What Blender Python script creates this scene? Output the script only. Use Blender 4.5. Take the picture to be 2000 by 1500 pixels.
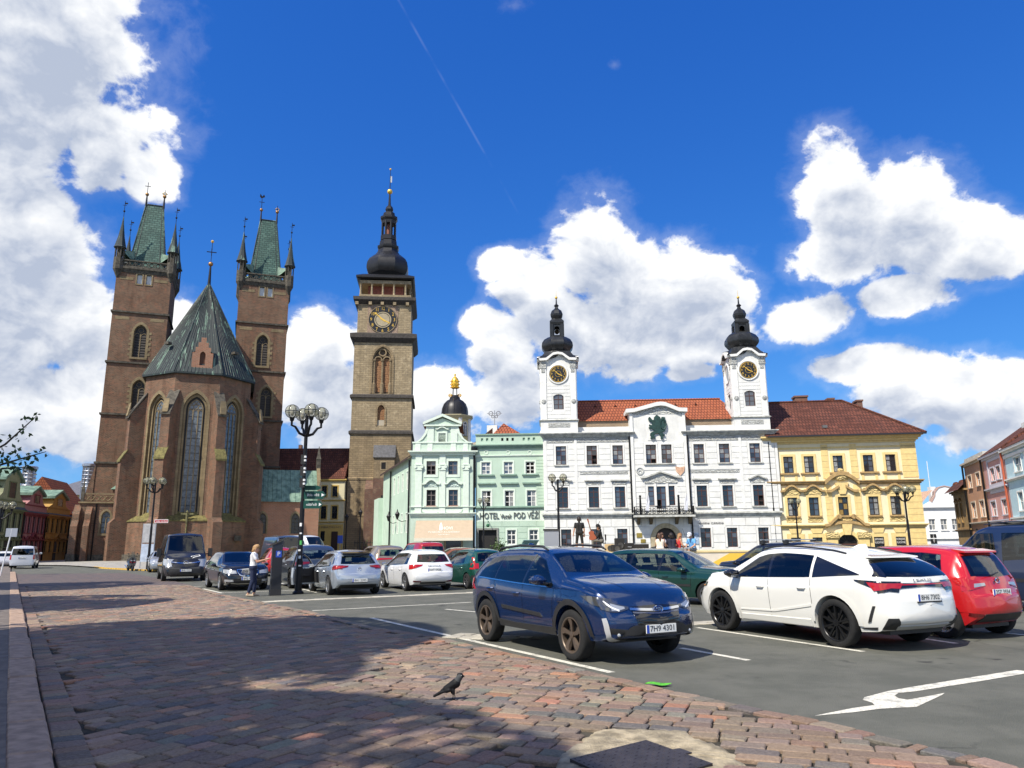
import bpy,bmesh,math,random
from mathutils import Vector,Matrix
from mathutils.bvhtree import BVHTree
import numpy as np
R=math.radians
PI=math.pi
random.seed(7)
for o in list(bpy.data.objects):
 bpy.data.objects.remove(o)
SC=bpy.context.scene
COL=SC.collection
# ------------------------------------------------------------------ camera
FPX,EYE,PITCH,ROLL=1450.0,1.6,math.atan(316/1450.0),R(0.5)
_f=Vector((0,math.cos(PITCH),math.sin(PITCH)))
_u0=Vector((0,-math.sin(PITCH),math.cos(PITCH)))
_r0=Vector((1,0,0))
_r=_r0*math.cos(ROLL)-_u0*math.sin(ROLL)
_u=_u0*math.cos(ROLL)+_r0*math.sin(ROLL)
CAM=Vector((0,0,EYE))
cd=bpy.data.cameras.new('camera')
cam=bpy.data.objects.new('camera',cd)
COL.objects.link(cam)
cd.sensor_width=36.0
cd.lens=FPX/2000*36
cd.clip_start=0.1
cd.clip_end=6000
m=Matrix((_r,_u,-_f)).transposed().to_4x4()
m.translation=CAM
cam.matrix_world=m
SC.camera=cam
def D(px,py):
 return _f+_r*((px-1000)/FPX)+_u*((750-py)/FPX)
def G(px,py,z=0.0):
 d=D(px,py)
 return CAM+d*((z-EYE)/d.z)
def AT(px,py,y):
 d=D(px,py)
 return CAM+d*(y/d.y)
# ------------------------------------------------------------------ sun, sky, exposure
SUN_AZ=Vector((-0.66,-0.75,0)).normalized()
SUN_EL=R(50)
SUN_DIR=Vector((SUN_AZ.x*math.cos(SUN_EL),SUN_AZ.y*math.cos(SUN_EL),math.sin(SUN_EL)))
sl=bpy.data.lights.new('sun','SUN')
sl.energy=4.9
sl.angle=R(0.53)
sl.color=(1.0,0.935,0.82)
so=bpy.data.objects.new('sun',sl)
COL.objects.link(so)
so.rotation_euler=SUN_DIR.to_track_quat('Z','Y').to_euler()
SC.view_settings.view_transform='Standard'
SC.view_settings.look='None'
SC.view_settings.exposure=0.4
SC.view_settings.gamma=1.0
SC.view_settings.use_curve_mapping=False
W=bpy.data.worlds.new('World')
SC.world=W
W.use_nodes=True
wt=W.node_tree
wt.nodes.clear()
class NG:
 def __init__(s,t):s.t=t
 def n(s,typ,**kw):
  nd=s.t.nodes.new(typ)
  for k,v in kw.items():setattr(nd,k,v)
  return nd
 def put(s,sock,v):
  if isinstance(v,bpy.types.NodeSocket):s.t.links.new(v,sock)
  elif v is not None:
   try:sock.default_value=v
   except Exception:sock.default_value=(v,v,v)if not hasattr(v,'__len__')else(*v,1)[:4]
 def math(s,op,a,b=None,c=None,clamp=False):
  nd=s.n('ShaderNodeMath',operation=op,use_clamp=clamp)
  for i,v in enumerate((a,b,c)):
   if v is not None:s.put(nd.inputs[i],v)
  return nd.outputs[0]
 def vec(s,op,a,b=None,c=None,out=0):
  nd=s.n('ShaderNodeVectorMath',operation=op)
  for i,v in enumerate((a,b,c)):
   if v is not None:s.put(nd.inputs[i],v)
  return nd.outputs[out]
 def ramp(s,v,a,b,lo=0.0,hi=1.0,smooth=True):
  nd=s.n('ShaderNodeMapRange',interpolation_type='SMOOTHSTEP' if smooth else 'LINEAR')
  s.put(nd.inputs[0],v)
  for i,x in enumerate((a,b,lo,hi)):nd.inputs[i+1].default_value=x
  return nd.outputs[0]
 def mix(s,f,a,b,blend='MIX'):
  nd=s.n('ShaderNodeMix',data_type='RGBA',blend_type=blend)
  s.put(nd.inputs[0],f)
  for i,v in((6,a),(7,b)):
   s.put(nd.inputs[i],v if isinstance(v,bpy.types.NodeSocket)else(*v,1)[:4])
  return nd.outputs[2]
 def noise(s,vec=None,scale=5.0,detail=4.0,rough=0.5,dist=0.0,dim='3D'):
  nd=s.n('ShaderNodeTexNoise',noise_dimensions=dim)
  if vec is not None:s.put(nd.inputs['Vector'],vec)
  nd.inputs['Scale'].default_value=scale;nd.inputs['Detail'].default_value=detail
  nd.inputs['Roughness'].default_value=rough;nd.inputs['Distortion'].default_value=dist
  return nd.outputs[0]
def build_sky():
 g=NG(wt)
 sky=g.n('ShaderNodeTexSky',sky_type='NISHITA')
 sky.sun_disc=False
 sky.sun_elevation=SUN_EL
 sky.sun_rotation=math.atan2(SUN_DIR.x,SUN_DIR.y)
 sky.altitude=250
 sky.air_density=1.0
 sky.dust_density=0.0
 sky.ozone_density=2.2
 sr=g.n('ShaderNodeSeparateColor');g.put(sr.inputs[0],sky.outputs[0]);cc=g.n('ShaderNodeCombineColor')
 for i,(k,pw)in enumerate(((0.185,1.3),(0.66,0.9),(2.2,0.55))):g.put(cc.inputs[i],g.math('MULTIPLY',g.math('POWER',sr.outputs[i],pw),k))
 skyc=cc.outputs[0]
 tc=g.n('ShaderNodeTexCoord').outputs['Generated']
 sep=g.n('ShaderNodeSeparateXYZ');g.put(sep.inputs[0],tc)
 az=g.math('ARCTAN2',sep.outputs[0],sep.outputs[1])
 el=g.math('ARCSINE',sep.outputs[2])
 cmb=g.n('ShaderNodeCombineXYZ');g.put(cmb.inputs[0],az);g.put(cmb.inputs[1],el)
 p=cmb.outputs[0]
 C=[(40,90,150,165),(140,50,55,70),(195,290,48,66),(20,250,90,60),(290,350,40,34),(50,420,70,60),(30,490,105,80),(160,600,46,42),(20,610,140,66),(50,800,140,58),(170,830,80,45),(330,640,50,40),(630,665,60,48),(620,770,80,60),(690,800,90,70),(850,770,70,45),(800,850,90,40),(985,690,55,55),(940,640,34,26),(980,515,38,22),(1040,560,50,40),(1165,500,62,78),(1230,560,85,62),(1330,560,90,60),(1410,590,60,52),(1180,650,130,60),(1350,660,95,40),(1580,620,62,34),(1010,760,70,50),(1350,725,32,15),(1080,610,60,40),(1635,380,55,74),(1740,420,74,66),(1850,470,62,40),(1940,490,52,36),(1640,505,66,36),(1760,580,56,26),(1690,715,62,28),(1780,745,75,34),(1900,770,95,44),(1970,830,80,40),(1000,10,50,16),(1200,125,14,10)]
 def banks(q0):
  acc=None
  for px,py,a,e in C:
   d=D(px,py).normalized()
   q=g.vec('SUBTRACT',q0,(math.atan2(d.x,d.y),math.asin(d.z),0))
   q=g.vec('MULTIPLY',q,(1000/a,1000/e,0))
   b=g.math('SUBTRACT',1.0,g.vec('LENGTH',q,out=1))
   if py<200 and px>500:b=g.math('MULTIPLY_ADD',b,0.4,-0.42)
   acc=b if acc is None else g.math('SMOOTH_MAX',acc,b,0.10)
  return acc
 acc=banks(p)
 above=banks(g.vec('ADD',p,(-0.012,0.05,0)))
 wide=g.noise(tc,2.6,3,0.5)
 wide=g.ramp(wide,0.36,0.62,-1.2,0.5,False)
 ahead=g.math('MULTIPLY',g.ramp(g.math('ABSOLUTE',az),0.68,0.9,1,0),g.ramp(el,0.85,1.0,1,0))
 w2=g.math('SUBTRACT',wide,g.math('MULTIPLY',ahead,3.0))
 acc=g.math('SMOOTH_MAX',acc,w2,0.2)
 sq=g.vec('MULTIPLY',tc,(1,1,1.25))
 warp=g.n('ShaderNodeTexNoise');g.put(warp.inputs['Vector'],sq);warp.inputs['Scale'].default_value=7;warp.inputs['Detail'].default_value=3
 wv=g.vec('SUBTRACT',warp.outputs['Color'],(0.5,0.5,0.5))
 sq2=g.vec('ADD',sq,g.vec('SCALE',wv,None));sq2 .node.inputs[1].links[0].from_node.inputs['Scale'].default_value=0.05
 def dens(v,det):
  big=g.noise(v,7.0,det,0.60)
  sm=g.math('ABSOLUTE',g.math('SUBTRACT',g.noise(v,15.0,det-1,0.58),0.5))
  return g.math('ADD',g.math('MULTIPLY',g.math('SUBTRACT',big,0.5),2.3),g.math('MULTIPLY',g.math('SUBTRACT',0.10,sm),1.9))
 d0=dens(sq2,7)
 d1=dens(g.vec('ADD',sq2,(-0.010,-0.006,0.018)),5)
 total=g.math('ADD',g.math('MULTIPLY_ADD',acc,1.45,0.0),d0)
 cover=g.ramp(total,0.0,0.36)
 veil=g.math('MULTIPLY',g.ramp(total,-0.5,0.3),0.14)
 cover=g.math('MAXIMUM',cover,veil)
 relief=g.math('SUBTRACT',d0,d1)
 thick=g.math('ADD',above,g.math('MULTIPLY',g.noise(sq2,5.0,4,0.5),0.55))
 under=g.ramp(thick,0.20,0.90,0.0,0.80,False)
 lit=g.math('SUBTRACT',g.math('MULTIPLY_ADD',relief,0.75,0.93),under,clamp=True)
 ccol=g.mix(lit,(3.3,3.75,4.7),(8.0,8.0,7.9))
 col=g.mix(cover,skyc,ccol)
 a,b=D(778,0).normalized(),D(972,345).normalized()
 nrm=a.cross(b).normalized()
 dd=g.math('ABSOLUTE',g.vec('DOT_PRODUCT',tc,tuple(nrm),out=1))
 trail=g.math('MULTIPLY',g.ramp(dd,0.0003,0.0022,0.045,0.0),g.ramp(g.noise(tc,30,3),0.3,0.65))
 mid=(a+b).normalized()
 trail=g.math('MULTIPLY',trail,g.ramp(g.vec('DOT_PRODUCT',tc,tuple(mid),out=1),0.984,0.994))
 col=g.mix(trail,col,(9,9.5,10.5))
 bg=g.n('ShaderNodeBackground');g.put(bg.inputs[0],col);bg.inputs[1].default_value=0.112
 out=g.n('ShaderNodeOutputWorld');g.t.links.new(bg.outputs[0],out.inputs[0])
build_sky()
SC.render.engine='CYCLES'
W.cycles.sampling_method='MANUAL'
W.cycles.sample_map_resolution=512
SC.cycles.max_bounces=6
SC.cycles.diffuse_bounces=2
SC.cycles.glossy_bounces=3
SC.cycles.transparent_max_bounces=8
# ------------------------------------------------------------------ materials
MATS={}
def lin(c):
 return tuple(((x/255)/12.92 if x<=10 else(((x/255)+0.055)/1.055)**2.4)for x in c)
def mat(name,col,rough=0.7,metal=0.0,var=0.0,vscale=3.0,bump=0.0,bscale=40.0,spec=0.5,coat=0.0,alpha=None,streak=0.0,emit=0.0):
 if name in MATS:return MATS[name]
 M=bpy.data.materials.new(name);M.use_nodes=True;MATS[name]=M
 t=M.node_tree;g=NG(t);b=t.nodes['Principled BSDF']
 b.inputs['Roughness'].default_value=rough;b.inputs['Metallic'].default_value=metal
 b.inputs['Specular IOR Level'].default_value=spec
 if coat:b.inputs['Coat Weight'].default_value=coat;b.inputs['Coat Roughness'].default_value=0.03
 c=(*col,1);b.inputs['Base Color'].default_value=c
 if emit:b.inputs['Emission Color'].default_value=c;b.inputs['Emission Strength'].default_value=emit
 pos=None
 if var or bump or streak:
  pos=g.n('ShaderNodeNewGeometry').outputs['Position']
 out=None
 if var:
  n1=g.noise(pos,vscale,6,0.6)
  lo=tuple(x*(1-var)for x in col);hi=tuple(min(1,x*(1+var*0.8))for x in col)
  out=g.mix(g.ramp(n1,0.3,0.7),lo,hi)
 if streak:
  sv=g.vec('MULTIPLY',pos,(2.2,2.2,0.12))
  n2=g.noise(sv,1.6,5,0.6)
  out=g.mix(g.math('MULTIPLY',g.ramp(n2,0.5,0.78),streak),out if out else col,tuple(x*0.45 for x in col))
 if out:g.put(b.inputs['Base Color'],out)
 if bump:
  bn=g.n('ShaderNodeBump');bn.inputs['Strength'].default_value=bump;bn.inputs['Distance'].default_value=0.02
  g.put(bn.inputs['Height'],g.noise(pos,bscale,5,0.6));g.put(b.inputs['Normal'],bn.outputs[0])
 return M
def wall_uv(g):
 ge=g.n('ShaderNodeNewGeometry')
 tan=g.vec('NORMALIZE',g.vec('CROSS_PRODUCT',(0,0,1),ge.outputs['True Normal']))
 u=g.vec('DOT_PRODUCT',ge.outputs['Position'],tan,out=1)
 s=g.n('ShaderNodeSeparateXYZ');g.put(s.inputs[0],ge.outputs['Position'])
 c=g.n('ShaderNodeCombineXYZ');g.put(c.inputs[0],u);g.put(c.inputs[1],s.outputs[2])
 return c.outputs[0],ge.outputs['Position'],s.outputs[2]
def brickmat(name,a,b2,mortar,bw,bh,ms=0.02,var=0.35,patch=None,bump=0.5,rough=0.9,dirt=0.0,squash=1.0):
 if name in MATS:return MATS[name]
 M=bpy.data.materials.new(name);M.use_nodes=True;MATS[name]=M
 t=M.node_tree;g=NG(t);b=t.nodes['Principled BSDF'];b.inputs['Roughness'].default_value=rough
 b.inputs['Specular IOR Level'].default_value=0.25
 uv,pos,z=wall_uv(g)
 n0=g.noise(pos,1.3,4,0.6)
 br=g.n('ShaderNodeTexBrick');g.put(br.inputs['Vector'],uv)
 br.inputs['Color1'].default_value=(*a,1);br.inputs['Color2'].default_value=(*b2,1);br.inputs['Mortar'].default_value=(*mortar,1)
 br.inputs['Scale'].default_value=1;br.inputs['Brick Width'].default_value=bw;br.inputs['Row Height'].default_value=bh
 br.inputs['Mortar Size'].default_value=ms;br.inputs['Mortar Smooth'].default_value=0.3;br.inputs['Bias'].default_value=0.0
 br.squash=squash
 col=br.outputs[0]
 nn=g.noise(pos,0.55,7,0.62)
 col=g.mix(g.math('MULTIPLY',g.ramp(nn,0.36,0.62),var),col,tuple(x*0.42 for x in a))
 if patch:col=g.mix(g.math('MULTIPLY',g.ramp(n0,0.54,0.68),0.55),col,patch)
 if dirt:
  sv=g.vec('MULTIPLY',pos,(0.9,0.9,0.1));col=g.mix(g.math('MULTIPLY',g.ramp(g.noise(sv,1.2,6,0.65),0.48,0.75),dirt),col,tuple(x*0.25 for x in a))
 g.put(b.inputs['Base Color'],col)
 bn=g.n('ShaderNodeBump');bn.inputs['Strength'].default_value=bump;bn.inputs['Distance'].default_value=0.03
 h=g.math('ADD',g.math('MULTIPLY',br.outputs[1],-1.0),g.math('MULTIPLY',g.noise(pos,18,4),0.5))
 g.put(bn.inputs['Height'],h);g.put(b.inputs['Normal'],bn.outputs[0])
 return M
# ------------------------------------------------------------------ objects
def link(name,data,parent=None,loc=None,rz=0):
 o=bpy.data.objects.new(name,data)
 COL.objects.link(o)
 if parent:o.parent=parent
 if loc is not None:o.location=loc
 if rz:o.rotation_euler=(0,0,rz)
 return o
def tag(o,label=None,cat=None,group=None,kind=None):
 if label:o['label']=label
 if cat:o['category']=cat
 if group:o['group']=group
 if kind:o['kind']=kind
 return o
def thing(name,label,cat,loc=(0,0,0),rz=0,group=None):
 o=link(name,None,None,loc,rz);o.empty_display_size=0.3
 return tag(o,label,cat,group)
def copy_tree(o,parent=None):
 c=o.copy();COL.objects.link(c);c.parent=parent
 for ch in list(o.children):copy_tree(ch,c)
 return c
_unit={}
def unit(matl):
 k=matl.name
 if k not in _unit:
  v=[(x,y,z)for x in(-.5,.5)for y in(-.5,.5)for z in(-.5,.5)]
  f=[(0,1,3,2),(4,6,7,5),(0,4,5,1),(2,3,7,6),(0,2,6,4),(1,5,7,3)]
  me=bpy.data.meshes.new('block');me.from_pydata(v,[],f);me.materials.append(matl);_unit[k]=me
 return _unit[k]
def box(name,matl,parent,u0,u1,v0,v1,z0,z1,rz=0):
 o=link(name,unit(matl),parent,((u0+u1)/2,(v0+v1)/2,(z0+z1)/2),rz)
 o.scale=(max(abs(u1-u0),1e-4),max(abs(v1-v0),1e-4),max(abs(z1-z0),1e-4))
 return o
class MB:
 def __init__(s):s.v=[];s.f=[];s.mi=[];s.cur=0
 def add(s,vs,fs):
  k=len(s.v);s.v+=[tuple(p)for p in vs]
  for f in fs:s.f.append(tuple(i+k for i in f));s.mi.append(s.cur)
  return s
 def box(s,x0,x1,y0,y1,z0,z1,M=None):
  v=[Vector((x,y,z))for x in(x0,x1)for y in(y0,y1)for z in(z0,z1)]
  if M:v=[M@p for p in v]
  return s.add(v,[(0,1,3,2),(4,6,7,5),(0,4,5,1),(2,3,7,6),(0,2,6,4),(1,5,7,3)])
 def prism(s,poly,v0,v1,M=None):
  n=len(poly)
  v=[Vector((p[0],v0,p[1]))for p in poly]+[Vector((p[0],v1,p[1]))for p in poly]
  if M:v=[M@p for p in v]
  f=[tuple(range(n)),tuple(range(2*n-1,n-1,-1))]
  f+=[(i,i+n,(i+1)%n+n,(i+1)%n)for i in range(n)]
  return s.add(v,f)
 def plan(s,poly,z0,z1):
  n=len(poly)
  v=[(p[0],p[1],z0)for p in poly]+[(p[0],p[1],z1)for p in poly]
  f=[tuple(range(n-1,-1,-1)),tuple(range(n,2*n))]+[(i,(i+1)%n,(i+1)%n+n,i+n)for i in range(n)]
  return s.add(v,f)
 def loft(s,rings,cap=True,close=True):
  n=len(rings[0]);vs=[p for r in rings for p in r];fs=[]
  for k in range(len(rings)-1):
   for i in range(n if close else n-1):
    a=k*n+i;b=k*n+(i+1)%n
    fs.append((a,b,b+n,a+n))
  if cap:fs+=[tuple(range(n-1,-1,-1)),tuple(range((len(rings)-1)*n,len(rings)*n))]
  return s.add(vs,fs)
 def lathe(s,prof,n=16,c=(0,0),ph=0.0,sx=1.0,sy=1.0,cap=True):
  rings=[[(c[0]+r*sx*math.cos(ph+2*PI*i/n),c[1]+r*sy*math.sin(ph+2*PI*i/n),z)for i in range(n)]for r,z in prof]
  return s.loft(rings,cap)
 def tube(s,pts,rad,n=8,cap=True):
  pts=[Vector(p)for p in pts]
  rad=rad if hasattr(rad,'__len__')else[rad]*len(pts)
  rings=[];side=None
  for i,p in enumerate(pts):
   d=(pts[min(i+1,len(pts)-1)]-pts[max(i-1,0)]).normalized()
   if side is None:
    side=d.cross(Vector((0,0,1)))
    if side.length<0.05:side=d.cross(Vector((1,0,0)))
   side=(side-d*side.dot(d)).normalized();up=side.cross(d)
   rings.append([p+(side*math.cos(2*PI*k/n)+up*math.sin(2*PI*k/n))*rad[i]for k in range(n)])
  return s.loft(rings,cap)
 def ball(s,c,r,n=12,m=8,sc=(1,1,1)):
  prof=[(math.sin(PI*i/m),-math.cos(PI*i/m))for i in range(m+1)]
  rings=[[(c[0]+r*sc[0]*max(q,1e-3)*math.cos(2*PI*i/n),c[1]+r*sc[1]*max(q,1e-3)*math.sin(2*PI*i/n),c[2]+r*sc[2]*z)for i in range(n)]for q,z in prof]
  return s.loft(rings)
 def torus(s,c,r,t,n=16,m=6,M=None):
  vs=[];fs=[]
  for i in range(n):
   a=2*PI*i/n
   for j in range(m):
    b=2*PI*j/m
    p=Vector(((r+t*math.cos(b))*math.cos(a),(r+t*math.cos(b))*math.sin(a),t*math.sin(b)))
    if M:p=M@p
    vs.append(p+Vector(c))
  for i in range(n):
   for j in range(m):
    fs.append((i*m+j,(i+1)%n*m+j,(i+1)%n*m+(j+1)%m,i*m+(j+1)%m))
  return s.add(vs,fs)
 def mesh(s,mats,smooth=False,ang=40,name='mesh'):
  me=bpy.data.meshes.new(name);me.from_pydata(s.v,[],s.f)
  for mm in(mats if isinstance(mats,(list,tuple))else[mats]):me.materials.append(mm)
  if any(s.mi):me.polygons.foreach_set('material_index',s.mi)
  bm=bmesh.new();bm.from_mesh(me)
  bmesh.ops.recalc_face_normals(bm,faces=bm.faces);bm.to_mesh(me);bm.free()
  if smooth:
   me.polygons.foreach_set('use_smooth',[True]*len(me.polygons))
   me.set_sharp_from_angle(angle=R(ang))
  me.update();return me
 def build(s,name,mats,parent=None,loc=None,rz=0,smooth=False,ang=40):
  return link(name,s.mesh(mats,smooth,ang,name),parent,loc,rz)
AUX=bpy.data.scenes.new('drafting');AUXL=AUX.view_layers[0]
def evaluated(o):
 AUX.collection.objects.link(o)
 with bpy.context.temp_override(scene=AUX,view_layer=AUXL):
  dg=bpy.context.evaluated_depsgraph_get();dg.update();me=bpy.data.meshes.new_from_object(o.evaluated_get(dg))
 bpy.data.objects.remove(o);return me
def text_mesh(txt,size,matl,depth=0.004,align='CENTER',spacing=1.0):
 cu=bpy.data.curves.new('lettering','FONT');cu.body=txt;cu.size=size;cu.extrude=depth;cu.align_x=align;cu.align_y='CENTER';cu.space_character=spacing
 cu.resolution_u=2
 o=bpy.data.objects.new('lettering',cu);me=evaluated(o)
 bpy.data.curves.remove(cu)
 me.materials.clear();me.materials.append(matl)
 return me
def put_text(name,txt,size,matl,parent,M,depth=0.004,wid=None,spacing=1.0):
 me=text_mesh(txt,size,matl,depth,spacing=spacing)
 o=link(name,me,parent)
 if wid:
  xs=[v.co.x for v in me.vertices];k=wid/max(1e-6,max(xs)-min(xs));M=M@Matrix.Diagonal((k,1,1,1))
 o.matrix_local=M
 return o
FRONT=Matrix(((1,0,0,0),(0,0,-1,0),(0,1,0,0),(0,0,0,1)))
def front_at(u,v,z):return Matrix.Translation((u,v,z))@FRONT
# ------------------------------------------------------------------ facades: local u along the wall, v inwards, z up
class Wall:
 def __init__(s,root):
  s.root=root
  rz=root.rotation_euler.z
  s.o=Vector(root.location);s.du=Vector((math.cos(rz),math.sin(rz),0));s.dv=Vector((-math.sin(rz),math.cos(rz),0))
 def uz(s,px,py,v=0.0):
  d=D(px,py);o=s.o+s.dv*v
  t=(o-CAM).dot(s.dv)/d.dot(s.dv);p=CAM+d*t
  return(p-s.o).dot(s.du),p.z-s.o.z
 def u(s,px,py,v=0.0):return s.uz(px,py,v)[0]
 def z(s,px,py,v=0.0):return s.uz(px,py,v)[1]
 def rect(s,x0,y0,x1,y1,v=0.0):
  xm,ym=(x0+x1)/2,(y0+y1)/2
  return s.u(x0,ym,v),s.u(x1,ym,v),s.z(xm,y1,v),s.z(xm,y0,v)
 def row(s,boxes,v=0.0):
  r=[s.rect(*b,v)for b in boxes];n=len(r)
  z0=sum(q[2]for q in r)/n;z1=sum(q[3]for q in r)/n;w=sum(q[1]-q[0]for q in r)/n
  return[((q[0]+q[1])/2-w/2,(q[0]+q[1])/2+w/2,z0,z1)for q in r]
def wall_mesh(parent,name,matl,u0,u1,z0,z1,holes,v=0.0,depth=0.3):
 us=sorted({u0,u1,*[h[0]for h in holes],*[h[1]for h in holes]});zs=sorted({z0,z1,*[h[2]for h in holes],*[h[3]for h in holes]})
 us=[x for x in us if u0-1e-6<=x<=u1+1e-6];zs=[x for x in zs if z0-1e-6<=x<=z1+1e-6]
 b=MB()
 for i in range(len(us)-1):
  for j in range(len(zs)-1):
   cu,cz=(us[i]+us[i+1])/2,(zs[j]+zs[j+1])/2
   if any(h[0]<cu<h[1]and h[2]<cz<h[3]for h in holes):continue
   b.add([(us[i],v,zs[j]),(us[i+1],v,zs[j]),(us[i+1],v,zs[j+1]),(us[i],v,zs[j+1])],[(0,1,2,3)])
 for h in holes:
  a,c,d,e=h[:4]
  b.add([(a,v,d),(c,v,d),(c,v,e),(a,v,e),(a,v+depth,d),(c,v+depth,d),(c,v+depth,e),(a,v+depth,e)],[(0,4,5,1),(1,5,6,2),(2,6,7,3),(3,7,4,0)])
 me=bpy.data.meshes.new(name);me.from_pydata(b.v,[],b.f);me.materials.append(matl)
 return link(name,me,parent)
_win={}
def window(parent,rect,fm,gm,cols=2,rows=3,v=0.14,bar=0.07,thin=0.04,name='window',openings=(),tops=0.36,gms=None):
 a,c,d,e=rect;w,h=c-a,e-d
 key=(round(w,2),round(h,2),cols,rows,fm.name,bar,thin,round(v,2))
 if key not in _win:
  b=MB()
  b.box(-w/2,-w/2+bar,0,.08,0,h);b.box(w/2-bar,w/2,0,.08,0,h)
  b.box(-w/2+bar,w/2-bar,0,.08,0,bar);b.box(-w/2+bar,w/2-bar,0,.08,h-bar,h)
  for i in range(1,cols):x=-w/2+w*i/cols;b.box(x-bar*.5,x+bar*.5,.004,.075,bar,h-bar)
  for j in range(1,rows):
   zz=h*j/rows;t=bar*.55 if j==rows-1 else thin*.5
   for i in range(cols):b.box(-w/2+w*i/cols+bar*(.5 if i else 1),-w/2+w*(i+1)/cols-bar*(.5 if i<cols-1 else 1),.008,.07,zz-t,zz+t)
  _win[key]=b.mesh(fm,name='window_frame')
 o=link(name,_win[key],parent,((a+c)/2,v,d))
 for i in range(cols):
  for j in range(rows):
   if(i,j)in openings:continue
   gg=gms[(i*7+j*3+int(a*10))%len(gms)]if gms else gm
   box('pane',gg,o,-w/2+w*i/cols+.02,-w/2+w*(i+1)/cols-.02,.035,.05,h*j/rows+.02,h*(j+1)/rows-.02)
 return o
def backing(parent,u0,u1,z0,z1,v,matl,name='interior_shade'):
 return box(name,matl,parent,u0,u1,v,v+.05,z0,z1)
def arch_pts(u0,u1,zs,n=10,pointed=0.0):
 w=(u1-u0)/2;c=(u0+u1)/2
 if not pointed:return[(c+w*math.cos(PI*i/n),zs+w*math.sin(PI*i/n))for i in range(n+1)]
 rr=w*(1+pointed);pts=[]
 a1=math.acos((rr-w)/rr)
 right=[(c-(rr-w)+rr*math.cos(a1*i/n),zs+rr*math.sin(a1*i/n))for i in range(n+1)]
 left=[(2*c-x,z)for x,z in reversed(right[:-1])]
 return right+left
def ring_between(b,outer,inner,v0,v1):
 n=len(outer)
 vs=[(p[0],v0,p[1])for p in outer]+[(p[0],v0,p[1])for p in inner]+[(p[0],v1,p[1])for p in outer]+[(p[0],v1,p[1])for p in inner]
 fs=[]
 for i in range(n-1):
  fs+=[(i,i+1,n+i+1,n+i),(2*n+i,3*n+i,3*n+i+1,2*n+i+1),(i,2*n+i,2*n+i+1,i+1),(n+i,n+i+1,3*n+i+1,3*n+i)]
 fs+=[(0,n,3*n,2*n),(n-1,3*n-1,4*n-1,2*n-1)]
 b.add(vs,fs)
# ------------------------------------------------------------------ ground
def inpoly(x,y,P):
 c=False;n=len(P)
 for i in range(n):
  x1,y1=P[i][:2];x2,y2=P[i-1][:2]
  if(y1>y)!=(y2>y)and x<(x2-x1)*(y-y1)/(y2-y1)+x1:c=not c
 return c
def asphalt_mat():
 M=bpy.data.materials.new('asphalt');M.use_nodes=True;MATS['asphalt']=M
 t=M.node_tree;g=NG(t);b=t.nodes['Principled BSDF'];b.inputs['Roughness'].default_value=0.88;b.inputs['Specular IOR Level'].default_value=0.3
 pos=g.n('ShaderNodeNewGeometry').outputs['Position']
 fine=g.noise(pos,90,3,0.7)
 vo=g.n('ShaderNodeTexVoronoi');g.put(vo.inputs['Vector'],pos);vo.inputs['Scale'].default_value=110
 big=g.noise(pos,0.35,6,0.6)
 mid=g.noise(g.vec('MULTIPLY',pos,(1,0.5,1)),2.6,6,0.65)
 c=g.mix(g.ramp(fine,0.3,0.7),(0.052,0.054,0.044),(0.138,0.140,0.116))
 c=g.mix(g.math('MULTIPLY',g.ramp(vo.outputs[0],0.05,0.28,1,0),0.5),c,(0.20,0.195,0.17))
 c=g.mix(g.math('MULTIPLY',g.ramp(big,0.42,0.66),0.5),c,(0.105,0.107,0.088))
 c=g.mix(g.math('MULTIPLY',g.ramp(mid,0.56,0.72),0.45),c,(0.045,0.046,0.039))
 ck=g.n('ShaderNodeTexVoronoi',feature='DISTANCE_TO_EDGE');ck.inputs['Scale'].default_value=0.42
 wob=g.n('ShaderNodeTexNoise');g.put(wob.inputs['Vector'],pos);wob.inputs['Scale'].default_value=1.6;wob.inputs['Detail'].default_value=4
 g.put(ck.inputs['Vector'],g.vec('ADD',pos,g.vec('MULTIPLY',wob.outputs['Color'],(0.9,0.9,0.0))))
 crack=g.math('MULTIPLY',g.ramp(ck.outputs[0],0.003,0.012,1,0),g.ramp(g.noise(pos,0.18,2,.5),0.5,0.6))
 c=g.mix(g.math('MULTIPLY',crack,0.6),c,(0.03,0.03,0.028))
 c=g.mix(g.math('MULTIPLY',g.ramp(g.noise(pos,0.9,5,0.7),0.36,0.62),0.5),c,(0.16,0.158,0.132))
 spots=g.ramp(g.noise(pos,1.15,3,0.5),0.66,0.72)
 c=g.mix(g.math('MULTIPLY',spots,0.75),c,(0.025,0.025,0.024))
 g.put(b.inputs['Base Color'],c)
 bn=g.n('ShaderNodeBump');bn.inputs['Strength'].default_value=0.6;bn.inputs['Distance'].default_value=0.01
 g.put(bn.inputs['Height'],g.math('ADD',fine,vo.outputs[0]));g.put(b.inputs['Normal'],bn.outputs[0])
 return M
ASPH=asphalt_mat()
def sheet(name,poly,z,matl,parent=None):
 me=bpy.data.meshes.new(name);me.from_pydata([(p[0],p[1],z)for p in poly],[],[tuple(range(len(poly)))]);me.materials.append(matl)
 o=link(name,me,parent)
 bm=bmesh.new();bm.from_mesh(me)
 bmesh.ops.triangulate(bm,faces=bm.faces);bmesh.ops.recalc_face_normals(bm,faces=bm.faces)
 for f in bm.faces:
  if f.normal.z<0:f.normal_flip()
 bm.to_mesh(me);bm.free()
 return o
ground=sheet('ground',[(-1500,-400),(1500,-400),(1500,2500),(-1500,2500)],0.0,ASPH);tag(ground,kind='structure')
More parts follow.
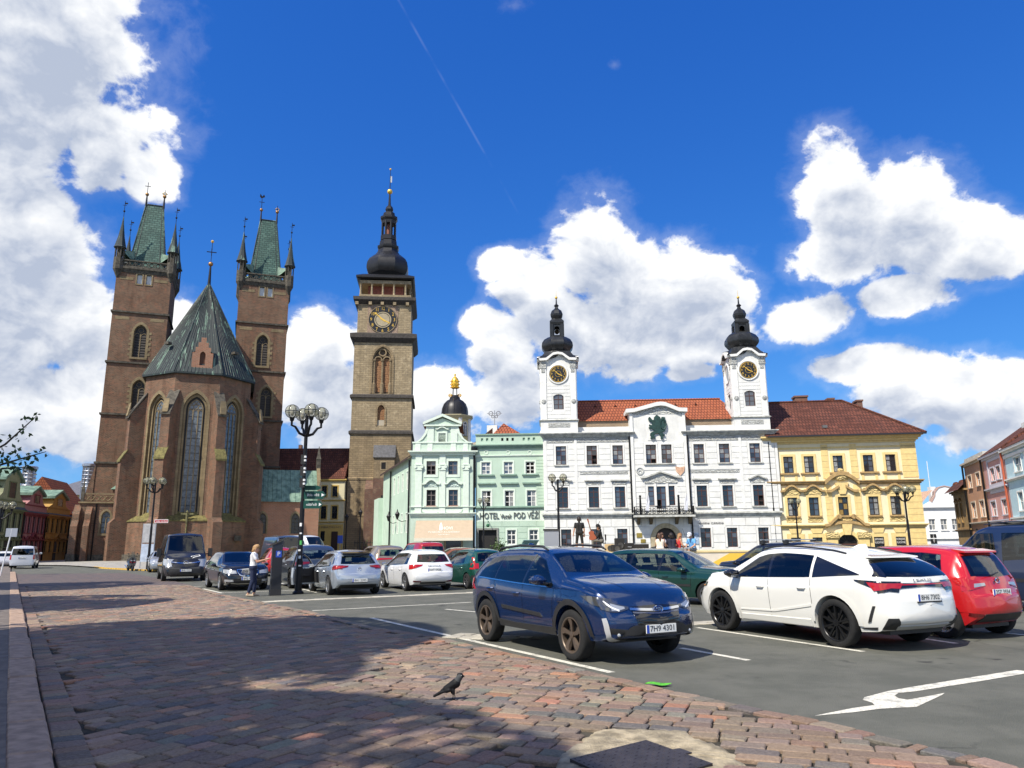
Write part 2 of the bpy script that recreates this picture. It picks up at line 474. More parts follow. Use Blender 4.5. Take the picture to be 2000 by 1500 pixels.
EDGE=[(4.6,3.0)]+[tuple(G(*p)[:2])for p in((2000,1507),(1895,1480),(1790,1459),(1678,1431),(1552,1403),(1447,1382),(1373,1364.5),(1300,1350.5),(1242,1336.5),(1179,1321),(1050,1291),(966,1272),(896,1256),(850,1244.5),(805,1238.5),(735,1228),(665,1211),(612,1197),(525,1180),(437,1163),(330,1133),(250,1120))]
KD=Vector((-25.2,38.1,0)).normalized();K0=Vector((-3.48,6.05,0))
def kerb_pt(s,off=0.0):
 p=K0+KD*s+Vector((KD.y,-KD.x,0))*off
 return(p.x,p.y)
LEFT=[kerb_pt(54,0.0),kerb_pt(-5,0.0)]
ROAD=EDGE+LEFT
soil=mat('joint_soil',(0.05,0.043,0.03),1.0,var=0.6,vscale=6,bump=0.6,bscale=60)
road=sheet('cobbled_road',ROAD,0.004,soil);tag(road,kind='structure')
def stone_mat(name,wear=1.0):
 M=bpy.data.materials.new(name);M.use_nodes=True;MATS[name]=M
 t=M.node_tree;g=NG(t);b=t.nodes['Principled BSDF'];b.inputs['Roughness'].default_value=0.8;b.inputs['Specular IOR Level'].default_value=0.3
 at=g.n('ShaderNodeAttribute',attribute_name='col').outputs['Color']
 pos=g.n('ShaderNodeNewGeometry').outputs['Position']
 n1=g.noise(pos,30,6,0.75);n2=g.noise(pos,2.2,6,0.65)
 c=g.mix(g.ramp(n1,0.32,0.68),g.mix(0.30,at,(0.02,0.018,0.016)),g.mix(0.10,at,(0.6,0.52,0.45)))
 c=g.mix(g.math('MULTIPLY',g.ramp(n2,0.5,0.75),0.35),c,g.mix(0.5,at,(0.16,0.14,0.12)))
 g.put(b.inputs['Base Color'],c)
 bn=g.n('ShaderNodeBump');bn.inputs['Strength'].default_value=0.9;bn.inputs['Distance'].default_value=0.018
 g.put(bn.inputs['Height'],g.math('ADD',n1,g.noise(pos,14,3,0.6)));g.put(b.inputs['Normal'],bn.outputs[0])
 return M
SETT=stone_mat('sett_granite')
PAL=[((0.255,0.168,0.118),8),((0.225,0.158,0.115),9),((0.20,0.15,0.115),6),((0.155,0.132,0.112),2.5),((0.115,0.112,0.108),1.1),((0.33,0.165,0.10),1.2),((0.29,0.215,0.15),2.5),((0.18,0.17,0.13),1.0)]
def pick(rnd,pal=PAL):
 t=rnd.random()*sum(w for _,w in pal)
 for c,w in pal:
  t-=w
  if t<=0:break
 k=rnd.uniform(0.9,1.38)
 return tuple(min(1,x*k*rnd.uniform(0.93,1.07))for x in c)
def stone_geo(cx,cy,ax,L,Wd,rnd,fine,h=0.03,base=0.0):
 bx=Vector((-ax.y,ax.x,0))
 if fine:
  q=0.07
  o=[(-1,-1+2*q),(-1+q,-1),(1-q,-1),(1,-1+2*q),(1,1-2*q),(1-q,1),(-1+q,1),(-1,1-2*q)]
 else:o=[(-1,-1),(1,-1),(1,1),(-1,1)]
 n=len(o);tx,ty=rnd.uniform(-.028,.028),rnd.uniform(-.03,.03);hz=h+rnd.uniform(-.005,.005)
 jit=[(rnd.uniform(-.006,.006),rnd.uniform(-.005,.005))for _ in o]
 vs=[]
 for k,(sc,z)in enumerate(((1.0,0.0),(1.0,0.72),(0.86,1.0))):
  for(a,c),j in zip(o,jit):
   a2,c2=a*L/2*(sc if k<2 else 1-0.011/L*2)+j[0],c*Wd/2*(sc if k<2 else 1-0.010/Wd*2)+j[1]
   p=ax*a2+bx*c2
   vs.append((cx+p.x,cy+p.y,base+(hz+(a2*tx+c2*ty))*z if k else base))
 fs=[]
 for k in range(2):
  for i in range(n):fs.append((k*n+i,k*n+(i+1)%n,(k+1)*n+(i+1)%n,(k+1)*n+i))
 fs.append(tuple(range(2*n,3*n)))
 return vs,fs
def col_mesh(name,verts,faces,cols,matl):
 me=bpy.data.meshes.new(name);me.from_pydata(verts,[],faces);me.materials.append(matl)
 a=me.attributes.new('col','FLOAT_COLOR','FACE')
 a.data.foreach_set('color',np.array([(*c,1)for c in cols],dtype=np.float32).ravel())
 return me
def edge_dist(x,y,poly):
 best=9e9
 for i in range(len(poly)-1):
  ax_,ay=poly[i];bx_,by=poly[i+1]
  dx,dy=bx_-ax_,by-ay;t=max(0,min(1,((x-ax_)*dx+(y-ay)*dy)/(dx*dx+dy*dy)))
  best=min(best,math.hypot(x-ax_-t*dx,y-ay-t*dy))
 return best
ZONE_B=[(1.35,4.0),(0.55,5.3),(-0.25,6.7),(-0.95,8.1),(-1.8,9.6),(-1.75,11.6),(-1.0,14.6),(0.6,14.2),(3.4,10.6),(5.0,7.8),(6.0,5.8),(7.0,1.5),(2.5,1.5)]
PATCH=[G(*p).to_2d()for p in((1085,1490),(1110,1470),(1150,1446),(1175,1430),(1260,1431),(1335,1434),(1365,1450),(1400,1462),(1440,1482),(1450,1502),(1380,1560),(1120,1560))]
def cobbles():
 rnd=random.Random(3)
 st=[]
 far=34.0
 KP=[kerb_pt(-5),kerb_pt(54)]
 def field(ang,lo,hi,test,yr):
  ax=Vector((math.sin(ang),math.cos(ang),0));bx=Vector((-ax.y,ax.x,0))
  t=lo
  while t<hi:
   wd=rnd.uniform(0.165,0.20)
   s=-45+rnd.random()*.3
   bend=rnd.uniform(-.01,.01)
   while s<60:
    ln=rnd.uniform(0.20,0.36)
    w_=0.012*math.sin(s*1.3+t*.2)+0.06*math.sin(s*.31+t*.1)
    p=ax*(s+ln/2)+bx*(t+wd/2+w_)
    s+=ln
    if p.y<3.6 or p.y>far:continue
    if abs(p.x)>p.y*0.80+1.0:continue
    if not test(p.x,p.y):continue
    st.append((p.x,p.y,ax,ln-0.017,wd-0.014))
   t+=wd
 okr=lambda x,y:inpoly(x,y,ROAD)and edge_dist(x,y,EDGE)>0.27 and edge_dist(x,y,KP)>0.30 and not inpoly(x,y,PATCH)
 field(R(31),-40,40,lambda x,y:okr(x,y)and not inpoly(x,y,ZONE_B),None)
 field(R(-68),-40,40,lambda x,y:okr(x,y)and inpoly(x,y,ZONE_B),None)
 def course(path,off,wd,lo,hi):
  for i in range(len(path)-1):
   a,c=Vector((*path[i],0)),Vector((*path[i+1],0));d=(c-a);L=d.length;d.normalize();nn=Vector((-d.y,d.x,0));s=0
   while s<L-.05:
    ln=min(rnd.uniform(lo,hi),L-s)
    p=a+d*(s+ln/2)+nn*off;s+=ln
    if 3.4<p.y<far:st.append((p.x,p.y,d,ln-.014,wd))
 course(EDGE,0.115,0.19,.24,.36)
 course([kerb_pt(-5),kerb_pt(50)],-0.15,0.24,.16,.26)
 def vis(s):
  x,y=s[0],s[1]
  if y<4.2 or abs(x)>y*0.70:return-1
  return 1/(x*x+y*y)
 st.sort(key=vis,reverse=True)
 for s in st[:300]:
  v,f=stone_geo(0,0,s[2],s[3],s[4],rnd,True)
  c=pick(rnd)
  link('cobblestone',col_mesh('cobblestone',v,f,[c]*len(f),SETT),road,(s[0],s[1],0.004))
 V,F_,C_=[],[],[]
 for s in st[300:]:
  v,f=stone_geo(s[0],s[1],s[2],s[3],s[4],rnd,s[1]<13)
  k=len(V);V+=v;F_+=[tuple(i+k for i in q)for q in f];C_+=[pick(rnd)]*len(f)
 o=link('cobblestones',col_mesh('cobblestones',V,F_,C_,SETT),road,(0,0,0.004));o['kind']='stuff'
 print('setts',len(st))
cobbles()
def far_cobble():
 M=brickmat('far_setts',(0.16,0.11,0.092),(0.09,0.082,0.082),(0.03,0.026,0.022),0.28,0.18)
 t=M.node_tree
 return M
def far_setts_mat():
 M=bpy.data.materials.new('far_setts');M.use_nodes=True;t=M.node_tree;g=NG(t);b=t.nodes['Principled BSDF'];b.inputs['Roughness'].default_value=0.8
 pos=g.n('ShaderNodeNewGeometry').outputs['Position']
 mp=g.n('ShaderNodeMapping');g.put(mp.inputs['Vector'],pos);mp.inputs['Rotation'].default_value=(0,0,R(31-90))
 br=g.n('ShaderNodeTexBrick');g.put(br.inputs['Vector'],mp.outputs[0]);br.inputs['Scale'].default_value=1
 br.inputs['Brick Width'].default_value=.28;br.inputs['Row Height'].default_value=.18;br.inputs['Mortar Size'].default_value=.016
 br.inputs['Color1'].default_value=(.17,.115,.095,1);br.inputs['Color2'].default_value=(.085,.08,.085,1);br.inputs['Mortar'].default_value=(.03,.026,.022,1)
 g.put(b.inputs['Base Color'],g.mix(g.math('MULTIPLY',g.ramp(g.noise(pos,.8,5),.4,.7),.4),br.outputs[0],(.12,.09,.08)))
 return M
_k=max(i for i,p in enumerate(EDGE)if p[1]<34);EDGE_FAR=EDGE[_k:]
far_setts=sheet('far_cobbled_road',[(EDGE_FAR[0][0]+(EDGE_FAR[1][0]-EDGE_FAR[0][0])*(34-EDGE_FAR[0][1])/(EDGE_FAR[1][1]-EDGE_FAR[0][1]),34.0)]+EDGE_FAR[1:]+[kerb_pt(54),kerb_pt(33.5)],0.03,far_setts_mat());tag(far_setts,kind='structure')
mort=mat('pale_mortar',(0.36,0.30,0.20),0.95,var=0.45,vscale=6,bump=0.9,bscale=45)
def mortar_bed():
 b=MB();n=len(PATCH);c=sum(PATCH,Vector((0,0)))/n;rnd=random.Random(5)
 ring=[]
 for i in range(n):
  p,q=PATCH[i],PATCH[(i+1)%n]
  for k in range(7):
   w=p.lerp(q,k/7);w+=Vector((rnd.uniform(-.022,.022),rnd.uniform(-.022,.022)));ring.append(w)
 rings=[]
 for s,z in((1.03,0.0),(1.0,0.018),(0.95,0.030),(0.8,0.036),(0.5,0.036),(0.1,0.036)):
  rings.append([(c.x+(p.x-c.x)*s,c.y+(p.y-c.y)*s,z+(rnd.uniform(-.005,.005)if z>0.01 else 0))for p in ring])
 b.loft(rings,cap=True)
 o=b.build('mortar_bed',mort,road,(0,0,0.004),smooth=True,ang=60);return o
mortar_bed()
def manhole():
 steel=mat('dark_steel',(0.055,0.047,0.05),0.5,0.55,var=0.35,vscale=6,bump=0.15)
 P=[G(*p,0.05)for p in((1113,1484),(1262,1447),(1392,1493))]
 a=P[1];e1=P[0]-a;e2=P[2]-a
 root=thing('manhole_cover','dark chequered steel cover plate set in pale mortar','cover',(a.x,a.y,0))
 e1=Vector((e1 .x,e1 .y,0));e2=Vector((e2 .x,e2 .y,0))
 b=MB();q=[Vector(),e1,e1+e2,e2]
 b.add([(*p.xy,.02)for p in q]+[(*p.xy,.058)for p in q],[(0,1,2,3),(4,5,6,7),(0,1,5,4),(1,2,6,5),(2,3,7,6),(3,0,4,7)])
 plate=b.build('plate',steel,root)
 b=MB();n=13
 for i in range(n):
  for j in range(n):
   c=e1*((i+.5)/n)+e2*((j+.5)/n);d=(e1 if(i+j)%2 else e2)/n*.36;w=(e2 if(i+j)%2 else e1)/n*.09
   v=[c-d,c+w,c+d,c-w]
   b.add([(*p.xy,.0575)for p in v]+[(*c.xy,.0635)],[(0,1,4),(1,2,4),(2,3,4),(3,0,4)])
 tread=b.build('tread_pattern',steel,plate);tread['kind']='stuff'
 for p,d in((e2*.50-e1 .normalized()*.04,e2 .normalized()),):
  nn=Vector((-d.y,d.x,0));v=[p-d*.07-nn*.05,p+d*.07-nn*.05,p+d*.07+nn*.05,p-d*.07+nn*.05]
  MB().add([(*x.xy,.02)for x in v]+[(*x.xy,.05)for x in v],[(3,2,1,0),(4,5,6,7),(0,1,5,4),(1,2,6,5),(2,3,7,6),(3,0,4,7)]).build('hinge',steel,root)
manhole()
granite=mat('pink_granite',(0.36,0.25,0.18),0.85,var=0.28,vscale=7,bump=0.4,bscale=70)
paving=mat('grey_paving',(0.15,0.125,0.105),0.9,var=0.3,vscale=5,bump=0.5,bscale=30)
pv=sheet('pavement',[kerb_pt(-8,-.30),kerb_pt(120,-.30),kerb_pt(120,-14),kerb_pt(-8,-14)],0.125,paving);tag(pv,kind='structure')
def kerb():
 rnd=random.Random(8);s=-2.0
 while s<56:
  ln=rnd.uniform(.8,1.25)
  b=MB();e=.02;w=.30
  P=lambda a,c,z:(*kerb_pt(a,c),z)
  dz=rnd.uniform(-.008,.008);sk=rnd.uniform(-.012,.012)
  r0=[P(s+.006,-w,0),P(s+ln-.006,-w,0),P(s+ln-.006,-.004+sk,0),P(s+.006,-.004+sk,0)]
  r1=[P(s+.006,-w,.12+dz),P(s+ln-.006,-w,.12+dz),P(s+ln-.006,-.004+sk,.105+dz),P(s+.006,-.004+sk,.105+dz)]
  r2=[P(s+.03,-w+e,.135+dz),P(s+ln-.03,-w+e,.135+dz),P(s+ln-.03,-.03+sk,.13+dz),P(s+.03,-.03+sk,.13+dz)]
  b.loft([r0,r1,r2]);b.build('kerbstone',granite,pv)
  s+=ln
kerb()
def paint_mat():
 M=bpy.data.materials.new('road_paint');M.use_nodes=True;MATS['road_paint']=M;t=M.node_tree;g=NG(t);b=t.nodes['Principled BSDF'];b.inputs['Roughness'].default_value=.8
 pos=g.n('ShaderNodeNewGeometry').outputs['Position']
 w=g.math('MAXIMUM',g.math('MULTIPLY',g.ramp(g.noise(pos,45,4,.7),.48,.62),.7),g.math('MULTIPLY',g.ramp(g.noise(pos,5,6,.75),.50,.62),.75))
 g.put(b.inputs['Base Color'],g.mix(w,(.72,.69,.58),(.22,.215,.19)))
 return M
PAINT=paint_mat()
marks=link('parking_markings',None);tag(marks,kind='structure')
def line(p,q,w=.11,z=.004):
 a,c=G(*p),G(*q);d=(c-a).normalized();n=Vector((-d.y,d.x,0))*w/2
 sheet('painted_line',[(a-n)[:2],(c-n)[:2],(c+n)[:2],(a+n)[:2]],z,PAINT,marks)
for p,q,w in(((725,1207),(1195,1314),.12),((1362,1226),(1687,1273),.11),((1330,1266),(1462,1290),.11),((610,1193),(920,1176.5),.12),((540,1137),(620,1158),.11),((397,1150),(434,1158.6),.12),((434,1158),(600,1152),.12),((282,1125),(312,1136),.12),((350,1146.8),(396,1145),.16),((1800,1247),(1868,1257),.11),((1930,1234),(2010,1241),.11),((870,1190),(935,1196),.1),((300,1129),(410,1136),.12)):
 line(p,q,w)
AR=[(830,568),(1040,525),(1165,508),(1155,495),(1100,478),(1110,464),(1240,430),(1380,405),(1960,312),(2010,318),(2010,331),(1750,375),(1400,430),(1300,440),(1278,455),(1300,470),(1350,478),(1400,470),(1558,440),(1540,453),(1400,518),(1200,528),(1050,548)]
sheet('painted_arrow',[G(1300+x/2.857,1200+y/2.857)[:2]for x,y in AR],.004,PAINT,marks)
pale=stone_mat('pale_sett')
def band(a,c,rows,w,name_n):
 rnd=random.Random(a[0]);a,c=G(*a),G(*c);d=(c-a);L=d.length;d.normalize();n=Vector((-d.y,d.x,0))
 for r in range(rows):
  s=0
  while s<L:
   ln=rnd.uniform(.22,.36);p=a+d*(s+ln/2)+n*(r*w+w/2);s+=ln
   v,f=stone_geo(0,0,d,ln-.012,w-.012,rnd,False,h=.012)
   cc=rnd.uniform(.42,.62);link('pale_sett',col_mesh('pale_sett',v,f,[(cc,cc*.93,cc*.75)]*len(f),pale),pale_root,(p.x,p.y,.002))
pale_root=link('sett_bands',None);tag(pale_root,kind='structure')
band((518,1177),(1010,1155),2,.26,0)
band((862,1246),(985,1252),3,.24,1)
band((1352,1222),(1450,1216),2,.26,2)
chp=mat('church_paving',(0.33,0.31,0.27),0.9,var=0.35,vscale=1.2,bump=0.3)
c0=sheet('church_pavement',[G(135,1106)[:2],G(205,1111)[:2],G(285,1115)[:2],G(400,1117)[:2],(-20,75),(-15,95),(-20,140),(-90,140),(-75,96)],0.10,chp);tag(c0,kind='structure')
yel=mat('yellow_kerb_paint',(0.55,0.33,0.05),.8,var=.25)
def yellow_edge():
 b=MB();P=[G(184,1108.5),G(205,1111),G(285,1115),G(400,1117)]
 for a,c in zip(P[:-1],P[1:]):
  d=(c-a).normalized();n=Vector((-d.y,d.x,0))*.12
  v=[a-n,c-n,c+n,a+n];b.add([(*p.xy,0.0)for p in v]+[(*p.xy,.106)for p in v],[(0,1,5,4),(1,2,6,5),(2,3,7,6),(3,0,4,7),(4,5,6,7)])
 b.build('kerb_edge',yel,c0)
yellow_edge()
# ------------------------------------------------------------------ shared gothic helpers
def wall_poly(parent,name,matl,outer,holes,depth=0.5,v=0.0,loc=None,rz=0,reveal=None):
 bm=bmesh.new();loops=[]
 for pl in[outer]+holes:
  vs=[bm.verts.new((p[0],v,p[1]))for p in pl];loops.append(vs)
  for i in range(len(vs)):bm.edges.new((vs[i],vs[(i+1)%len(vs)]))
 bmesh.ops.triangle_fill(bm,use_beauty=True,use_dissolve=False,edges=bm.edges[:],normal=(0,-1,0))
 for f in bm.faces:
  if f.normal.y>0:f.normal_flip()
 mi=1 if reveal else 0
 for vs in loops[1:]:
  back=[bm.verts.new((q.co.x,v+depth,q.co.z))for q in vs];n=len(vs)
  for i in range(n):
   f=bm.faces.new((vs[i],vs[(i+1)%n],back[(i+1)%n],back[i]));f.material_index=mi
 me=bpy.data.meshes.new(name);bm.to_mesh(me);bm.free();me.materials.append(matl)
 if reveal:me.materials.append(reveal)
 return link(name,me,parent,loc,rz)
def gothic(u0,u1,z0,zs,pointed=0.55,n=7):
 return[(u0,z0),(u1,z0)]+arch_pts(u0,u1,zs,n,pointed)
def arch_top(u0,u1,zs,pointed=0.55):
 w=(u1-u0)/2;rr=w*(1+pointed);return zs+math.sqrt(rr*rr-(rr-w)**2)
stone=brickmat('sandstone_trim',(0.30,0.23,0.13),(0.24,0.185,0.11),(0.17,0.14,0.09),0.9,0.4,0.012,0.45,dirt=0.35)
brick=brickmat('church_brick',(0.245,0.115,0.070),(0.105,0.062,0.043),(0.21,0.165,0.115),0.42,0.155,0.03,0.35,patch=(0.28,0.125,0.075),dirt=0.55)
brick2=brickmat('new_brick',(0.38,0.165,0.095),(0.29,0.13,0.08),(0.30,0.23,0.17),0.48,0.18,0.03,0.2)
darkstone=mat('weathered_stone',(0.085,0.075,0.058),0.95,var=0.5,vscale=2.5,bump=0.6,bscale=12)
moss=mat('mossy_ledge',(0.15,0.13,0.045),0.95,var=0.5,vscale=3)
leadglass=mat('leaded_glass',(0.10,0.125,0.15),0.18,0.0,var=0.45,vscale=2.3,spec=0.6)
darkglass=mat('louvre_dark',(0.018,0.016,0.014),0.6)
iron=mat('black_iron',(0.015,0.015,0.017),0.45,0.6)
gold=mat('gilding',(0.80,0.50,0.08),0.35,0.35)
rust=mat('old_gilt',(0.35,0.19,0.07),0.45,0.7)
def copper_mat(name,dark):
 M=bpy.data.materials.new(name);M.use_nodes=True;t=M.node_tree;g=NG(t);b=t.nodes['Principled BSDF'];b.inputs['Roughness'].default_value=.6
 uv,pos,z=wall_uv(g)
 s=g.vec('MULTIPLY',uv,(1.25,0.15,1));n=g.noise(s,1.3,4,.6)
 n2=g.noise(pos,1.4,5,.6)
 c=g.mix(g.ramp(n2,.35,.65),(.085,.15,.11),(.20,.30,.225))
 k=g.ramp(g.math('ADD',n,g.math('MULTIPLY',g.math('SUBTRACT',n2,.5),.25)),.50-dark,.545-dark)
 c=g.mix(k,c,(.014,.024,.024))
 g.put(b.inputs['Base Color'],c);return M
copper_old=copper_mat('dark_patina_copper',0.115)
copper=copper_mat('patina_copper',-0.24)
def scale_mat():
 M=brickmat('copper_shingle',(0.055,0.115,0.095),(0.10,0.18,0.145),(0.02,0.045,0.04),0.75,0.42,0.05,0.5,bump=0.6,rough=.6)
 return M
shingle=scale_mat()
def gothic_light(parent,cx,z0,zs,w,cols,rows,gm,fm,loc,rz,v,pointed=.55,tracery=True,panes=True,name='window'):
 u0,u1=cx-w/2,cx+w/2;top=arch_top(u0,u1,zs,pointed)
 b=MB();t=.06 if w>1.3 else.05
 out=arch_pts(u0,u1,zs,8,pointed);inn=arch_pts(u0+t*1.6,u1-t*1.6,zs,8,pointed)
 ring_between(b,[(u1,z0)]+out+[(u0,z0)],[(u1-t*1.6,z0)]+inn+[(u0+t*1.6,z0)],v-.1,v+.1)
 for i in range(1,cols):
  x=u0+w*i/cols;b.box(x-t,x+t,v-.1,v+.1,z0,zs)
 cw=w/cols
 for i in range(cols):
  a0,a1=u0+cw*i+t*.4,u0+cw*(i+1)-t*.4
  o=arch_pts(a0,a1,zs-cw*.55,5,.3);q=arch_pts(a0+t,a1-t,zs-cw*.55,5,.3);ring_between(b,o,q,v-.09,v+.06)
 if tracery:
  M=Matrix.Rotation(PI/2,4,'X')
  hh=top-zs
  for(x,z,r)in(((cx,zs+hh*.30,w*.17),(cx-w*.27,zs+hh*.22,w*.13),(cx+w*.27,zs+hh*.22,w*.13),(cx-w*.15,zs+hh*.56,w*.13),(cx+w*.15,zs+hh*.56,w*.13))if cols>2 else((cx,zs+hh*.42,w*.2),)):
   b.torus((x,v,z),r,t*.8,12,4,M)
 o=b.build(name,fm,parent,loc,rz)
 if panes:
  for i in range(cols):
   for j in range(rows):
    box('pane',gm,o,u0+cw*i+t,u0+cw*(i+1)-t,v-.012,v+.012,z0+(zs-z0)*j/rows+.035,z0+(zs-z0)*(j+1)/rows-.035)
  hp=MB().prism([(u0+.03,zs)]+[(u1-.03,zs)]+arch_pts(u0+.03,u1-.03,zs+.02,8,pointed),v-.01,v+.01)
  hp.build('tracery_glass',gm,o)
  lb=MB()
  for j in range(rows+1):zz=z0+(zs-z0)*j/rows;lb.box(u0+t,u1-t,v-.03,v+.03,zz-.028,zz+.028)
  lb.build('glazing_bars',iron,o)['kind']='stuff'
 else:
  MB().prism(gothic(u0+.02,u1-.02,z0,zs,pointed),v-.01,v+.01).build('louvre_board',gm,o)
  lb=MB();n=int((zs-z0)/.42)
  for j in range(n):zz=z0+.42*j;lb.add([(u0+t,v-.09,zz),(u1-t,v-.09,zz),(u1-t,v-.02,zz+.3),(u0+t,v-.02,zz+.3)],[(0,1,2,3)])
  lo=lb.build('louvre_slat',mat('louvre_wood',(.045,.038,.032),.8),o);lo['kind']='stuff'
 return o
def arch_frame(b,cx,z0,zs,w,t,v0,v1,pointed=.55):
 out=[(cx+w/2+t,z0)]+arch_pts(cx-w/2-t,cx+w/2+t,zs,8,pointed)+[(cx-w/2-t,z0)]
 inn=[(cx+w/2,z0)]+arch_pts(cx-w/2,cx+w/2,zs,8,pointed)+[(cx-w/2,z0)]
 ring_between(b,out,inn,v0,v1)
# ------------------------------------------------------------------ brick cathedral
def church():
 p=AT(398,1069,108)
 root=thing('church','gothic dark brick church with two towers and green copper roofs','church',(p.x,108,0),R(20))
 UC,AP,EZ=-2.15,7.0,25.4
 circ=AP/math.cos(PI/8);half=AP*math.tan(PI/8)
 for k in range(-2,3):
  a=-PI/2+k*PI/4
  rz=a+PI/2
  loc=(UC+AP*math.cos(a),AP*math.sin(a),0)
  gw,z0,zs=1.95,6.3,20.4
  ow=gw+1.1
  hole=gothic(-ow/2,ow/2,z0-.5,zs,.6)
  wall_poly(root,'apse_wall',brick,[(-half,5.3),(half,5.3),(half,EZ),(-half,EZ)],[hole],.55,0,loc,rz,stone)
  b=MB();arch_frame(b,0,z0-.5,zs,ow,.34,-.05,.03,.6);arch_frame(b,0,z0-.5,zs,gw+.5,.275,.30,.62,.6)
  b.build('window_surround',stone,root,loc,rz)
  MB().add([(-ow/2,-.25,z0-.75),(ow/2,-.25,z0-.75),(ow/2,.6,z0+.2),(-ow/2,.6,z0+.2),(-ow/2,-.25,z0-1.0),(ow/2,-.25,z0-1.0)],[(0,1,2,3),(4,5,1,0)]).build('window_sill',moss,root,loc,rz)
  gothic_light(root,0,z0,zs,gw,3 if abs(k)<2 else 2,14,leadglass,stone,loc,rz,.52,.6)
  MB().prism(gothic(-ow/2,ow/2,z0-.5,zs,.6),.6,.64).build('window_backing',darkglass,root,loc,rz)
 pl=[(UC+(circ+1.0)*math.cos(PI/8+i*PI/4),(circ+1.0)*math.sin(PI/8+i*PI/4))for i in range(8)]
 MB().plan(pl,.9,5.25).build('plinth',brick,root)
 pl2=[(UC+(x-UC)*1.035,y*1.035)for x,y in pl]
 MB().plan(pl2,0,.9).build('base_course',darkstone,root)
 b=MB();b.lathe([((circ+1.12),5.15),((circ+1.12),5.3),(circ+.02,5.95)],8,(UC,0),PI/8);b.build('string_course',moss,root)
 for k in range(-2,3+1):
  a=-PI/2+(k-.5)*PI/4
  cx,cy=UC+circ*math.cos(a),circ*math.sin(a)
  b=MB();w=.62
  prof=[(-.3,0),(2.9,0),(2.9,5.0),(2.35,5.6),(2.35,13.4),(1.7,14.5),(1.7,19.6),(-.3,22.6)]
  rings=[[(x,-w,z)for x,z in prof],[(x,w,z)for x,z in prof]]
  b.loft(rings)
  o=b.build('buttress',brick,root,(cx,cy,0),a)
  q=MB()
  q.add([(2.5,-w-.12,13.15),(2.5,w+.12,13.15),(1.6,w+.12,14.75),(1.6,-w-.12,14.75),(2.5,-w-.12,13.4),(2.5,w+.12,13.4),(1.6,w+.12,14.95),(1.6,-w-.12,14.95)],[(0,1,5,4),(4,5,6,7),(0,4,7,3),(1,2,6,5),(3,2,1,0)])
  q.build('buttress_ledge',moss,o)
  q=MB().add([(1.95,-w-.1,19.2),(1.95,w+.1,19.2),(1.95,w+.1,19.5),(1.95,-w-.1,19.5),(-.2,-w-.1,22.7),(-.2,w+.1,22.7),(-.2,-w-.1,23.0),(-.2,w+.1,23.0)],[(0,1,2,3),(3,2,7,6),(0,3,6,4),(1,5,7,2),(0,4,5,1)])
  q.build('buttress_cap',darkstone,o)
  q=MB();q.loft([[(x,yy,z)for x,z in((1.7,19.55),(2.05,19.55),(1.7,21.4))]for yy in(-w*.6,w*.6)]);q.build('buttress_gablet',stone,o)
 b=MB();b.box(UC-AP,UC+AP,.2,40,0,EZ);b.build('choir_wall',brick,root)
 b=MB();rx=AP+.45
 b.add([(UC-rx,0,EZ),(UC+rx,0,EZ),(UC+rx,40,EZ),(UC-rx,40,EZ),(UC,0,41),(UC,40,41)],[(0,4,5,3),(1,2,5,4),(2,3,5)]);b.build('choir_roof',copper_old,root)
 rc=(AP+.5)/math.cos(PI/8)
 prof=[(rc,EZ-.12),(rc,EZ+.12),(rc*.93,EZ+1.2),(rc*.5,EZ+7.9),(.25,40.7),(.14,42)]
 roof=MB().lathe(prof,8,(UC,0),PI/8).build('apse_roof',copper_old,root)
 seams=MB()
 for k in range(-3,4):
  a=-PI/2+k*PI/4;tdir=Vector((-math.sin(a),math.cos(a)));nd=Vector((math.cos(a),math.sin(a)))
  for j in range(-6,7):
   f=j/6.5;pts=[]
   for r,z in prof[1:5]:
    ap=r*math.cos(PI/8);hw=r*math.sin(PI/8);q=nd*(ap+.02)+tdir*hw*f
    pts.append((UC+q.x,q.y,z+.01))
   seams.tube(pts,.035,4,False)
 so_=seams.build('roof_seams',copper_old,roof);so_['kind']='stuff'
 for k in range(8):
  a=PI/8+k*PI/4
  MB().tube([(UC+r*math.cos(a),r*math.sin(a),z+.03)for r,z in prof[1:5]],.09,5).build('roof_hip',copper_old,roof)
 b=MB();b.tube([(UC,0,40.4),(UC,0,44)],[.26,.12],8);b.tube([(UC,0,44),(UC,0,47.8)],.05,6);b.box(UC-.7,UC+.7,-.05,.05,46.1,46.22);b.box(UC-.06,UC+.06,-.06,.06,45.6,46.8)
 fi=b.build('finial',iron,root);MB().ball((UC,0,44.2),.36).build('finial_ball',rust,fi,smooth=True);MB().ball((UC,0,47.9),.24,6,4).build('finial_star',gold,fi)
 dv=-AP-.15;gp=[(-1.35,25.6),(1.35,25.6),(1.35,28.4),(1.0,28.4),(1.0,29.2),(.66,29.2),(.66,29.9),(.33,29.9),(.33,30.6),(-.33,30.6),(-.33,29.9),(-.66,29.9),(-.66,29.2),(-1.0,29.2),(-1.0,28.4),(-1.35,28.4)]
 op=gothic(-.36,.36,26.6,28.1,.5)
 dl=(UC+.35,dv,0)
 wall_poly(root,'dormer_gable',brick2,gp,[op],.4,0,dl)
 b=MB();n=len(gp)
 b.add([(x,0,z)for x,z in gp]+[(x,.45 if z>28 else 2.6,z)for x,z in gp],[(i,i+n,(i+1)%n+n,(i+1)%n)for i in range(n)]);b.add([(-1.3,.4,28.4),(1.3,.4,28.4),(0,.4,30),(-1.3,2.6,28.4),(1.3,2.6,28.4),(0,2.6,30)],[(0,2,5,3),(1,4,5,2)]);b.build('dormer_body',brick2,root,dl)
 MB().prism(op,.3,.34).build('dormer_shutter',mat('brown_shutter',(.10,.045,.025),.8),root,dl)
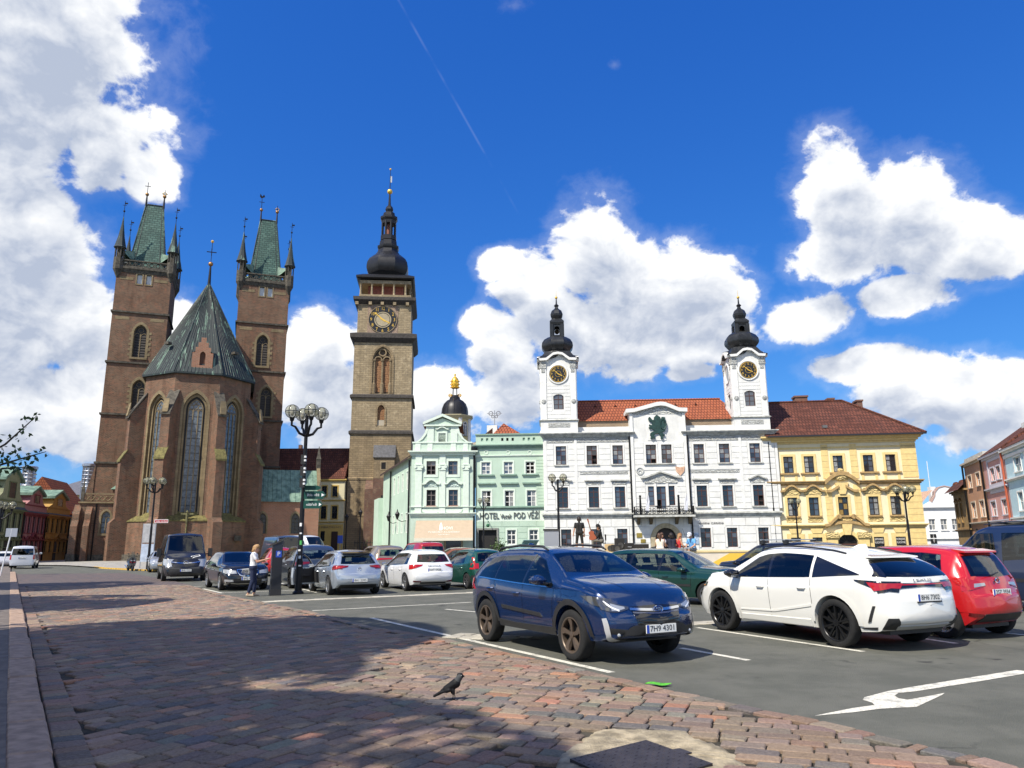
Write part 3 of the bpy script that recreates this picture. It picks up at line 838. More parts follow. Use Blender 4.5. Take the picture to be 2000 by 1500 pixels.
 for sgn in(-1,1):
  bb=MB().box(-.35,.35,-.5,.2,0,.35);bb.build('roof_hatch',darkstone,root,(UC+sgn*4.4,-3.9-(sgn>0)*.2,30.0 if sgn<0 else 29.2),sgn*.7)
 for side,tu in((0,-12.4),(1,6.0)):
  T=4.0;v0=9.7;v1=v0+8
  def tower_face(rz,loc,main):
   holes=[]
   if main:
    wc=.3 if side==0 else.25
    holes=[gothic(wc-.95,wc+.95,31.0,35.0,.55),gothic((.8 if side==0 else 1.3)-.9,(.8 if side==0 else 1.3)+.9,22.6,26.2,.55)]
    holes+=[[(a,43.1),(a+.75,43.1),(a+.75,44.7),(a,44.7)]for a in((-1.0,.35)if side==0 else(-.75,.55))]
   wall_poly(root,'tower_wall',brick,[(-T,0),(T,0),(T,45.4),(-T,45.4)],holes,.5,0,loc,rz,stone)
   if main:
    for h,zz0,zs_,w_ in((wc,31.0,35.0,1.9),((.8 if side==0 else 1.3),22.6,26.2,1.8)):
     b=MB();arch_frame(b,h,zz0,zs_,w_,.32,-.06,.04)
     for j in range(5):b.box(h-w_/2-.62,h-w_/2-.32,-.05,.03,zz0+.2+j*.85,zz0+.6+j*.85);b.box(h+w_/2+.32,h+w_/2+.66,-.05,.03,zz0+.35+j*.85,zz0+.75+j*.85)
     b.box(h-w_/2-.3,h+w_/2+.3,-.18,.06,zz0-.3,zz0)
     b.build('window_surround',stone,root,loc,rz)
     gothic_light(root,h,zz0,zs_,w_,2,6,darkglass,stone,loc,rz,.42,panes=False)
    for a in((-1.0,.35)if side==0 else(-.75,.55)):
     b=MB();ring_between(b,[(a-.2,42.9),(a+.95,42.9),(a+.95,44.95),(a-.2,44.95),(a-.2,42.9)],[(a,43.1),(a+.75,43.1),(a+.75,44.7),(a,44.7),(a,43.1)],-.06,.03);b.build('window_surround',stone,root,loc,rz)
     box('pane',mat('sky_pane',(.35,.42,.5),.06,spec=1.0),root,0,1,0,1,0,1)
     o=root.children[-1]if False else None
     pn=[c for c in COL.objects if c.parent==root][-1]
     M_=Matrix.Translation(loc)@Matrix.Rotation(rz,4,'Z')@Matrix.Translation((a+.375,.3,43.9));pn.location=M_.translation;pn.rotation_euler=(0,0,rz);pn.scale=(.75,.03,1.6)
  tower_face(0,(tu,v0,0),True);tower_face(PI/2,(tu+T,v0+4,0),False);tower_face(-PI/2,(tu-T,v0+4,0),False)
  for z in(38.3,30.1,21.9,14.4):
   b=MB();o_=.22
   b.box(tu-T-o_,tu+T+o_,v0-o_,v1+o_,z-.16,z+.12);b.build('string_course',darkstone,root)
  for j,z in enumerate((37.0,43.6)):
   for sgn in(-1,1):
    b=MB().box(tu+sgn*(T-1.5)-1.0,tu+sgn*(T-1.5)+1.0,v0-.03,v0+.02,z,z+.5);b.build('corner_stone',stone,root)
  b=MB()
  b.lathe([(T*1.414+.1,44.8),(T*1.414+.35,45.3),(T*1.414+.5,45.4),(T*1.414+.5,45.75)],4,(tu,v0+4),PI/4);b.build('gallery_cornice',darkstone,root)
  E_=T+.2
  for rz,loc in((0,(tu,v0+4-E_,0)),(PI/2,(tu+E_,v0+4,0)),(-PI/2,(tu-E_,v0+4,0))):
   b=MB();b.box(-E_,E_,0,.22,45.75,45.95);b.box(-E_,E_,-.04,.26,46.75,46.95)
   n=9
   for i in range(n):
    x=-E_+2*E_*(i+.5)/n;b.torus((x,.11,46.35),.3,.075,10,4,Matrix.Rotation(PI/2,4,'X'));b.box(x+E_/n-.05,x+E_/n+.05,.04,.18,45.9,46.8)
   b.build('balustrade',darkstone,root,loc,rz)
  for sx in(-1,1):
   for sy in(-1,1):
    cx,cy=tu+sx*(T-.12),v0+4+sy*(T-.12)
    b=MB();b.lathe([(.12,43.7),(.45,44.5),(.78,45.2),(.78,47.1)],8,(cx,cy),PI/8)
    for i in range(8):a=PI/8+i*PI/4;b.tube([(cx+.66*math.cos(a),cy+.66*math.sin(a),47.1),(cx+.66*math.cos(a),cy+.66*math.sin(a),48.8)],.09,5)
    b.lathe([(.3,47.1),(.3,48.8)],6,(cx,cy));b.lathe([(.78,48.7),(.78,48.95)],8,(cx,cy),PI/8)
    tr=b.build('turret',darkstone,root)
    MB().lathe([(.98,48.85),(.86,49.1),(.5,50.7),(.17,53.0),(.06,54.2)],8,(cx,cy),PI/8).build('turret_roof',copper_old,tr)
    b=MB();b.tube([(cx,cy,54),(cx,cy,57)],.045,5);b.ball((cx,cy,55.2),.17,8,5);b.box(cx-.3,cx+.3,cy-.02,cy+.02,56.2,56.26);b.add([(cx,cy,56.4),(cx+.45,cy,56.5),(cx+.4,cy,56.75),(cx,cy,56.7)],[(0,1,2,3)]);b.build('turret_vane',iron,tr)
    q=MB();m0,m1=(tu+sx*3.6,v0+4+sy*3.6),(tu+sx*2.0,v0+4+sy*2.2)
    q.add([(m0[0]-sy*0,m0[1]-1.0*sy*0+.0,48.6),(m0[0],m0[1]-sy*1.3,47.3),(m1[0],m1[1]-sy*1.3,47.6),(m1[0],m1[1],49.2),(m0[0]-sx*1.3,m0[1],47.3),(m1[0]-sx*.2,m1[1],47.6)],[(0,1,2,3),(0,3,5,4)])
    q.build('turret_link_roof',copper,root)
  rb,rt,zt=2.75,1.35,58.6
  cy=v0+4
  b=MB();b.add([(tu-rb,cy-rb,45.9),(tu+rb,cy-rb,45.9),(tu+rb,cy+rb,45.9),(tu-rb,cy+rb,45.9),(tu-rt,cy,zt),(tu+rt,cy,zt)],[(0,1,5,4),(1,2,5),(2,3,4,5),(3,0,4)])
  rf=b.build('tower_roof',shingle,root)
  for k,(a,c)in enumerate((((tu-rb,cy-rb),(tu-rt,cy)),((tu+rb,cy-rb),(tu+rt,cy)))):
   MB().tube([(*a,45.9),(*c,zt)],.1,5).build('roof_hip',copper_old,rf)
   f=(.35 if k==0 else.65)
   a2=(tu+(-rb+.8 if k==0 else rb-.8),cy-rb);c2=(tu+(-rt+.25 if k==0 else rt-.25),cy)
   MB().tube([(a2[0],a2[1]-.02,45.9),(c2[0],c2[1]-.02,zt-.3)],.07,5).build('roof_hip',copper_old,rf)
  MB().tube([(tu-rt,cy,zt),(tu+rt,cy,zt)],.12,6).build('roof_ridge',copper_old,rf)
  for sgn in(-1,1):
   x=tu+sgn*rt;h=62.6 if sgn<0 else 61.6
   b=MB();b.tube([(x,cy,zt-.4),(x,cy,zt+1.8)],[.2,.1],6);b.tube([(x,cy,zt+1.8),(x,cy,h)],.05,5);b.box(x-.45,x+.45,cy-.03,cy+.03,h-.75,h-.66)
   if side==1 and sgn<0:b.add([(x-.1,cy,h),(x+.5,cy,h+.35),(x+.3,cy,h+.8),(x,cy,h+.4),(x-.35,cy,h+.9),(x-.4,cy,h+.3)],[(0,1,2,3),(0,3,4,5)])
   fi=b.build('finial',iron,root);MB().ball((x,cy,zt+1.8),.3,10,6).build('finial_ball',rust,fi,smooth=True)
   if sgn>0:MB().torus((x,cy,h-.7),.28,.06,8,4,Matrix.Rotation(PI/2,4,'X')).build('finial_cross',gold,fi)
 L=-15.75;Rr=-9.2;v=-2.0
 hole=gothic(-13.05,-11.95,3.7,5.9,.55)
 wall_poly(root,'porch_wall',brick,[(L,.9),(Rr,.9),(Rr,7.7),(L,7.7)],[hole],.4,v,reveal=stone)
 b=MB().box(L,Rr,v+.41,9.6,.0,7.6);b.build('porch_body',brick,root)
 b=MB().box(L-.12,Rr,v-.14,v+.4,0,.9);b.build('base_course',darkstone,root)
 b=MB();arch_frame(b,-12.5,3.7,5.9,1.1,.22,v-.05,v+.03);b.box(-13.3,-11.7,v-.12,v+.05,3.4,3.7);b.build('window_surround',stone,root)
 gothic_light(root,-12.5,3.7,5.9,1.1,2,3,leadglass,stone,None,0,v+.3)
 b=MB().box(L-.2,Rr,v-.2,v+.4,7.7,7.9);b.build('porch_cornice',stone,root)
 b=MB();b.box(L,Rr,v,v+.2,8.85,9.05)
 for i in range(9):b.torus((L+.55+i*.68,v+.1,8.38),.3,.07,10,4,Matrix.Rotation(PI/2,4,'X'))
 b.box(L,L+.25,v,v+.22,7.9,8.85);b.box(Rr-.3,Rr,v,v+.22,7.9,8.85);b.build('balustrade',stone,root)
 b=MB().lathe([(.28,7.9),(.28,9.6),(.12,10.1),(.02,11.2)],4,(L+.2,v+.1),PI/4);b.build('pinnacle',darkstone,root)
 for(x,w_,d0)in((L-.2,.8,0),(L+1.2,.7,.0)):
  prof=[(.2,0),(-1.5,0),(-1.5,4.6),(-.9,5.4),(-.9,6.2),(.2,7.5)]
  b=MB();b.loft([[(x-w_/2,v+q,z)for q,z in prof],[(x+w_/2,v+q,z)for q,z in prof]]);b.build('buttress',brick,root)
  if d0==0 and x<L:MB().box(x-w_/2-.1,x+w_/2+.1,v-1.65,v,0,1.0).build('base_course',darkstone,root)
 MB().tube([(L+2.0,v-.12,7.6),(L+2.0,v-.12,.1)],.09,6).build('downpipe',iron,root)
 b=MB().box(-13.0,-9.0,5.2,9.7,7.6,10.2);b.build('stair_block',brick,root)
 b=MB().add([(-13.3,4.9,10.1),(-8.9,4.9,10.1),(-8.9,9.72,13.0),(-11.2,9.72,13.0),(-13.3,9.72,10.1)],[(0,1,2,3),(0,3,4)]);b.build('stair_roof',copper,root)
 b=MB().add([(-17.9,9.6,7.0),(-16.3,9.6,14.2),(-16.3,9.6,7.0),(-17.9,12,7.0),(-16.3,12,14.2)],[(0,2,1),(0,1,4,3)]);b.build('side_buttress',brick,root)
 MB().box(-17.95,-15.6,9.55,12,0,7.02).build('side_buttress_foot',brick,root)
 L,Rr,v=4.6,15.5,-2.0
 hs=[gothic(7.05,8.2,3.6,5.7,.55),gothic(11.65,12.75,3.6,5.9,.55)]
 wall_poly(root,'sacristy_wall',brick2,[(L,0),(Rr,0),(Rr,8.3),(L,8.3)],hs,.4,v,reveal=stone)
 b=MB();b.add([(Rr,v,0),(Rr,6,0),(Rr,6,8.3),(Rr,v,8.3),(Rr,2,13.4)],[(0,1,2,4,3)]);b.build('sacristy_gable',brick2,root)
 for h in(7.62,12.2):
  b=MB();arch_frame(b,h,3.6,5.75,1.12,.2,v-.04,v+.03);b.build('window_surround',stone,root)
  gothic_light(root,h,3.6,5.75,1.12,2,4,mat('dark_leaded_glass',(.03,.035,.04),.25),darkstone,None,0,v+.3)
 b=MB().add([(L,v-.35,8.15),(Rr-.1,v-.35,8.15),(Rr-.1,2,13.2),(L,2,13.2),(Rr-.1,6.3,8.15),(L,6.3,8.15)],[(0,1,2,3),(3,2,4,5)]);rf=b.build('sacristy_roof',copper,root)
 sm=MB()
 for i in range(17):x=L+.4+i*.64;sm.tube([(x,v-.36,8.17),(x,2,13.22)],.04,4)
 sm.build('roof_seams',copper,rf)['kind']='stuff'
 b=MB();b.loft([[(Rr-.25,v-.5,8.1),(Rr+.25,v-.5,8.1),(Rr+.25,v-.5,8.6),(Rr-.25,v-.5,8.6)],[(Rr-.25,2,13.4),(Rr+.25,2,13.4),(Rr+.25,2,13.9),(Rr-.25,2,13.9)]]);b.build('gable_coping',stone,root)
 for(x,y,z)in((Rr,v-.4,8.0),(Rr,2,13.6)):
  b=MB();b.lathe([(.42,z-.3),(.42,z+1.3),(.5,z+1.35),(.3,z+2.0),(.05,z+3.4)],4,(x,y),PI/4);b.build('pinnacle',darkstone,root)
 MB().box(4.8,Rr,v-.12,v+.2,0,.6).build('base_course',darkstone,root)
 MB().box(4.8,7.2,2,9.7,0,8).build('sacristy_link',brick,root)
 cr=mat('mossy_relief',(.16,.15,.07),.95,var=.4)
 fx=UC+.1;fv=-(circ+1.0)*math.cos(PI/8)-.1
 b=MB();b.tube([(fx,fv,3.4),(fx,fv,6.6)],.09,6);b.box(fx-.75,fx+.75,fv-.1,fv+.1,6.0,6.2);b.ball((fx,fv-.1,6.35),.16,8,6);b.tube([(fx,fv-.12,6.2),(fx,fv-.12,5.2),(fx+.05,fv-.12,4.4)],[.2,.16,.08],6);b.build('crucifix',cr,root)
 MB().box(4.0,4.9,-5.6,-4.5,2.6,3.3).build('wall_lamp_box',darkstone,root)
church()
# ------------------------------------------------------------------ clocks
def clock(parent,u,v,z,r,face,ring,num,hand,inner=None,size=.2,nr=.84):
 M=Matrix.Translation((u,v,z))@Matrix.Rotation(PI/2,4,'X')
 disc=MB().lathe([(r,-.02),(r,.05),(r*.985,.06)],36);o=disc.build('clock_face',face,parent);o.matrix_local=M
 b=MB();b.torus((0,0,.06),r*.99,r*.03,32,4);b.build('clock_rim',ring,o)
 if inner:
  MB().lathe([(r*.62,.05),(r*.62,.075)],32).build('inner_dial',inner,o)
  MB().torus((0,0,.075),r*.62,r*.022,32,4).build('dial_ring',face,o);MB().torus((0,0,.085),r*.5,r*.018,32,4).build('dial_ring',face,o)
 else:MB().torus((0,0,.06),r*.36,r*.02,24,4).build('dial_ring',num,o)
 for h in range(1,13):
  a=R(90-30*h);rr=r*nr
  t=link('numeral',text_cache(str(h),num),o,(rr*math.cos(a),rr*math.sin(a),.066));t.scale=(r*size*(1.0 if h<10 else.85),r*size*1.15,1)
 for nm,ang,L,w in(('hour_hand',90-30*3.87,.58,.06),('minute_hand',90-6*52,.80,.05)):
  b=MB();b.add([(-.2*r,-w*r*.5,0),(0,-w*r,0),(L*r*.78,-w*r*.5,0),(L*r*.78,-w*r*1.9,0),(L*r,0,0),(L*r*.78,w*r*1.9,0),(L*r*.78,w*r*.5,0),(0,w*r,0),(-.2*r,w*r*.5,0)],[tuple(range(9))])
  q=b.build(nm,hand,o,(0,0,.10 if nm[0]=='h' else.13),R(ang))
 return o
_tc={}
def text_cache(t,m_):
 k=(t,m_.name)
 if k not in _tc:_tc[k]=text_mesh(t,1.0,m_,.01)
 return _tc[k]
def rustic(root,matl,u0,u1,z0,z1,holes,h,proud=.045,gap=.05,joint=None,name='stucco_band',v=0.0,mg=.0):
 n=max(1,round((z1-z0)/h));h=(z1-z0)/n
 for i in range(n):
  a,c=z0+i*h+gap/2,z0+(i+1)*h-gap/2
  seg=[(u0,u1)]
  for q in holes:
   if q[2]-mg<c-.02 and q[3]+mg>a+.02:
    ns=[]
    for s,e in seg:
     l,r_=q[0]-mg,q[1]+mg
     if r_<=s or l>=e:ns.append((s,e));continue
     if l>s:ns.append((s,l))
     if r_<e:ns.append((r_,e))
    seg=ns
  for s,e in seg:
   if e-s<.12:continue
   k=max(1,round((e-s)/joint))if joint else 1
   cuts=[s+(e-s)*j/k for j in range(k+1)]
   if joint and k>1 and i%2:cuts=[s]+[(cuts[j]+cuts[j+1])/2 for j in range(k)]+[e]
   for j in range(len(cuts)-1):
    g2=gap/2 if joint else 0
    box(name,matl,root,cuts[j]+(g2 if j else 0),cuts[j+1]-(g2 if j<len(cuts)-2 else 0),v-proud,v+.005,a,c)
def surround(root,matl,q,t=.16,proud=.06,name='window_surround',v=0.0,bottom=False):
 a,c,d,e=q;b=MB()
 b.box(a-t,a,v-proud,v+.01,d,e+t);b.box(c,c+t,v-proud,v+.01,d,e+t);b.box(a,c,v-proud,v+.01,e,e+t)
 if bottom:b.box(a-t,c+t,v-proud,v+.01,d-t,d)
 return b.build(name,matl,root)
def sill(root,matl,q,t=.22,proud=.18,h=.13,v=0.0):
 return box('window_sill',matl,root,q[0]-t,q[1]+t,v-proud,v+.02,q[2]-h,q[2]-.003)
def cornice(root,matl,u0,u1,z0,steps,v=0.0,name='cornice',back=.4):
 b=MB();z=z0
 for h,p in steps:b.box(u0-p*.9,u1+p*.9,v-p,v+back,z,z+h-.002);z+=h
 return b.build(name,matl,root)
def volute_hood(root,matl,u0,u1,z0,h,proud=.22,t=.16,v=0.0,name='window_hood',shape='arch'):
 c=(u0+u1)/2;w=(u1-u0)/2
 if shape=='arch':pr=[(-1,0),(-.62,.12),(-.45,.55),(-.2,.9),(0,1),(.2,.9),(.45,.55),(.62,.12),(1,0)]
 elif shape=='gable':pr=[(-1,0),(-.75,.08),(0,1),(.75,.08),(1,0)]
 else:pr=[(-1,0),(1,0)]
 up=[(c+x*w,z0+t+y*h)for x,y in pr];lo=[(c+x*w*.97,z0+y*h)for x,y in pr]
 b=MB();ring_between(b,up,lo,v-proud,v+.02);return b.build(name,matl,root)
def relief_mat(name,col,sc=9):
 if name in MATS:return MATS[name]
 M=bpy.data.materials.new(name);M.use_nodes=True;MATS[name]=M;t=M.node_tree;g=NG(t);b=t.nodes['Principled BSDF'];b.inputs['Roughness'].default_value=.85
 uv,pos,z=wall_uv(g)
 w=g.n('ShaderNodeTexWave',wave_type='RINGS');g.put(w.inputs['Vector'],uv);w.inputs['Scale'].default_value=sc*.16;w.inputs['Distortion'].default_value=9;w.inputs['Detail'].default_value=2;w.inputs['Detail Scale'].default_value=1.6
 g.put(b.inputs['Base Color'],g.mix(g.ramp(w.outputs[1],.25,.6),tuple(x*.55 for x in col),col))
 bn=g.n('ShaderNodeBump');bn.inputs['Strength'].default_value=1;bn.inputs['Distance'].default_value=.06;g.put(bn.inputs['Height'],w.outputs[1]);g.put(b.inputs['Normal'],bn.outputs[0])
 return M
winglass=mat('window_glass',(0.018,0.021,0.025),0.04,spec=0.9)
winsky=mat('window_glass_sky',(0.07,0.085,0.11),0.03,spec=1.0)
wincurt=mat('window_curtain',(0.26,0.26,0.25),0.12,spec=0.9,var=.35,vscale=6)
windark=mat('open_window',(0.006,0.006,0.007),.9)
brownframe=mat('brown_window_frame',(0.075,0.028,0.020),.5)
blackframe=mat('dark_window_frame',(0.022,0.016,0.013),.5)
whiteframe=mat('white_window_frame',(0.74,0.72,0.68),.5)
# ------------------------------------------------------------------ stone clock tower
def clock_tower():
 p=AT(745,1068,130)
 ash=brickmat('tower_ashlar',(0.40,0.315,0.195),(0.30,0.238,0.15),(0.21,0.165,0.105),1.0,0.34,0.03,0.3,patch=(.52,.42,.27),dirt=.3,bump=.7)
 ash_d=brickmat('tower_lower_ashlar',(0.35,0.265,0.155),(0.265,0.20,0.122),(0.17,0.13,0.085),0.95,0.34,0.03,0.45,dirt=.4,bump=.7)
 blk=mat('black_sheet_roof',(0.018,0.018,0.020),.42,0.3,var=.3,vscale=2)
 dk=mat('tower_cornice',(0.06,0.052,0.045),.8,var=.4)
 root=thing('clock_tower','tall sandstone clock tower with black onion dome and gold ball','tower',(p.x,130,0),R(6))
 w=Wall(root)
 c3=lambda x,y:(620+x/3.75,320+y/3.75)
 c4=lambda x,y:(620+x/3.409,640+y/3.409)
 Z3=lambda y,v=0,x=480:w.z(*c3(x,y),v)
 Z4=lambda y,v=0,x=430:w.z(*c4(x,y),v)
 hw=(w.u(*c4(628,300))-w.u(*c4(239,300)))/2;uc=(w.u(*c4(628,300))+w.u(*c4(239,300)))/2;Dp=hw*2
 def stage(name,m_,z0,z1,o,holes=(),reveal=None):
  h2=hw+o
  wall_poly(root,name,m_,[(uc-h2,z0),(uc+h2,z0),(uc+h2,z1),(uc-h2,z1)],list(holes),.6,-o,reveal=reveal)
  b=MB();b.add([(uc+h2,-o,z0),(uc+h2,Dp+o,z0),(uc+h2,Dp+o,z1),(uc+h2,-o,z1),(uc-h2,-o,z0),(uc-h2,Dp+o,z0),(uc-h2,Dp+o,z1),(uc-h2,-o,z1)],[(0,1,2,3),(5,4,7,6),(1,5,6,2)]);b.build(name,m_,root)
 z={k:Z4(y)for k,y in dict(b=1250,s5=1005,s4=697,s3=457,s2t=90).items()}
 zc0,zc1=Z3(1290),Z3(1255)
 ztop=Z3(1000)
 wcx=(w.u(*c4(350,300))+w.u(*c4(512,300)))/2
 big=gothic(wcx-1.75,wcx+1.75,Z4(440),Z4(215),.5)
 sm=gothic(wcx-.62,wcx+.62,Z4(652),Z4(545),.4)
 stage('shaft_wall',ash_d,0,z['b'],.45);stage('shaft_wall',ash_d,z['b'],z['s5'],.25);stage('shaft_wall',ash_d,z['s5'],z['s4'],.15)
 stage('shaft_wall',ash,z['s4'],z['s3'],.06,[sm],ash);stage('belfry_wall',ash,z['s3'],zc0,0,[big],ash);stage('clock_wall',ash,zc0,ztop,-.35)
 for nm,zz,o,h,m_ in(('string_course',z['b'],.5,.16,ash_d),('string_course',z['s5'],.35,.2,ash_d),('string_course',z['s4'],.42,.3,dk),('string_course',z['s3'],.42,.3,dk)):
  b=MB();b.lathe([((hw+o)*1.414,zz-h),((hw+o)*1.414,zz+h*.5),((hw+.05)*1.414,zz+h*1.3)],4,(uc,hw),PI/4);b.build(nm,m_,root)
 b=MB();b.lathe([((hw+.1)*1.414,zc0-.5),((hw+.75)*1.414,zc0+.25),((hw+.8)*1.414,zc1+.1),((hw-.2)*1.414,zc1+.5)],4,(uc,hw),PI/4);b.build('cornice',dk,root)
 b=MB();b.lathe([((hw-.3)*1.414,ztop-.7),((hw+.45)*1.414,ztop),((hw+.5)*1.414,Z3(978)),((hw-.3)*1.414,Z3(968))],4,(uc,hw),PI/4);b.build('cornice',dk,root)
 for x in(290,388,476,566,660):
  u=w.u(*c3(x,1005));box('cornice_bracket',ash,root,u-.28,u+.28,-.25,.4,ztop-.9,ztop-.35)
 zs=Z4(215)
 b=MB();arch_frame(b,wcx,Z4(440),zs,3.5,.35,-.12,.05,.5);arch_frame(b,wcx,Z4(440),zs,3.1,.2,.15,.4,.5)
 for s in(-1,0,1):b.lathe([(.36,Z4(440)),(.36,Z4(375)),(.22,Z4(365)),(.2,Z4(228)),(.36,Z4(218)),(.36,Z4(212))],8,(wcx+s*1.45,.25))
 for s in(-1,1):ring_between(b,arch_pts(wcx+s*.77-.74,wcx+s*.77+.74,zs,8),arch_pts(wcx+s*.77-.55,wcx+s*.77+.55,zs,8),.1,.45)
 b.torus((wcx,.25,Z4(165)),.62,.16,16,6,Matrix.Rotation(PI/2,4,'X'));b.build('window_tracery',ash_d,root)
 wood=mat('shutter_planks',(.27,.135,.06),.8,var=.45,vscale=5)
 for s in(-1,1):
  z0,z1=Z4(425),zs+.35;n=15
  for i in range(n):box('shutter_board',wood,root,wcx+s*.77-.6,wcx+s*.77+.6,.44+(i%2)*.02,.5,z0+(z1-z0)*i/n,z0+(z1-z0)*(i+1)/n-.03)
 MB().prism(gothic(wcx-1.7,wcx+1.7,Z4(440),zs,.5),.52,.56).build('window_backing',mat('tympanum',(.12,.09,.06),.9),root)
 b=MB();arch_frame(b,wcx,Z4(652),Z4(545),1.24,.3,-.16,0,.4);b.build('window_surround',ash_d,root)
 for i in range(9):zz=Z4(612)+i*.3;box('shutter_board',wood,root,wcx-.6,wcx+.6,.25,.3,zz,zz+.26)
 box('shutter_sill',mat('pale_stone',(.42,.37,.28),.9),root,wcx-.6,wcx+.6,.1,.3,Z4(652),Z4(615))
 u,zz=w.uz(*c3(479,1143),.35);r=108/3.75/(FPX/130)
 a=w.rect(*c3(367,1038),*c3(590,1248),.35)
 pk=relief_mat('pink_clock_relief',(.50,.36,.26),16)
 pn=box('clock_panel',pk,root,a[0],a[1],.30,.42,a[2],a[3])
 clock(root,u,.26,zz,r,mat('clock_black',(.012,.012,.014),.4),ash,gold,gold,mat('clock_dial',(.38,.32,.21),.8,var=.15),.30,.815)
 zg0,zg1=Z3(968),Z3(845);gh=hw-.45
 for i,x in enumerate((315,397,478,560,645)):
  uu=w.u(*c3(x,910));b=MB();b.lathe([(.3,Z3(955)),(.2,Z3(945)),(.17,Z3(885)),(.3,Z3(872))],10,(uu,.75));b.build('gallery_column',ash,root,smooth=True)
 for j in range(4):
  for q in(uc+gh-.3,):b=MB();b.lathe([(.3,Z3(955)),(.2,Z3(945)),(.17,Z3(885)),(.3,Z3(872))],10,(q,2.6+j*2.1));b.build('gallery_column',ash,root,smooth=True)
 b=MB();b.lathe([(gh*1.414,zg0),(gh*1.414,Z3(952))],4,(uc,hw),PI/4);b.build('gallery_parapet',ash,root)
 b=MB();b.lathe([(gh*1.414,Z3(872)),(gh*1.414,Z3(848))],4,(uc,hw),PI/4);b.build('gallery_lintel',ash,root)
 b=MB();b.lathe([((gh-1.5)*1.414,zg0),((gh-1.5)*1.414,Z3(872))],4,(uc,hw),PI/4);b.build('gallery_core',mat('red_plaster',(.26,.085,.06),.9,var=.3),root)
 z1=Z3(840);b=MB();b.lathe([((hw-.1)*1.414,z1),((hw+.15)*1.414,z1+.2),((hw+.15)*1.414,z1+.55),(hw*.95*1.2,z1+1.2)],4,(uc,hw),PI/4);b.build('dome_base',blk,root)
 K=FPX/(130+hw)*3.75
 vz=lambda y:w.z(*c3(490,y),hw)
 prof=[(150,826),(163,806),(169,785),(169,765),(163,738),(147,712),(122,692),(98,675),(84,655),(78,637),(86,628),(87,612),(72,604),(68,574),(60,568)]
 dm=MB().lathe([(r_/K,vz(y))for r_,y in prof],8,(uc,hw),PI/8).build('onion_dome',blk,root,smooth=True,ang=35)
 b=MB();b.lathe([(64/K,vz(566)),(64/K,vz(535)),(56/K,vz(532))],8,(uc,hw),PI/8)
 for i in range(8):a_=PI/8+i*PI/4;b.tube([(uc+52/K*math.cos(a_),hw+52/K*math.sin(a_),vz(535)),(uc+52/K*math.cos(a_),hw+52/K*math.sin(a_),vz(432))],9/K,6)
 b.lathe([(58/K,vz(445)),(60/K,vz(425)),(70/K,vz(410)),(70/K,vz(396)),(50/K,vz(388)),(46/K,vz(366)),(26/K,vz(352)),(33/K,vz(338)),(28/K,vz(322)),(11/K,vz(302)),(7/K,vz(225))],8,(uc,hw),PI/8)
 ln=b.build('lantern',blk,root)
 MB().lathe([(18/K,vz(535)),(18/K,vz(440))],6,(uc,hw)).build('lantern_core',mat('lantern_brick',(.25,.10,.07),.9),ln)
 sp=MB().tube([(uc,hw,vz(225)),(uc,hw,vz(35))],[.1,.05],6).build('spire_rod',iron,root)
 MB().ball((uc,hw,vz(203)),21/K,16,10).build('gilt_ball',gold,sp,smooth=True)
 MB().ball((uc,hw,vz(38)),9/K,6,4).build('gilt_star',gold,sp)
 MB().box(uc-.05,uc+.35,hw-.03,hw+.03,vz(135),vz(90)).build('weather_vane',mat('silver_vane',(.6,.6,.58),.3,.8),sp)
 q=w.rect(*c4(375,870),*c4(512,1000),-.6)
 b=MB().box(q[0],q[1],-1.0,.0,z['s5']-.1,q[3]+.3);b.build('oriel',ash_d,root)
 zt=Z4(778);b=MB().add([(q[0]-.15,-1.25,q[3]+.1),(q[1]+.15,-1.25,q[3]+.1),(q[1]+.15,-.1,zt),(q[0]-.15,-.1,zt),(q[0]-.15,-.1,q[3]+.1),(q[1]+.15,-.1,q[3]+.1)],[(0,1,2,3),(0,3,4),(1,5,2),(4,5,1,0)]);b.build('oriel_roof',mat('lead_sheet',(.075,.075,.08),.5,.3,var=.3),root)
 a=w.rect(*c4(425,897),*c4(455,942),-1.0);surround(root,ash,a,.18,.05,v=-1.0,bottom=True);box('pane',windark,root,a[0],a[1],-1.02,-.98,a[2],a[3])
 tb=brickmat('turret_brick',(.20,.10,.07),(.14,.085,.062),(.17,.13,.10),.5,.2,.03,.5,patch=(.25,.18,.11))
 q=w.rect(*c4(310,1010),*c4(372,1470),-2);q2=w.rect(*c4(365,1010),*c4(470,1470),-2.5)
 b=MB().box(q2[0],q2[1],-3.0,0,0,z['s5']-.2);b.build('stair_turret',tb,root)
 b=MB();b.loft([[(q[0],y,zz)for y,zz in((-2.4,0),(-2.4,Z4(1080)),(-.2,Z4(1015)),(-.2,0))],[(q2[0]-.01,y,zz)for y,zz in((-2.4,0),(-2.4,Z4(1080)),(-.2,Z4(1015)),(-.2,0))]]);b.build('buttress',tb,root)
 for x,y in((432,1133),(428,1272)):
  a=w.rect(*c4(x-9,y-17),*c4(x+9,y+17),-3.0);box('slit_window',windark,root,a[0],a[1],-3.03,-2.9,a[2],a[3])
 a=w.rect(*c4(400,1355),*c4(462,1440),-3.0);box('doorway',mat('green_door',(.02,.035,.025),.6),root,a[0],a[1],-3.04,-2.9,0,a[3]);surround(root,ash_d,(a[0],a[1],0,a[3]),.25,.08,v=-3.0)
clock_tower()
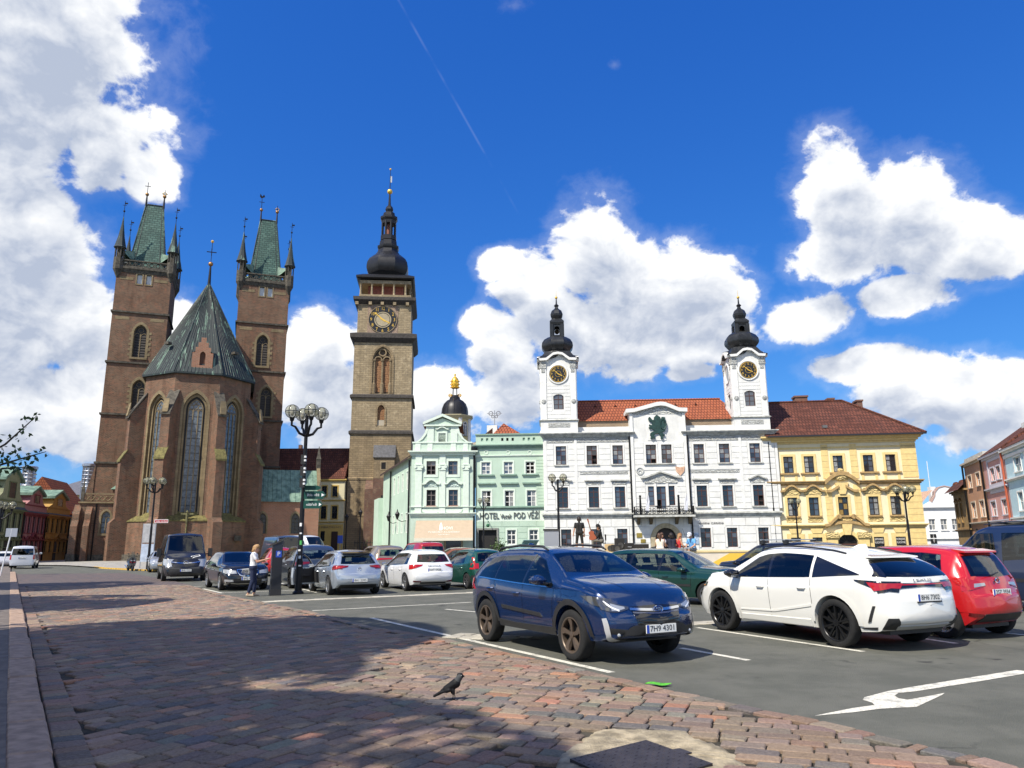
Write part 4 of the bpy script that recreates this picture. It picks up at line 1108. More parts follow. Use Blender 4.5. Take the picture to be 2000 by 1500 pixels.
# ------------------------------------------------------------------ white town hall
white=mat('white_stucco',(0.70,0.695,0.66),.85,var=.10,vscale=.9,bump=.2,bscale=25,streak=.13)
whitetrim=mat('white_trim',(0.74,0.735,0.70),.8,var=.09,vscale=1.3,streak=.12)
greytrim=mat('weathered_cornice',(0.50,0.50,0.46),.85,var=.3,vscale=2.5,streak=.3)
rooftile=brickmat('red_roof_tile',(0.40,0.122,0.055),(0.32,0.095,0.046),(0.12,0.035,0.02),0.34,0.42,0.05,0.3,patch=(.34,.115,.06),bump=.9,dirt=.3)
oldtile=brickmat('brown_roof_tile',(0.17,0.060,0.038),(0.105,0.042,0.030),(0.045,0.02,0.015),0.34,0.45,0.05,0.6,patch=(.20,.07,.045),bump=.9,dirt=.4)
blackroof=mat('black_tin',(0.025,0.027,0.029),.38,.35,var=.35,vscale=1.5)
def town_hall():
 pl=AT(1064,1068,82)
 root=thing('town_hall','white town hall with twin clock towers and balcony over arched door','building',(pl.x,82,0),R(-3))
 w=Wall(root)
 c6=lambda x,y:(1020+x/2.83,560+y/2.83)
 c7=lambda x,y:(1290+x/2.83,560+y/2.83)
 U1=w.u(1523,1000);U0=0.0
 zc=(w.z(1140,849)+w.z(1430,843.5))/2;zg=(w.z(1150,1005)+w.z(1440,1001))/2
 r3=w.row([(1086,870,1105.5,907),(1145.8,870,1166,907.7),(1196.7,870,1216.5,906),(1261.3,869,1281.5,905),(1291.4,868,1312,905),(1354.7,868,1375.9,904.5),(1404.8,867.4,1425,903.8),(1463.9,866.4,1485.4,902.8)])
 r2=w.row([(1090,951.5,1109,993),(1150,951,1170,992),(1201,950.5,1221.4,991),(1360.7,948,1382,988),(1412,947.6,1432,987.6),(1471,947,1492.5,987.6)])
 tri=w.row([(1266,950,1278,988),(1282,950,1301,988),(1306,949,1318,988)])
 tri=[w.rect(1266,950,1278,988),w.rect(1282,950,1301,1002),w.rect(1306,949,1318,987)]
 r1=w.row([(1097,1035,1115,1072),(1155,1034,1175,1072),(1206,1033.5,1226,1072),(1368.4,1030.7,1389,1067),(1420,1030,1441,1067),(1480.8,1029,1502.7,1067)])
 RL,RR=w.u(1234,930),w.u(1344,930)
 holes=r3+r2+tri+r1
 au0,au1=w.u(1280,1050),w.u(1322,1050);zs=w.z(1300,1052);ac=(au0+au1)/2;ar=(au1-au0)/2
 door=[(au0,0),(au1,0)]+arch_pts(au0,au1,zs,12)
 rect_h=[[(q[0],q[2]),(q[1],q[2]),(q[1],q[3]),(q[0],q[3])]for q in holes]
 wall_poly(root,'facade_wall',white,[(U0,0),(U1,0),(U1,zc),(U0,zc)],rect_h+[door],.3)
 b=MB().box(U0,U1,.62,14,0,zc);b.build('building_mass',white,root)
 b=MB();ring_between(b,[(au1+.5,0)]+arch_pts(au0-.5,au1+.5,zs,12)+[(au0-.5,0)],[(au1,0)]+arch_pts(au0,au1,zs,12)+[(au0,0)],-.12,.3);b.build('door_arch',mat('tan_stone',(.42,.36,.24),.9,var=.25),root)
 MB().prism(door,.3,.34).build('gate',mat('dark_gate',(.022,.016,.013),.6),root)
 bl=[(U0+.05,w.u(1123,930)),(w.u(1128,930),RL-.05),(RL+.35,RR-.35),(RR+.05,w.u(1447,930)),(w.u(1452,930),U1-.05)]
 grow=lambda q,t=.26:(q[0]-t,q[1]+t,q[2]-.12,q[3]+.2)
 H3=[grow(q)for q in r3];H2=[(q[0]-.26,q[1]+.26,q[2]-.15,q[3]+.95)for q in r2]+[(tri[0][0]-.3,tri[2][1]+.3,zg,tri[0][3]+1.5)]
 z2t=r3[0][2]-.14;zf=w.z(1150,866)
 for i,(a,c)in enumerate(bl):
  rs=i==2
  rustic(root,whitetrim,a,c,z2t,zf,H3,.62,v=-.12 if rs else 0)
  rustic(root,whitetrim,a,c,zg+.45,z2t,H2+([]if rs else[(w.u(1130,920),w.u(1228,920),w.z(1180,925),w.z(1180,920)),(w.u(1347,920),w.u(1446,920),w.z(1390,922),w.z(1390,917))]),.62,v=-.12 if rs else 0)
 G1=[(q[0]-.24,q[1]+.24,0,q[3]+.24)for q in r1]+[(au0-.55,au1+.55,0,zs+ar*.85)]
 for a,c in((U0+.05,RL-.05),(RL+.05,RR-.05),(RR+.05,U1-.05)):
  rustic(root,whitetrim,a,c,.9,zg-.5,G1+[(w.u(1362,1022),w.u(1416,1022),w.z(1390,1026),w.z(1390,1017))],.78,.06,.06,1.5,'stucco_block')
 box('plinth',greytrim,root,U0,au0-.56,-.1,.02,0,.85);box('plinth',greytrim,root,au1+.56,U1,-.1,.02,0,.85)
 zr=w.z(1282,806)
 wallR=[(RL,zg+.35),(RR,zg+.35),(RR,zr),(ac+(RR-RL)*.18,zr+.55),(ac,w.z(1282,797)),(ac-(RR-RL)*.18,zr+.55),(RL,zr)]
 b_h=[[(q[0],q[2]),(q[1],q[2]),(q[1],q[3]),(q[0],q[3])]for q in r3[3:5]+[tri[0],(tri[1][0],tri[1][1],zg+.5,tri[1][3]),tri[2]]]
 wall_poly(root,'central_bay',white,wallR,b_h,.14,-.12)
 b=MB();b.add([(RL,-.12,zg),(RL,.02,zg),(RL,.02,zr),(RL,-.12,zr),(RR,-.12,zg),(RR,.02,zg),(RR,.02,zr),(RR,-.12,zr)],[(0,3,2,1),(4,5,6,7)]);b.build('central_bay_return',white,root)
 b=MB().box(RL,RR,.0,2.5,zc,zr);b.build('gable_body',white,root)
 z_e,z_p=w.z(1225,806),w.z(1281,787);gl,gr=w.u(1222,803),w.u(1341,803)
 up=[(gl,z_e+.35),(gl+.9,z_e+.40),(ac-.4,z_p),(ac+.1,z_p+.05),(ac+.6,z_p),(gr-.9,z_e+.40),(gr,z_e+.35)];lo=[(x,z-.42)for x,z in up]
 b=MB();ring_between(b,up,lo,-.5,2.5);b.build('gable_cornice',whitetrim,root)
 b=MB();b.prism([(RL,zr-.2),(RR,zr-.2)]+[(x,z)for x,z in reversed(lo[1:-1])],-.15,.0);b.build('gable_tympanum',relief_mat('stucco_relief',(.66,.67,.63),12),root)
 for s in(RL,RR-.32):box('pilaster',whitetrim,root,s,s+.32,-.24,-.11,zg+.4,zr-.1)
 lion=mat('dark_green_lion',(.018,.055,.048),.6,.2,var=.4,vscale=4)
 c5=lambda x,y:w.uz(1220+x/5,780+y/5,-.2)
 LN=[(300,160),(312,152),(330,165),(345,175),(352,195),(360,172),(390,175),(392,195),(375,205),(392,235),(398,260),(392,285),(375,290),(360,275),(352,262),(352,290),(362,300),(388,297),(395,310),(380,318),(362,320),(372,335),(392,345),(390,358),(370,358),(378,378),(362,392),(350,380),(352,362),(340,345),(325,330),(300,335),(288,350),(295,370),(300,385),(282,378),(262,390),(250,380),(258,362),(246,350),(250,330),(270,318),(292,312),(280,300),(262,285),(240,292),(233,275),(250,268),(236,255),(242,245),(262,255),(270,235),(258,222),(235,212),(228,190),(238,172),(252,180),(262,195),(275,205),(286,195),(285,178)]
 b=MB().prism([c5(x,y)for x,y in reversed(LN)],-.36,-.12);lo_=b.build('lion_emblem',lion,root)
 q=c5(376,245);b=MB();b.torus((q[0],-.30,q[1]),.55,.14,12,5,Matrix.Rotation(PI/2,4,'X')@Matrix.Diagonal((.55,1,1,1)));b.build('lion_tail',lion,lo_)
 a=w.rect(1264,813,1300,860,-.15);box('emblem_panel',whitetrim,root,a[0],a[1],-.17,-.11,a[2],a[3])
 pick3=[winglass,winsky,wincurt,winsky]
 for i,q in enumerate(r3):
  op={1:((1,0),(1,1)),3:((1,0),),4:()}.get(i,());v_=-.0 if i in(3,4)else.14
  backing(root,q[0]-.1,q[1]+.1,q[2]-.1,q[3]+.1,.34,windark)
  window(root,q,brownframe,winglass,2,4,.12,openings=op,gms=pick3 if i not in(1,)else[winglass,winsky]);surround(root,whitetrim,q,.16,.05,v=-.12 if i in(3,4)else 0)
  if i not in(3,4):sill(root,greytrim,q)
 box('window_sill',greytrim,root,r3[3][0]-.3,r3[4][1]+.3,-.34,-.1,r3[3][2]-.13,r3[3][2])
 for i,q in enumerate(r2):
  backing(root,q[0]-.1,q[1]+.1,q[2]-.1,q[3]+.1,.34,windark)
  window(root,q,brownframe,winglass,2,4,.14,gms=[winglass,winglass,winsky],openings=((1,0),(1,1))if i==5 else());surround(root,whitetrim,q,.16,.05);sill(root,greytrim,q)
  sh='gable' if i in(0,5)else 'flat'
  box('hood_relief',relief_mat('stucco_relief',(.66,.67,.63),12),root,q[0]-.15,q[1]+.15,-.07,.01,q[3]+.2,q[3]+.58)
  volute_hood(root,greytrim,q[0]-.45,q[1]+.45,q[3]+.62,.34,.26,.14,shape=sh)
 for i,q in enumerate(tri):
  window(root,q,brownframe,winglass,2 if i==1 else 1,4,.0,openings=((0,0),(0,1))if i==1 else(),gms=[winglass,winglass,winsky]);backing(root,q[0]-.1,q[1]+.1,q[2],q[3],.3,windark)
 b=MB().prism([(tri[0][0]-.35,tri[0][3]+.35),(tri[2][1]+.35,tri[0][3]+.35),(tri[2][1]+.35,tri[0][3]+.75),(ac,tri[0][3]+1.25),(tri[0][0]-.35,tri[0][3]+.75)],-.22,-.1);b.build('hood_relief',relief_mat('stucco_relief',(.66,.67,.63),12),root)
 volute_hood(root,greytrim,tri[0][0]-.8,tri[2][1]+.8,tri[0][3]+.85,.62,.34,.17,v=-.12,shape='gable')
 for x in((tri[0][1]+tri[1][0])/2,(tri[1][1]+tri[2][0])/2):box('mullion_pilaster',whitetrim,root,x-.13,x+.13,-.22,-.11,tri[0][2],tri[0][3]+.3)
 for i,q in enumerate(r1):
  backing(root,q[0]-.1,q[1]+.1,q[2]-.1,q[3]+.1,.34,windark)
  window(root,q,brownframe,winglass,2,4,.14,gms=[winglass,winglass,winglass,winsky]);surround(root,whitetrim,q,.18,.07)
 for a,c in((U0+.1,RL-.1),(RR+.1,U1-.1)):box('frieze',relief_mat('frieze_relief',(.60,.61,.58),16),root,a,c,-.05,.01,w.z(1150,864),w.z(1150,853.5))
 for a,c in((w.u(1133,923),w.u(1226,923)),(w.u(1349,920),w.u(1444,920))):box('ornament_strip',relief_mat('frieze_relief',(.60,.61,.58),16),root,a,c,-.04,.01,w.z(1180,926)if a<ac else w.z(1390,923),w.z(1180,921)if a<ac else w.z(1390,918))
 for a,c in((U0,RL+.02),(RR-.02,U1)):
  cornice(root,greytrim,a,c,zc-.3,[(.14,.15),(.14,.3),(.1,.48),(.08,.55)],back=.1)
 cornice(root,greytrim,U0,U1,zg-.45,[(.2,.1),(.2,.2),(.12,.34),(.08,.2)],name='string_cornice',back=.05)
 zp=(w.z(1180,833,.6)+w.z(1390,831,.6))/2
 b=MB().box(U0+.3,U1-.3,.6,1.0,zc-.01,zp);b.build('parapet',white,root)
 zb=w.z(1180,821.5,1.4)
 bs=brickmat('parapet_brick',(.36,.24,.14),(.25,.16,.10),(.40,.34,.26),.3,.1,.02,.3)
 b=MB().box(U0+3.2,U1-3.2,1.4,1.8,zc,zb);b.build('brick_upstand',bs,root)
 zr0,zr1=zb,w.z(1200,783.5,6.2)
 ra,rb_=U0+2.8,U1-3.9
 b=MB().add([(ra,1.2,zr0-.05),(U1-2.5,1.2,zr0-.05),(rb_-.2,6.2,zr1),(ra,6.2,zr1),(U1-2.5,12,zr0),(ra,12,zr0)],[(0,1,2,3),(1,4,2),(3,2,4,5),(0,3,5)]);rf=b.build('roof',rooftile,root)
 MB().tube([(ra,6.2,zr1+.03),(rb_-.2,6.2,zr1+.03)],.14,6).build('ridge_tiles',rooftile,rf)
 for i in range(7):x=ra+.9+i*2.35;b=MB().add([(x,4.6,zr0+(zr1-zr0)*.68),(x+.35,4.6,zr0+(zr1-zr0)*.68),(x+.17,4.5,zr0+(zr1-zr0)*.76),(x+.17,5.4,zr0+(zr1-zr0)*.84)],[(0,1,2),(0,2,3),(1,3,2)]);b.build('roof_vent',oldtile,rf)
 for x in(1066,1125.5,1449.5,1520):
  u=w.u(x,930);box('pilaster',whitetrim,root,u-.14,u+.14,-.07,.01,zg+.45,zc-.55)
 for side in(0,1):
  cc=c6 if side==0 else c7
  q4=lambda x,y:(1040+x/6.82,660+y/6.82)
  if side==0:a=w.rect(1056.5,760,1125,765);uL,uR=a[0],a[1]
  else:a=w.rect(1431.5,756,1497,761);uL,uR=a[0],a[1]
  tw=(uR-uL)/2;tc_=(uL+uR)/2
  zt0=zc+.02;zb1=(w.z(1090,819.5)+w.z(1465,816))/2;ztc=(w.z(1090,706)+w.z(1463,702.5))/2+.2
  wz=w.row([(1080.8,768,1099.8,798),(1454.7,764,1474.8,794)])[side]
  arch=[(wz[0],wz[2]),(wz[1],wz[2]),(wz[1],wz[3]-.22),(tc_+.3,wz[3]-.04),(tc_,wz[3]),(tc_-.3,wz[3]-.04),(wz[0],wz[3]-.22)]
  arch=[(x+(wz[0]+wz[1])/2-tc_ if i>3 or i==3 else x,z)for i,(x,z)in enumerate(arch)]
  bz=MB().box(tc_-tw-.1,tc_+tw+.1,.02,2*tw+.2,zt0,zb1);bz.build('tower_base',white,root)
  if side==0:MB().add([(U0-.9,2*tw-.4,zt0-.4),(U0,.8,zt0),(U0,2*tw,zt0),(U0,2*tw,zb1+.2)],[(0,1,3),(0,3,2)]).build('tower_shoulder',white,root)
  box('base_relief',relief_mat('frieze_relief',(.60,.61,.58),16),root,tc_-1.2,tc_+1.2,-.02,.03,zt0+.85,zt0+1.3)
  b=MB();b.lathe([((tw+.18)*1.414,zb1-.06),((tw+.26)*1.414,zb1+.02),((tw+.05)*1.414,zb1+.14)],4,(tc_,tw+.1),PI/4);b.build('tower_string',greytrim,root)
  rz_o=[((0,(tc_,.1,0))),(-PI/2,(tc_-tw,.1+tw,0)),(PI/2,(tc_+tw,.1+tw,0)),(PI,(tc_,.1+2*tw,0))]
  zck=(w.z(1088.4,729,.1)+w.z(1460,725,.1))/2;cr=16.3/(FPX/82)
  peak=ztc+.75
  for k,(rz,loc)in enumerate(rz_o):
   top=[(tw,ztc),(tw*.62,ztc+.05),(tw*.25,peak-.1),(0,peak),(-tw*.25,peak-.1),(-tw*.62,ztc+.05),(-tw,ztc)]
   wh=[[(x-(wz[0]+wz[1])/2,z)for x,z in arch]]if k<3 else[]
   if k in(1,2):wh=[[(x*.9,z)for x,z in wh[0]]]
   wall_poly(root,'tower_wall',white,[(-tw,zb1),(tw,zb1)]+top,wh,.25,0,loc,rz)
   up=[(x*1.1,z+.27)for x,z in top];lo=[(x*1.03,z)for x,z in top]
   b=MB();ring_between(b,up,lo,-.42,.05);b.build('tower_cornice',whitetrim,root,loc,rz)
   if k==3:continue
   for s in(-1,1):
    b=MB();b.box(s*tw-(0 if s<0 else.62),s*tw+(.62 if s<0 else 0),-.09,.01,zb1+.15,ztc-.1);b.build('pilaster',whitetrim,root,loc,rz)
    b=MB();x0=s*tw-(.02 if s<0 else.62);b.box(x0,x0+.64,-.16,.0,ztc-.85,ztc-.15);b.box(x0+.1,x0+.5,-.13,0,ztc-1.35,ztc-.95);b.ball((x0+.32,-.1,wz[2]+.9),.28,8,6,(1,.4,1));b.build('capital',relief_mat('frieze_relief',(.60,.61,.58),16),root,loc,rz)
   hole=[(wz[0]-tc_-.15,wz[1]-tc_+.15,wz[2]-.1,wz[3]+.15),(-cr-.28,cr+.28,zck-cr*.75,zck+cr+.2)]
   e=link('stucco_bands',None,root,loc,rz);e.empty_display_size=.1
   rustic(e,whitetrim,-tw+.68,tw-.68,zb1+.25,ztc-.05,hole,.42,.035,.045)
   for ch in list(e.children):
    ch.location=Matrix.Translation(loc)@Matrix.Rotation(rz,4,'Z')@ch.location;ch.rotation_euler=(0,0,rz);ch.parent=root
   bpy.data.objects.remove(e)
   wf=window(root,(wz[0]-tc_,wz[1]-tc_,wz[2],wz[3]),brownframe,winsky,2,3,.1);wf.location=Matrix.Translation(loc)@Matrix.Rotation(rz,4,'Z')@wf.location;wf.rotation_euler=(0,0,rz)
   M_=Matrix.Translation(loc)@Matrix.Rotation(rz,4,'Z')
   MB().box(wz[0]-tc_,wz[1]-tc_,.24,.27,wz[2],wz[3]).build('window_backing',windark,root,loc,rz)
   b=MB();b.torus((0,-.04,zck),cr+.16,.12,28,6,Matrix.Rotation(PI/2,4,'X'));b.build('clock_surround',whitetrim,root,loc,rz)
   if k==0:clock(root,tc_,.02,zck,cr,mat('clock_black',(.012,.012,.014),.4),gold,gold,gold,None,.33,.78)
   else:MB().prism([(cr*.55*math.cos(a_*PI/8),zck+cr*.8*math.sin(a_*PI/8))for a_ in range(16)],-.03,.03).build('oval_window',winsky,root,loc,rz)
  cx,cy=tc_,.1+tw
  Vz=lambda y:(w.z(*(c6(165,y)if side==0 else c7(430,y-2)),tw))
  k_=FPX/(82+tw)*2.83
  b=MB();n=24
  def sq_ring(r,zf,rnd):
   out=[]
   for i in range(n):
    a_=2*PI*i/n+PI/4*0;ca,sa=math.cos(a_),math.sin(a_);e_=1/max(abs(ca),abs(sa))*(1-rnd)+rnd
    out.append((cx+r*e_*ca,cy+r*e_*sa,zf(a_)))
   return out
  wv=lambda base,amp:(lambda a_:base+amp*max(0,math.cos(4*a_))**2)
  b.loft([sq_ring(tw*1.20,wv(ztc+.24,.76),0.0),sq_ring(tw*1.20,wv(ztc+.33,.76),0.0),sq_ring(tw*1.04,wv(ztc+.48,.66),0),sq_ring(tw*.90,wv(ztc+.78,.42),.05),sq_ring(tw*.80,wv(ztc+1.15,.15),.15),sq_ring(tw*.76,wv(ztc+1.35,.05),.3)],cap=True)
  sk=b.build('helm_skirt',blackroof,root)
  z_b=Vz(352);z_m=Vz(338);z_t=Vz(285)
  zb0=ztc+1.3
  prof=[(74/k_,zb0-.35),(72/k_,zb0+.1),(92/k_,zb0+.62),(96/k_,zb0+.85),(93/k_,zb0+1.25),(80/k_,zb0+1.65),(57/k_,zb0+1.95),(48/k_,z_t)]
  MB().lathe(prof,8,(cx,cy),PI/8).build('onion_dome',blackroof,root,smooth=True,ang=35)
  b=MB();r_=38/k_;zl0,zl1=z_t,Vz(215)
  for i in range(4):a_=PI/4+i*PI/2;b.box(cx+r_*1.15*math.cos(a_)-.2,cx+r_*1.15*math.cos(a_)+.2,cy+r_*1.15*math.sin(a_)-.2,cy+r_*1.15*math.sin(a_)+.2,zl0,zl1)
  for i in range(4):
   M_=Matrix.Translation((cx,cy,0))@Matrix.Rotation(i*PI/2,4,'Z')@Matrix.Translation((0,-r_*.82,0));h_=r_*.62
   vs_o=[(h_,zl0)]+[(h_,zl1)]*5+[(-h_,zl1)]*5+[(-h_,zl0)];ap=arch_pts(-h_*.62,h_*.62,zl1-h_*1.1,9)
   bb=MB();ring_between(bb,vs_o,[(h_*.62,zl0+.3)]+ap+[(-h_*.62,zl0+.3)],-.06,.06);b.add([M_@Vector(p_)for p_ in bb.v],bb.f)
  zz=lambda y:Vz(y)
  b.lathe([(38/k_*1.2,zl0),(38/k_*1.2,zl0+.25)],4,(cx,cy),PI/4)
  b.lathe([(40/k_*1.3,zl1-.05),(44/k_*1.3,zl1+.2),(44/k_*1.3,zl1+.35),(30/k_*1.2,zz(182))],4,(cx,cy),PI/4)
  b.lathe([(28/k_,zz(182)),(36/k_,zz(165)),(38/k_,zz(155)),(30/k_,zz(135)),(12/k_,zz(122)),(9/k_,zz(112)),(15/k_,zz(105)),(5/k_,zz(95)),(3/k_,zz(66))],8,(cx,cy),PI/8)
  b.build('lantern',blackroof,root)
  MB().ball((cx,cy,zz(60)),8/k_,10,8).build('gilt_ball',gold,root,smooth=True)
  MB().tube([(cx,cy,zz(52)),(cx,cy,zz(20))],[.03,.01],5).build('spire_rod',gold,root)
  MB().ball((cx,cy,zl0+.8),.3,8,6).build('bell',mat('bronze_bell',(.12,.08,.04),.4,.8),root)
 bL,bR=w.u(1240,1004,-1),w.u(1355,1004,-1);zb_=w.z(1298,1006,-1)
 box('balcony_slab',greytrim,root,bL-.1,bR+.1,-1.5,-.1,zb_-.2,zb_)
 zrail=w.z(1298,988.5,-1.4)
 def railing(x0,y0,x1,y1):
  b=MB();L=math.hypot(x1-x0,y1-y0);dx,dy=(x1-x0)/L,(y1-y0)/L;M_=Matrix.Translation((x0,y0,0))@Matrix.Rotation(math.atan2(dy,dx),4,'Z')
  b.box(0,L,-.03,.03,zrail-.06,zrail,M_);b.box(0,L,-.025,.025,zb_+.06,zb_+.1,M_)
  n=int(L/.16)
  for i in range(n+1):b.box(L*i/n-.015,L*i/n+.015,-.015,.015,zb_,zrail,M_)
  m_=max(1,int(L/.42))
  for i in range(m_):
   for zz_ in(.3,.62):b.torus(M_@Vector((L*(i+.5)/m_,0,zb_+(zrail-zb_)*zz_)),.13,.028,10,4,M_.to_3x3().to_4x4()@Matrix.Rotation(PI/2,4,'X'))
  return b.build('balcony_railing',iron,root)
 railing(bL,-1.42,bR,-1.42);railing(bL,-.2,bL,-1.42);railing(bR,-.2,bR,-1.42)
 for x in(1248,1272.5,1323,1349):u=w.u(x,1012,-.8);b=MB().prism([(0,0),(1,0)],0,1)if False else MB();b.loft([[(u-.16,-1.2,zb_-.2),(u-.16,-.1,zb_-.2),(u-.16,-.1,zb_-.95),(u-.16,-.5,zb_-.75)],[(u+.16,-1.2,zb_-.2),(u+.16,-.1,zb_-.2),(u+.16,-.1,zb_-.95),(u+.16,-.5,zb_-.75)]]);b.build('balcony_bracket',mat('brown_stone',(.12,.095,.06),.9,var=.3),root)
 for x in(1237,1351):u=w.u(x,930);b=MB();ud=w.u(1231.5 if x<1300 else 1339,850);ub=w.u(1242 if x<1300 else 1359,1040);b.tube([(RL-.12 if x<1300 else RR+.12,-.16,zc-.3),(RL-.12 if x<1300 else RR+.12,-.16,.3)],.085,8);b.build('downpipe',iron,root)
 put_text('cafe_lettering','KAVÁRNA  CUKRÁRNA',.3,mat('dark_letters',(.09,.08,.08),.6),root,front_at(w.u(1389,1022),-.03,w.z(1389,1022)),.01,w.u(1413.7,1022)-w.u(1365,1022))
 brass=mat('brass_plaque',(.34,.26,.06),.45,.4,var=.2)
 for bx in((1243.5,1041,1254,1050),(1251.5,1053,1261,1060),(1260,1063,1266,1071)):
  a=w.rect(*bx,-.1);box('plaque',brass,root,a[0],a[1],-.13,-.04,a[2],a[3])
 a=w.uz(1250,920,-.2);b=MB();b.torus((a[0],-.2,a[1]),.36,.07,14,5,Matrix.Rotation(PI/2,4,'X'));b.torus((a[0],-.2,a[1]-.1),.17,.06,12,5,Matrix.Rotation(PI/2,4,'X'));b.build('monogram_relief',mat('grey_relief',(.45,.46,.44),.8),root)
 a=w.uz(1328.5,919,-.2);MB().prism([(a[0],a[1]-.55),(a[0]+.42,a[1]-.1),(a[0]+.5,a[1]+.45),(a[0],a[1]+.35),(a[0]-.5,a[1]+.45),(a[0]-.42,a[1]-.1)],-.26,-.15).build('painted_shield',mat('orange_shield',(.62,.38,.25),.8,var=.3),root)
 for i,x in enumerate((1260,1335)):
  a=w.uz(x,985,-1.2);b=MB();b.tube([(a[0],-1.35,zb_+.2),(a[0]+.3,-1.9,zb_+2.4)],.03,6);fp=b.build('flagpole',whiteframe,root)
  fl=MB();fl.add([(a[0]+.3,-1.88,zb_+2.3),(a[0]+.05,-1.6,zb_+1.5),(a[0]+.0,-1.45,zb_+.5),(a[0]+.35,-1.5,zb_+.45),(a[0]+.42,-1.7,zb_+1.4)],[(0,1,2,3,4)]);fl.build('flag',mat('white_flag',(.72,.73,.8),.8),fp)
  b=MB();b.tube([(a[0]-.5,-1.2,zb_),(a[0]-.5,-1.2,zb_+1.9)],[.16,.1],6);b.ball((a[0]-.5,-1.2,zb_+2.0),.13,8,6);b.build('balcony_figure',iron,root)
 a=w.rect(1356,1041,1365,1063,-.1);box('notice_board',mat('blue_white_poster',(.35,.45,.58),.5,var=.5,vscale=5),root,a[0],a[1],-.12,-.02,a[2],a[3])
town_hall()
# ------------------------------------------------------------------ mint hotel
mint=mat('mint_stucco',(0.45,0.575,0.46),.85,var=.07,vscale=.8,bump=.1,bscale=20,streak=.08)
mintlight=mat('pale_mint_trim',(0.66,0.75,0.64),.8,var=.06,streak=.06)
mintdark=mat('mint_cornice',(0.24,0.35,0.28),.85,var=.15,streak=.2)
def hotel():
 p=AT(926,1068,83.6)
 root=thing('hotel','mint green three storey hotel with lettering over the ground floor','hotel',(p.x,83.6,0),R(-3))
 w=Wall(root);c5=lambda x,y:(740+x/4.053,720+y/4.053)
 bx=lambda a,b,c,d:(*c5(a,b),*c5(c,d))
 U0,U1=w.u(*c5(766,800)),w.u(*c5(1311,800));zt=w.z(*c5(1030,524));zc=w.z(*c5(1030,628));zs=w.z(*c5(1040,1110));zl=w.z(*c5(1030,690))
 r3=w.row([bx(812,738,883,837),bx(988,738,1062,835),bx(1163,738,1232,833)])
 r2=w.row([bx(817,967,887,1103),bx(995,965,1070,1102),bx(1173,962,1243,1098)])
 r1=w.row([bx(1015,1277,1085,1393),bx(1192,1275,1260,1390)])
 dr=w.rect(*bx(789,1277,933,1440));dr=(dr[0],dr[1],0,dr[3])
 sq=[]
 for x in(808,848,888,968,1008,1050,1138,1178,1218):q=w.rect(*bx(x,548,x+18,572));sq.append(q)
 zq0=sum(q[2]for q in sq)/9;zq1=sum(q[3]for q in sq)/9;sq=[(q[0],q[1],zq0,zq1)for q in sq]
 wall_mesh(root,'facade_wall',mint,U0,U1,0,zt,r3+r2+r1+[dr]+sq,0,.25)
 MB().box(U0,U1,.42,11,0,zt-.4).build('building_mass',mint,root)
 for i,q in enumerate(sq):box('parapet_opening',windark if 3<=i<6 else mintdark,root,q[0],q[1],.12,.16,q[2],q[3])
 for i,q in enumerate(r3+r2):
  op=i==2
  backing(root,q[0]-.05,q[1]+.05,q[2]-.05,q[3]+.05,.28,windark)
  window(root,q,whiteframe,winglass,2,3,.1,.09,.05,gms=[wincurt,winsky]if i<2 else[winglass,winglass,wincurt],openings=[(a,b)for a in(0,1)for b in range(3)]if op else())
  surround(root,mintlight,q,.16,.04)
  if i<3:sill(root,mintdark,q,.42,.22,.16)
  else:volute_hood(root,mintdark,q[0]-.5,q[1]+.5,q[3]+.72,0,.24,.16,shape='flat');sill(root,mat('terracotta_sill',(.45,.20,.13),.8),q,.08,.1,.08)
 for q in r1:
  backing(root,q[0]-.05,q[1]+.05,q[2]-.05,q[3]+.05,.28,windark);window(root,q,whiteframe,winglass,2,3,.1,.09,.05);surround(root,mintlight,q,.16,.05,bottom=True)
 surround(root,mat('grey_portal',(.22,.22,.20),.8,var=.2),dr,.2,.1);box('doorway',mat('dark_doorway',(.012,.011,.011),.7),root,dr[0],dr[1],.3,.34,0,dr[3])
 cornice(root,mintdark,U0,U1,zc-.05,[(.16,.12),(.16,.26),(.12,.4)],back=.02);box('parapet_coping',mintdark,root,U0-.05,U1+.05,-.14,.4,zt+.002,zt+.14)
 cornice(root,mintlight,U0,U1,zl-.1,[(.1,.06),(.1,.12)],name='string_course',back=.02)
 cornice(root,mintdark,U0,U1,zs,[(.12,.12),(.1,.26),(.08,.16)],name='string_course',back=.02)
 for x in(850,1023,1195):
  a=w.uz(*c5(x,663));MB().torus((a[0],-.01,a[1]),.2,.05,14,5,Matrix.Rotation(PI/2,4,'X')).build('rosette',mintlight,root)
 rustic(root,mint,U1-.95,U1-.05,zs+.4,zl-.2,[],.36,.04,.04,name='quoin')
 rustic(root,mint,U0+.1,U1-.05,.5,w.z(*c5(1040,1205)),[(q[0]-.25,q[1]+.25,q[2]-.3,q[3]+.25)for q in r1]+[(dr[0]-.3,dr[1]+.3,0,dr[3]+.3)],.62,.03,.05,2.0,'stucco_block')
 gl=mat('grey_letters',(.13,.14,.13),.5,.2)
 zz=w.z(*c5(1030,1165));L=w.u(*c5(1270,1165))-w.u(*c5(798,1165));u0=w.u(*c5(798,1165))
 box('sign_band',mintlight,root,U0+.1,U1-.05,-.03,.01,zz-.62,zz+.62)
 put_text('sign_lettering','HOTEL',.95,gl,root,front_at(u0+L*.16,-.09,zz),.05,L*.32)
 put_text('sign_lettering','Vacek',.72,gl,root,front_at(u0+L*.44,-.09,zz-.05)@Matrix.Shear('XY',4,(.0,.0)),.05,L*.19)
 put_text('sign_lettering','POD VĚŽÍ',.95,gl,root,front_at(u0+L*.785,-.09,zz),.05,L*.43)
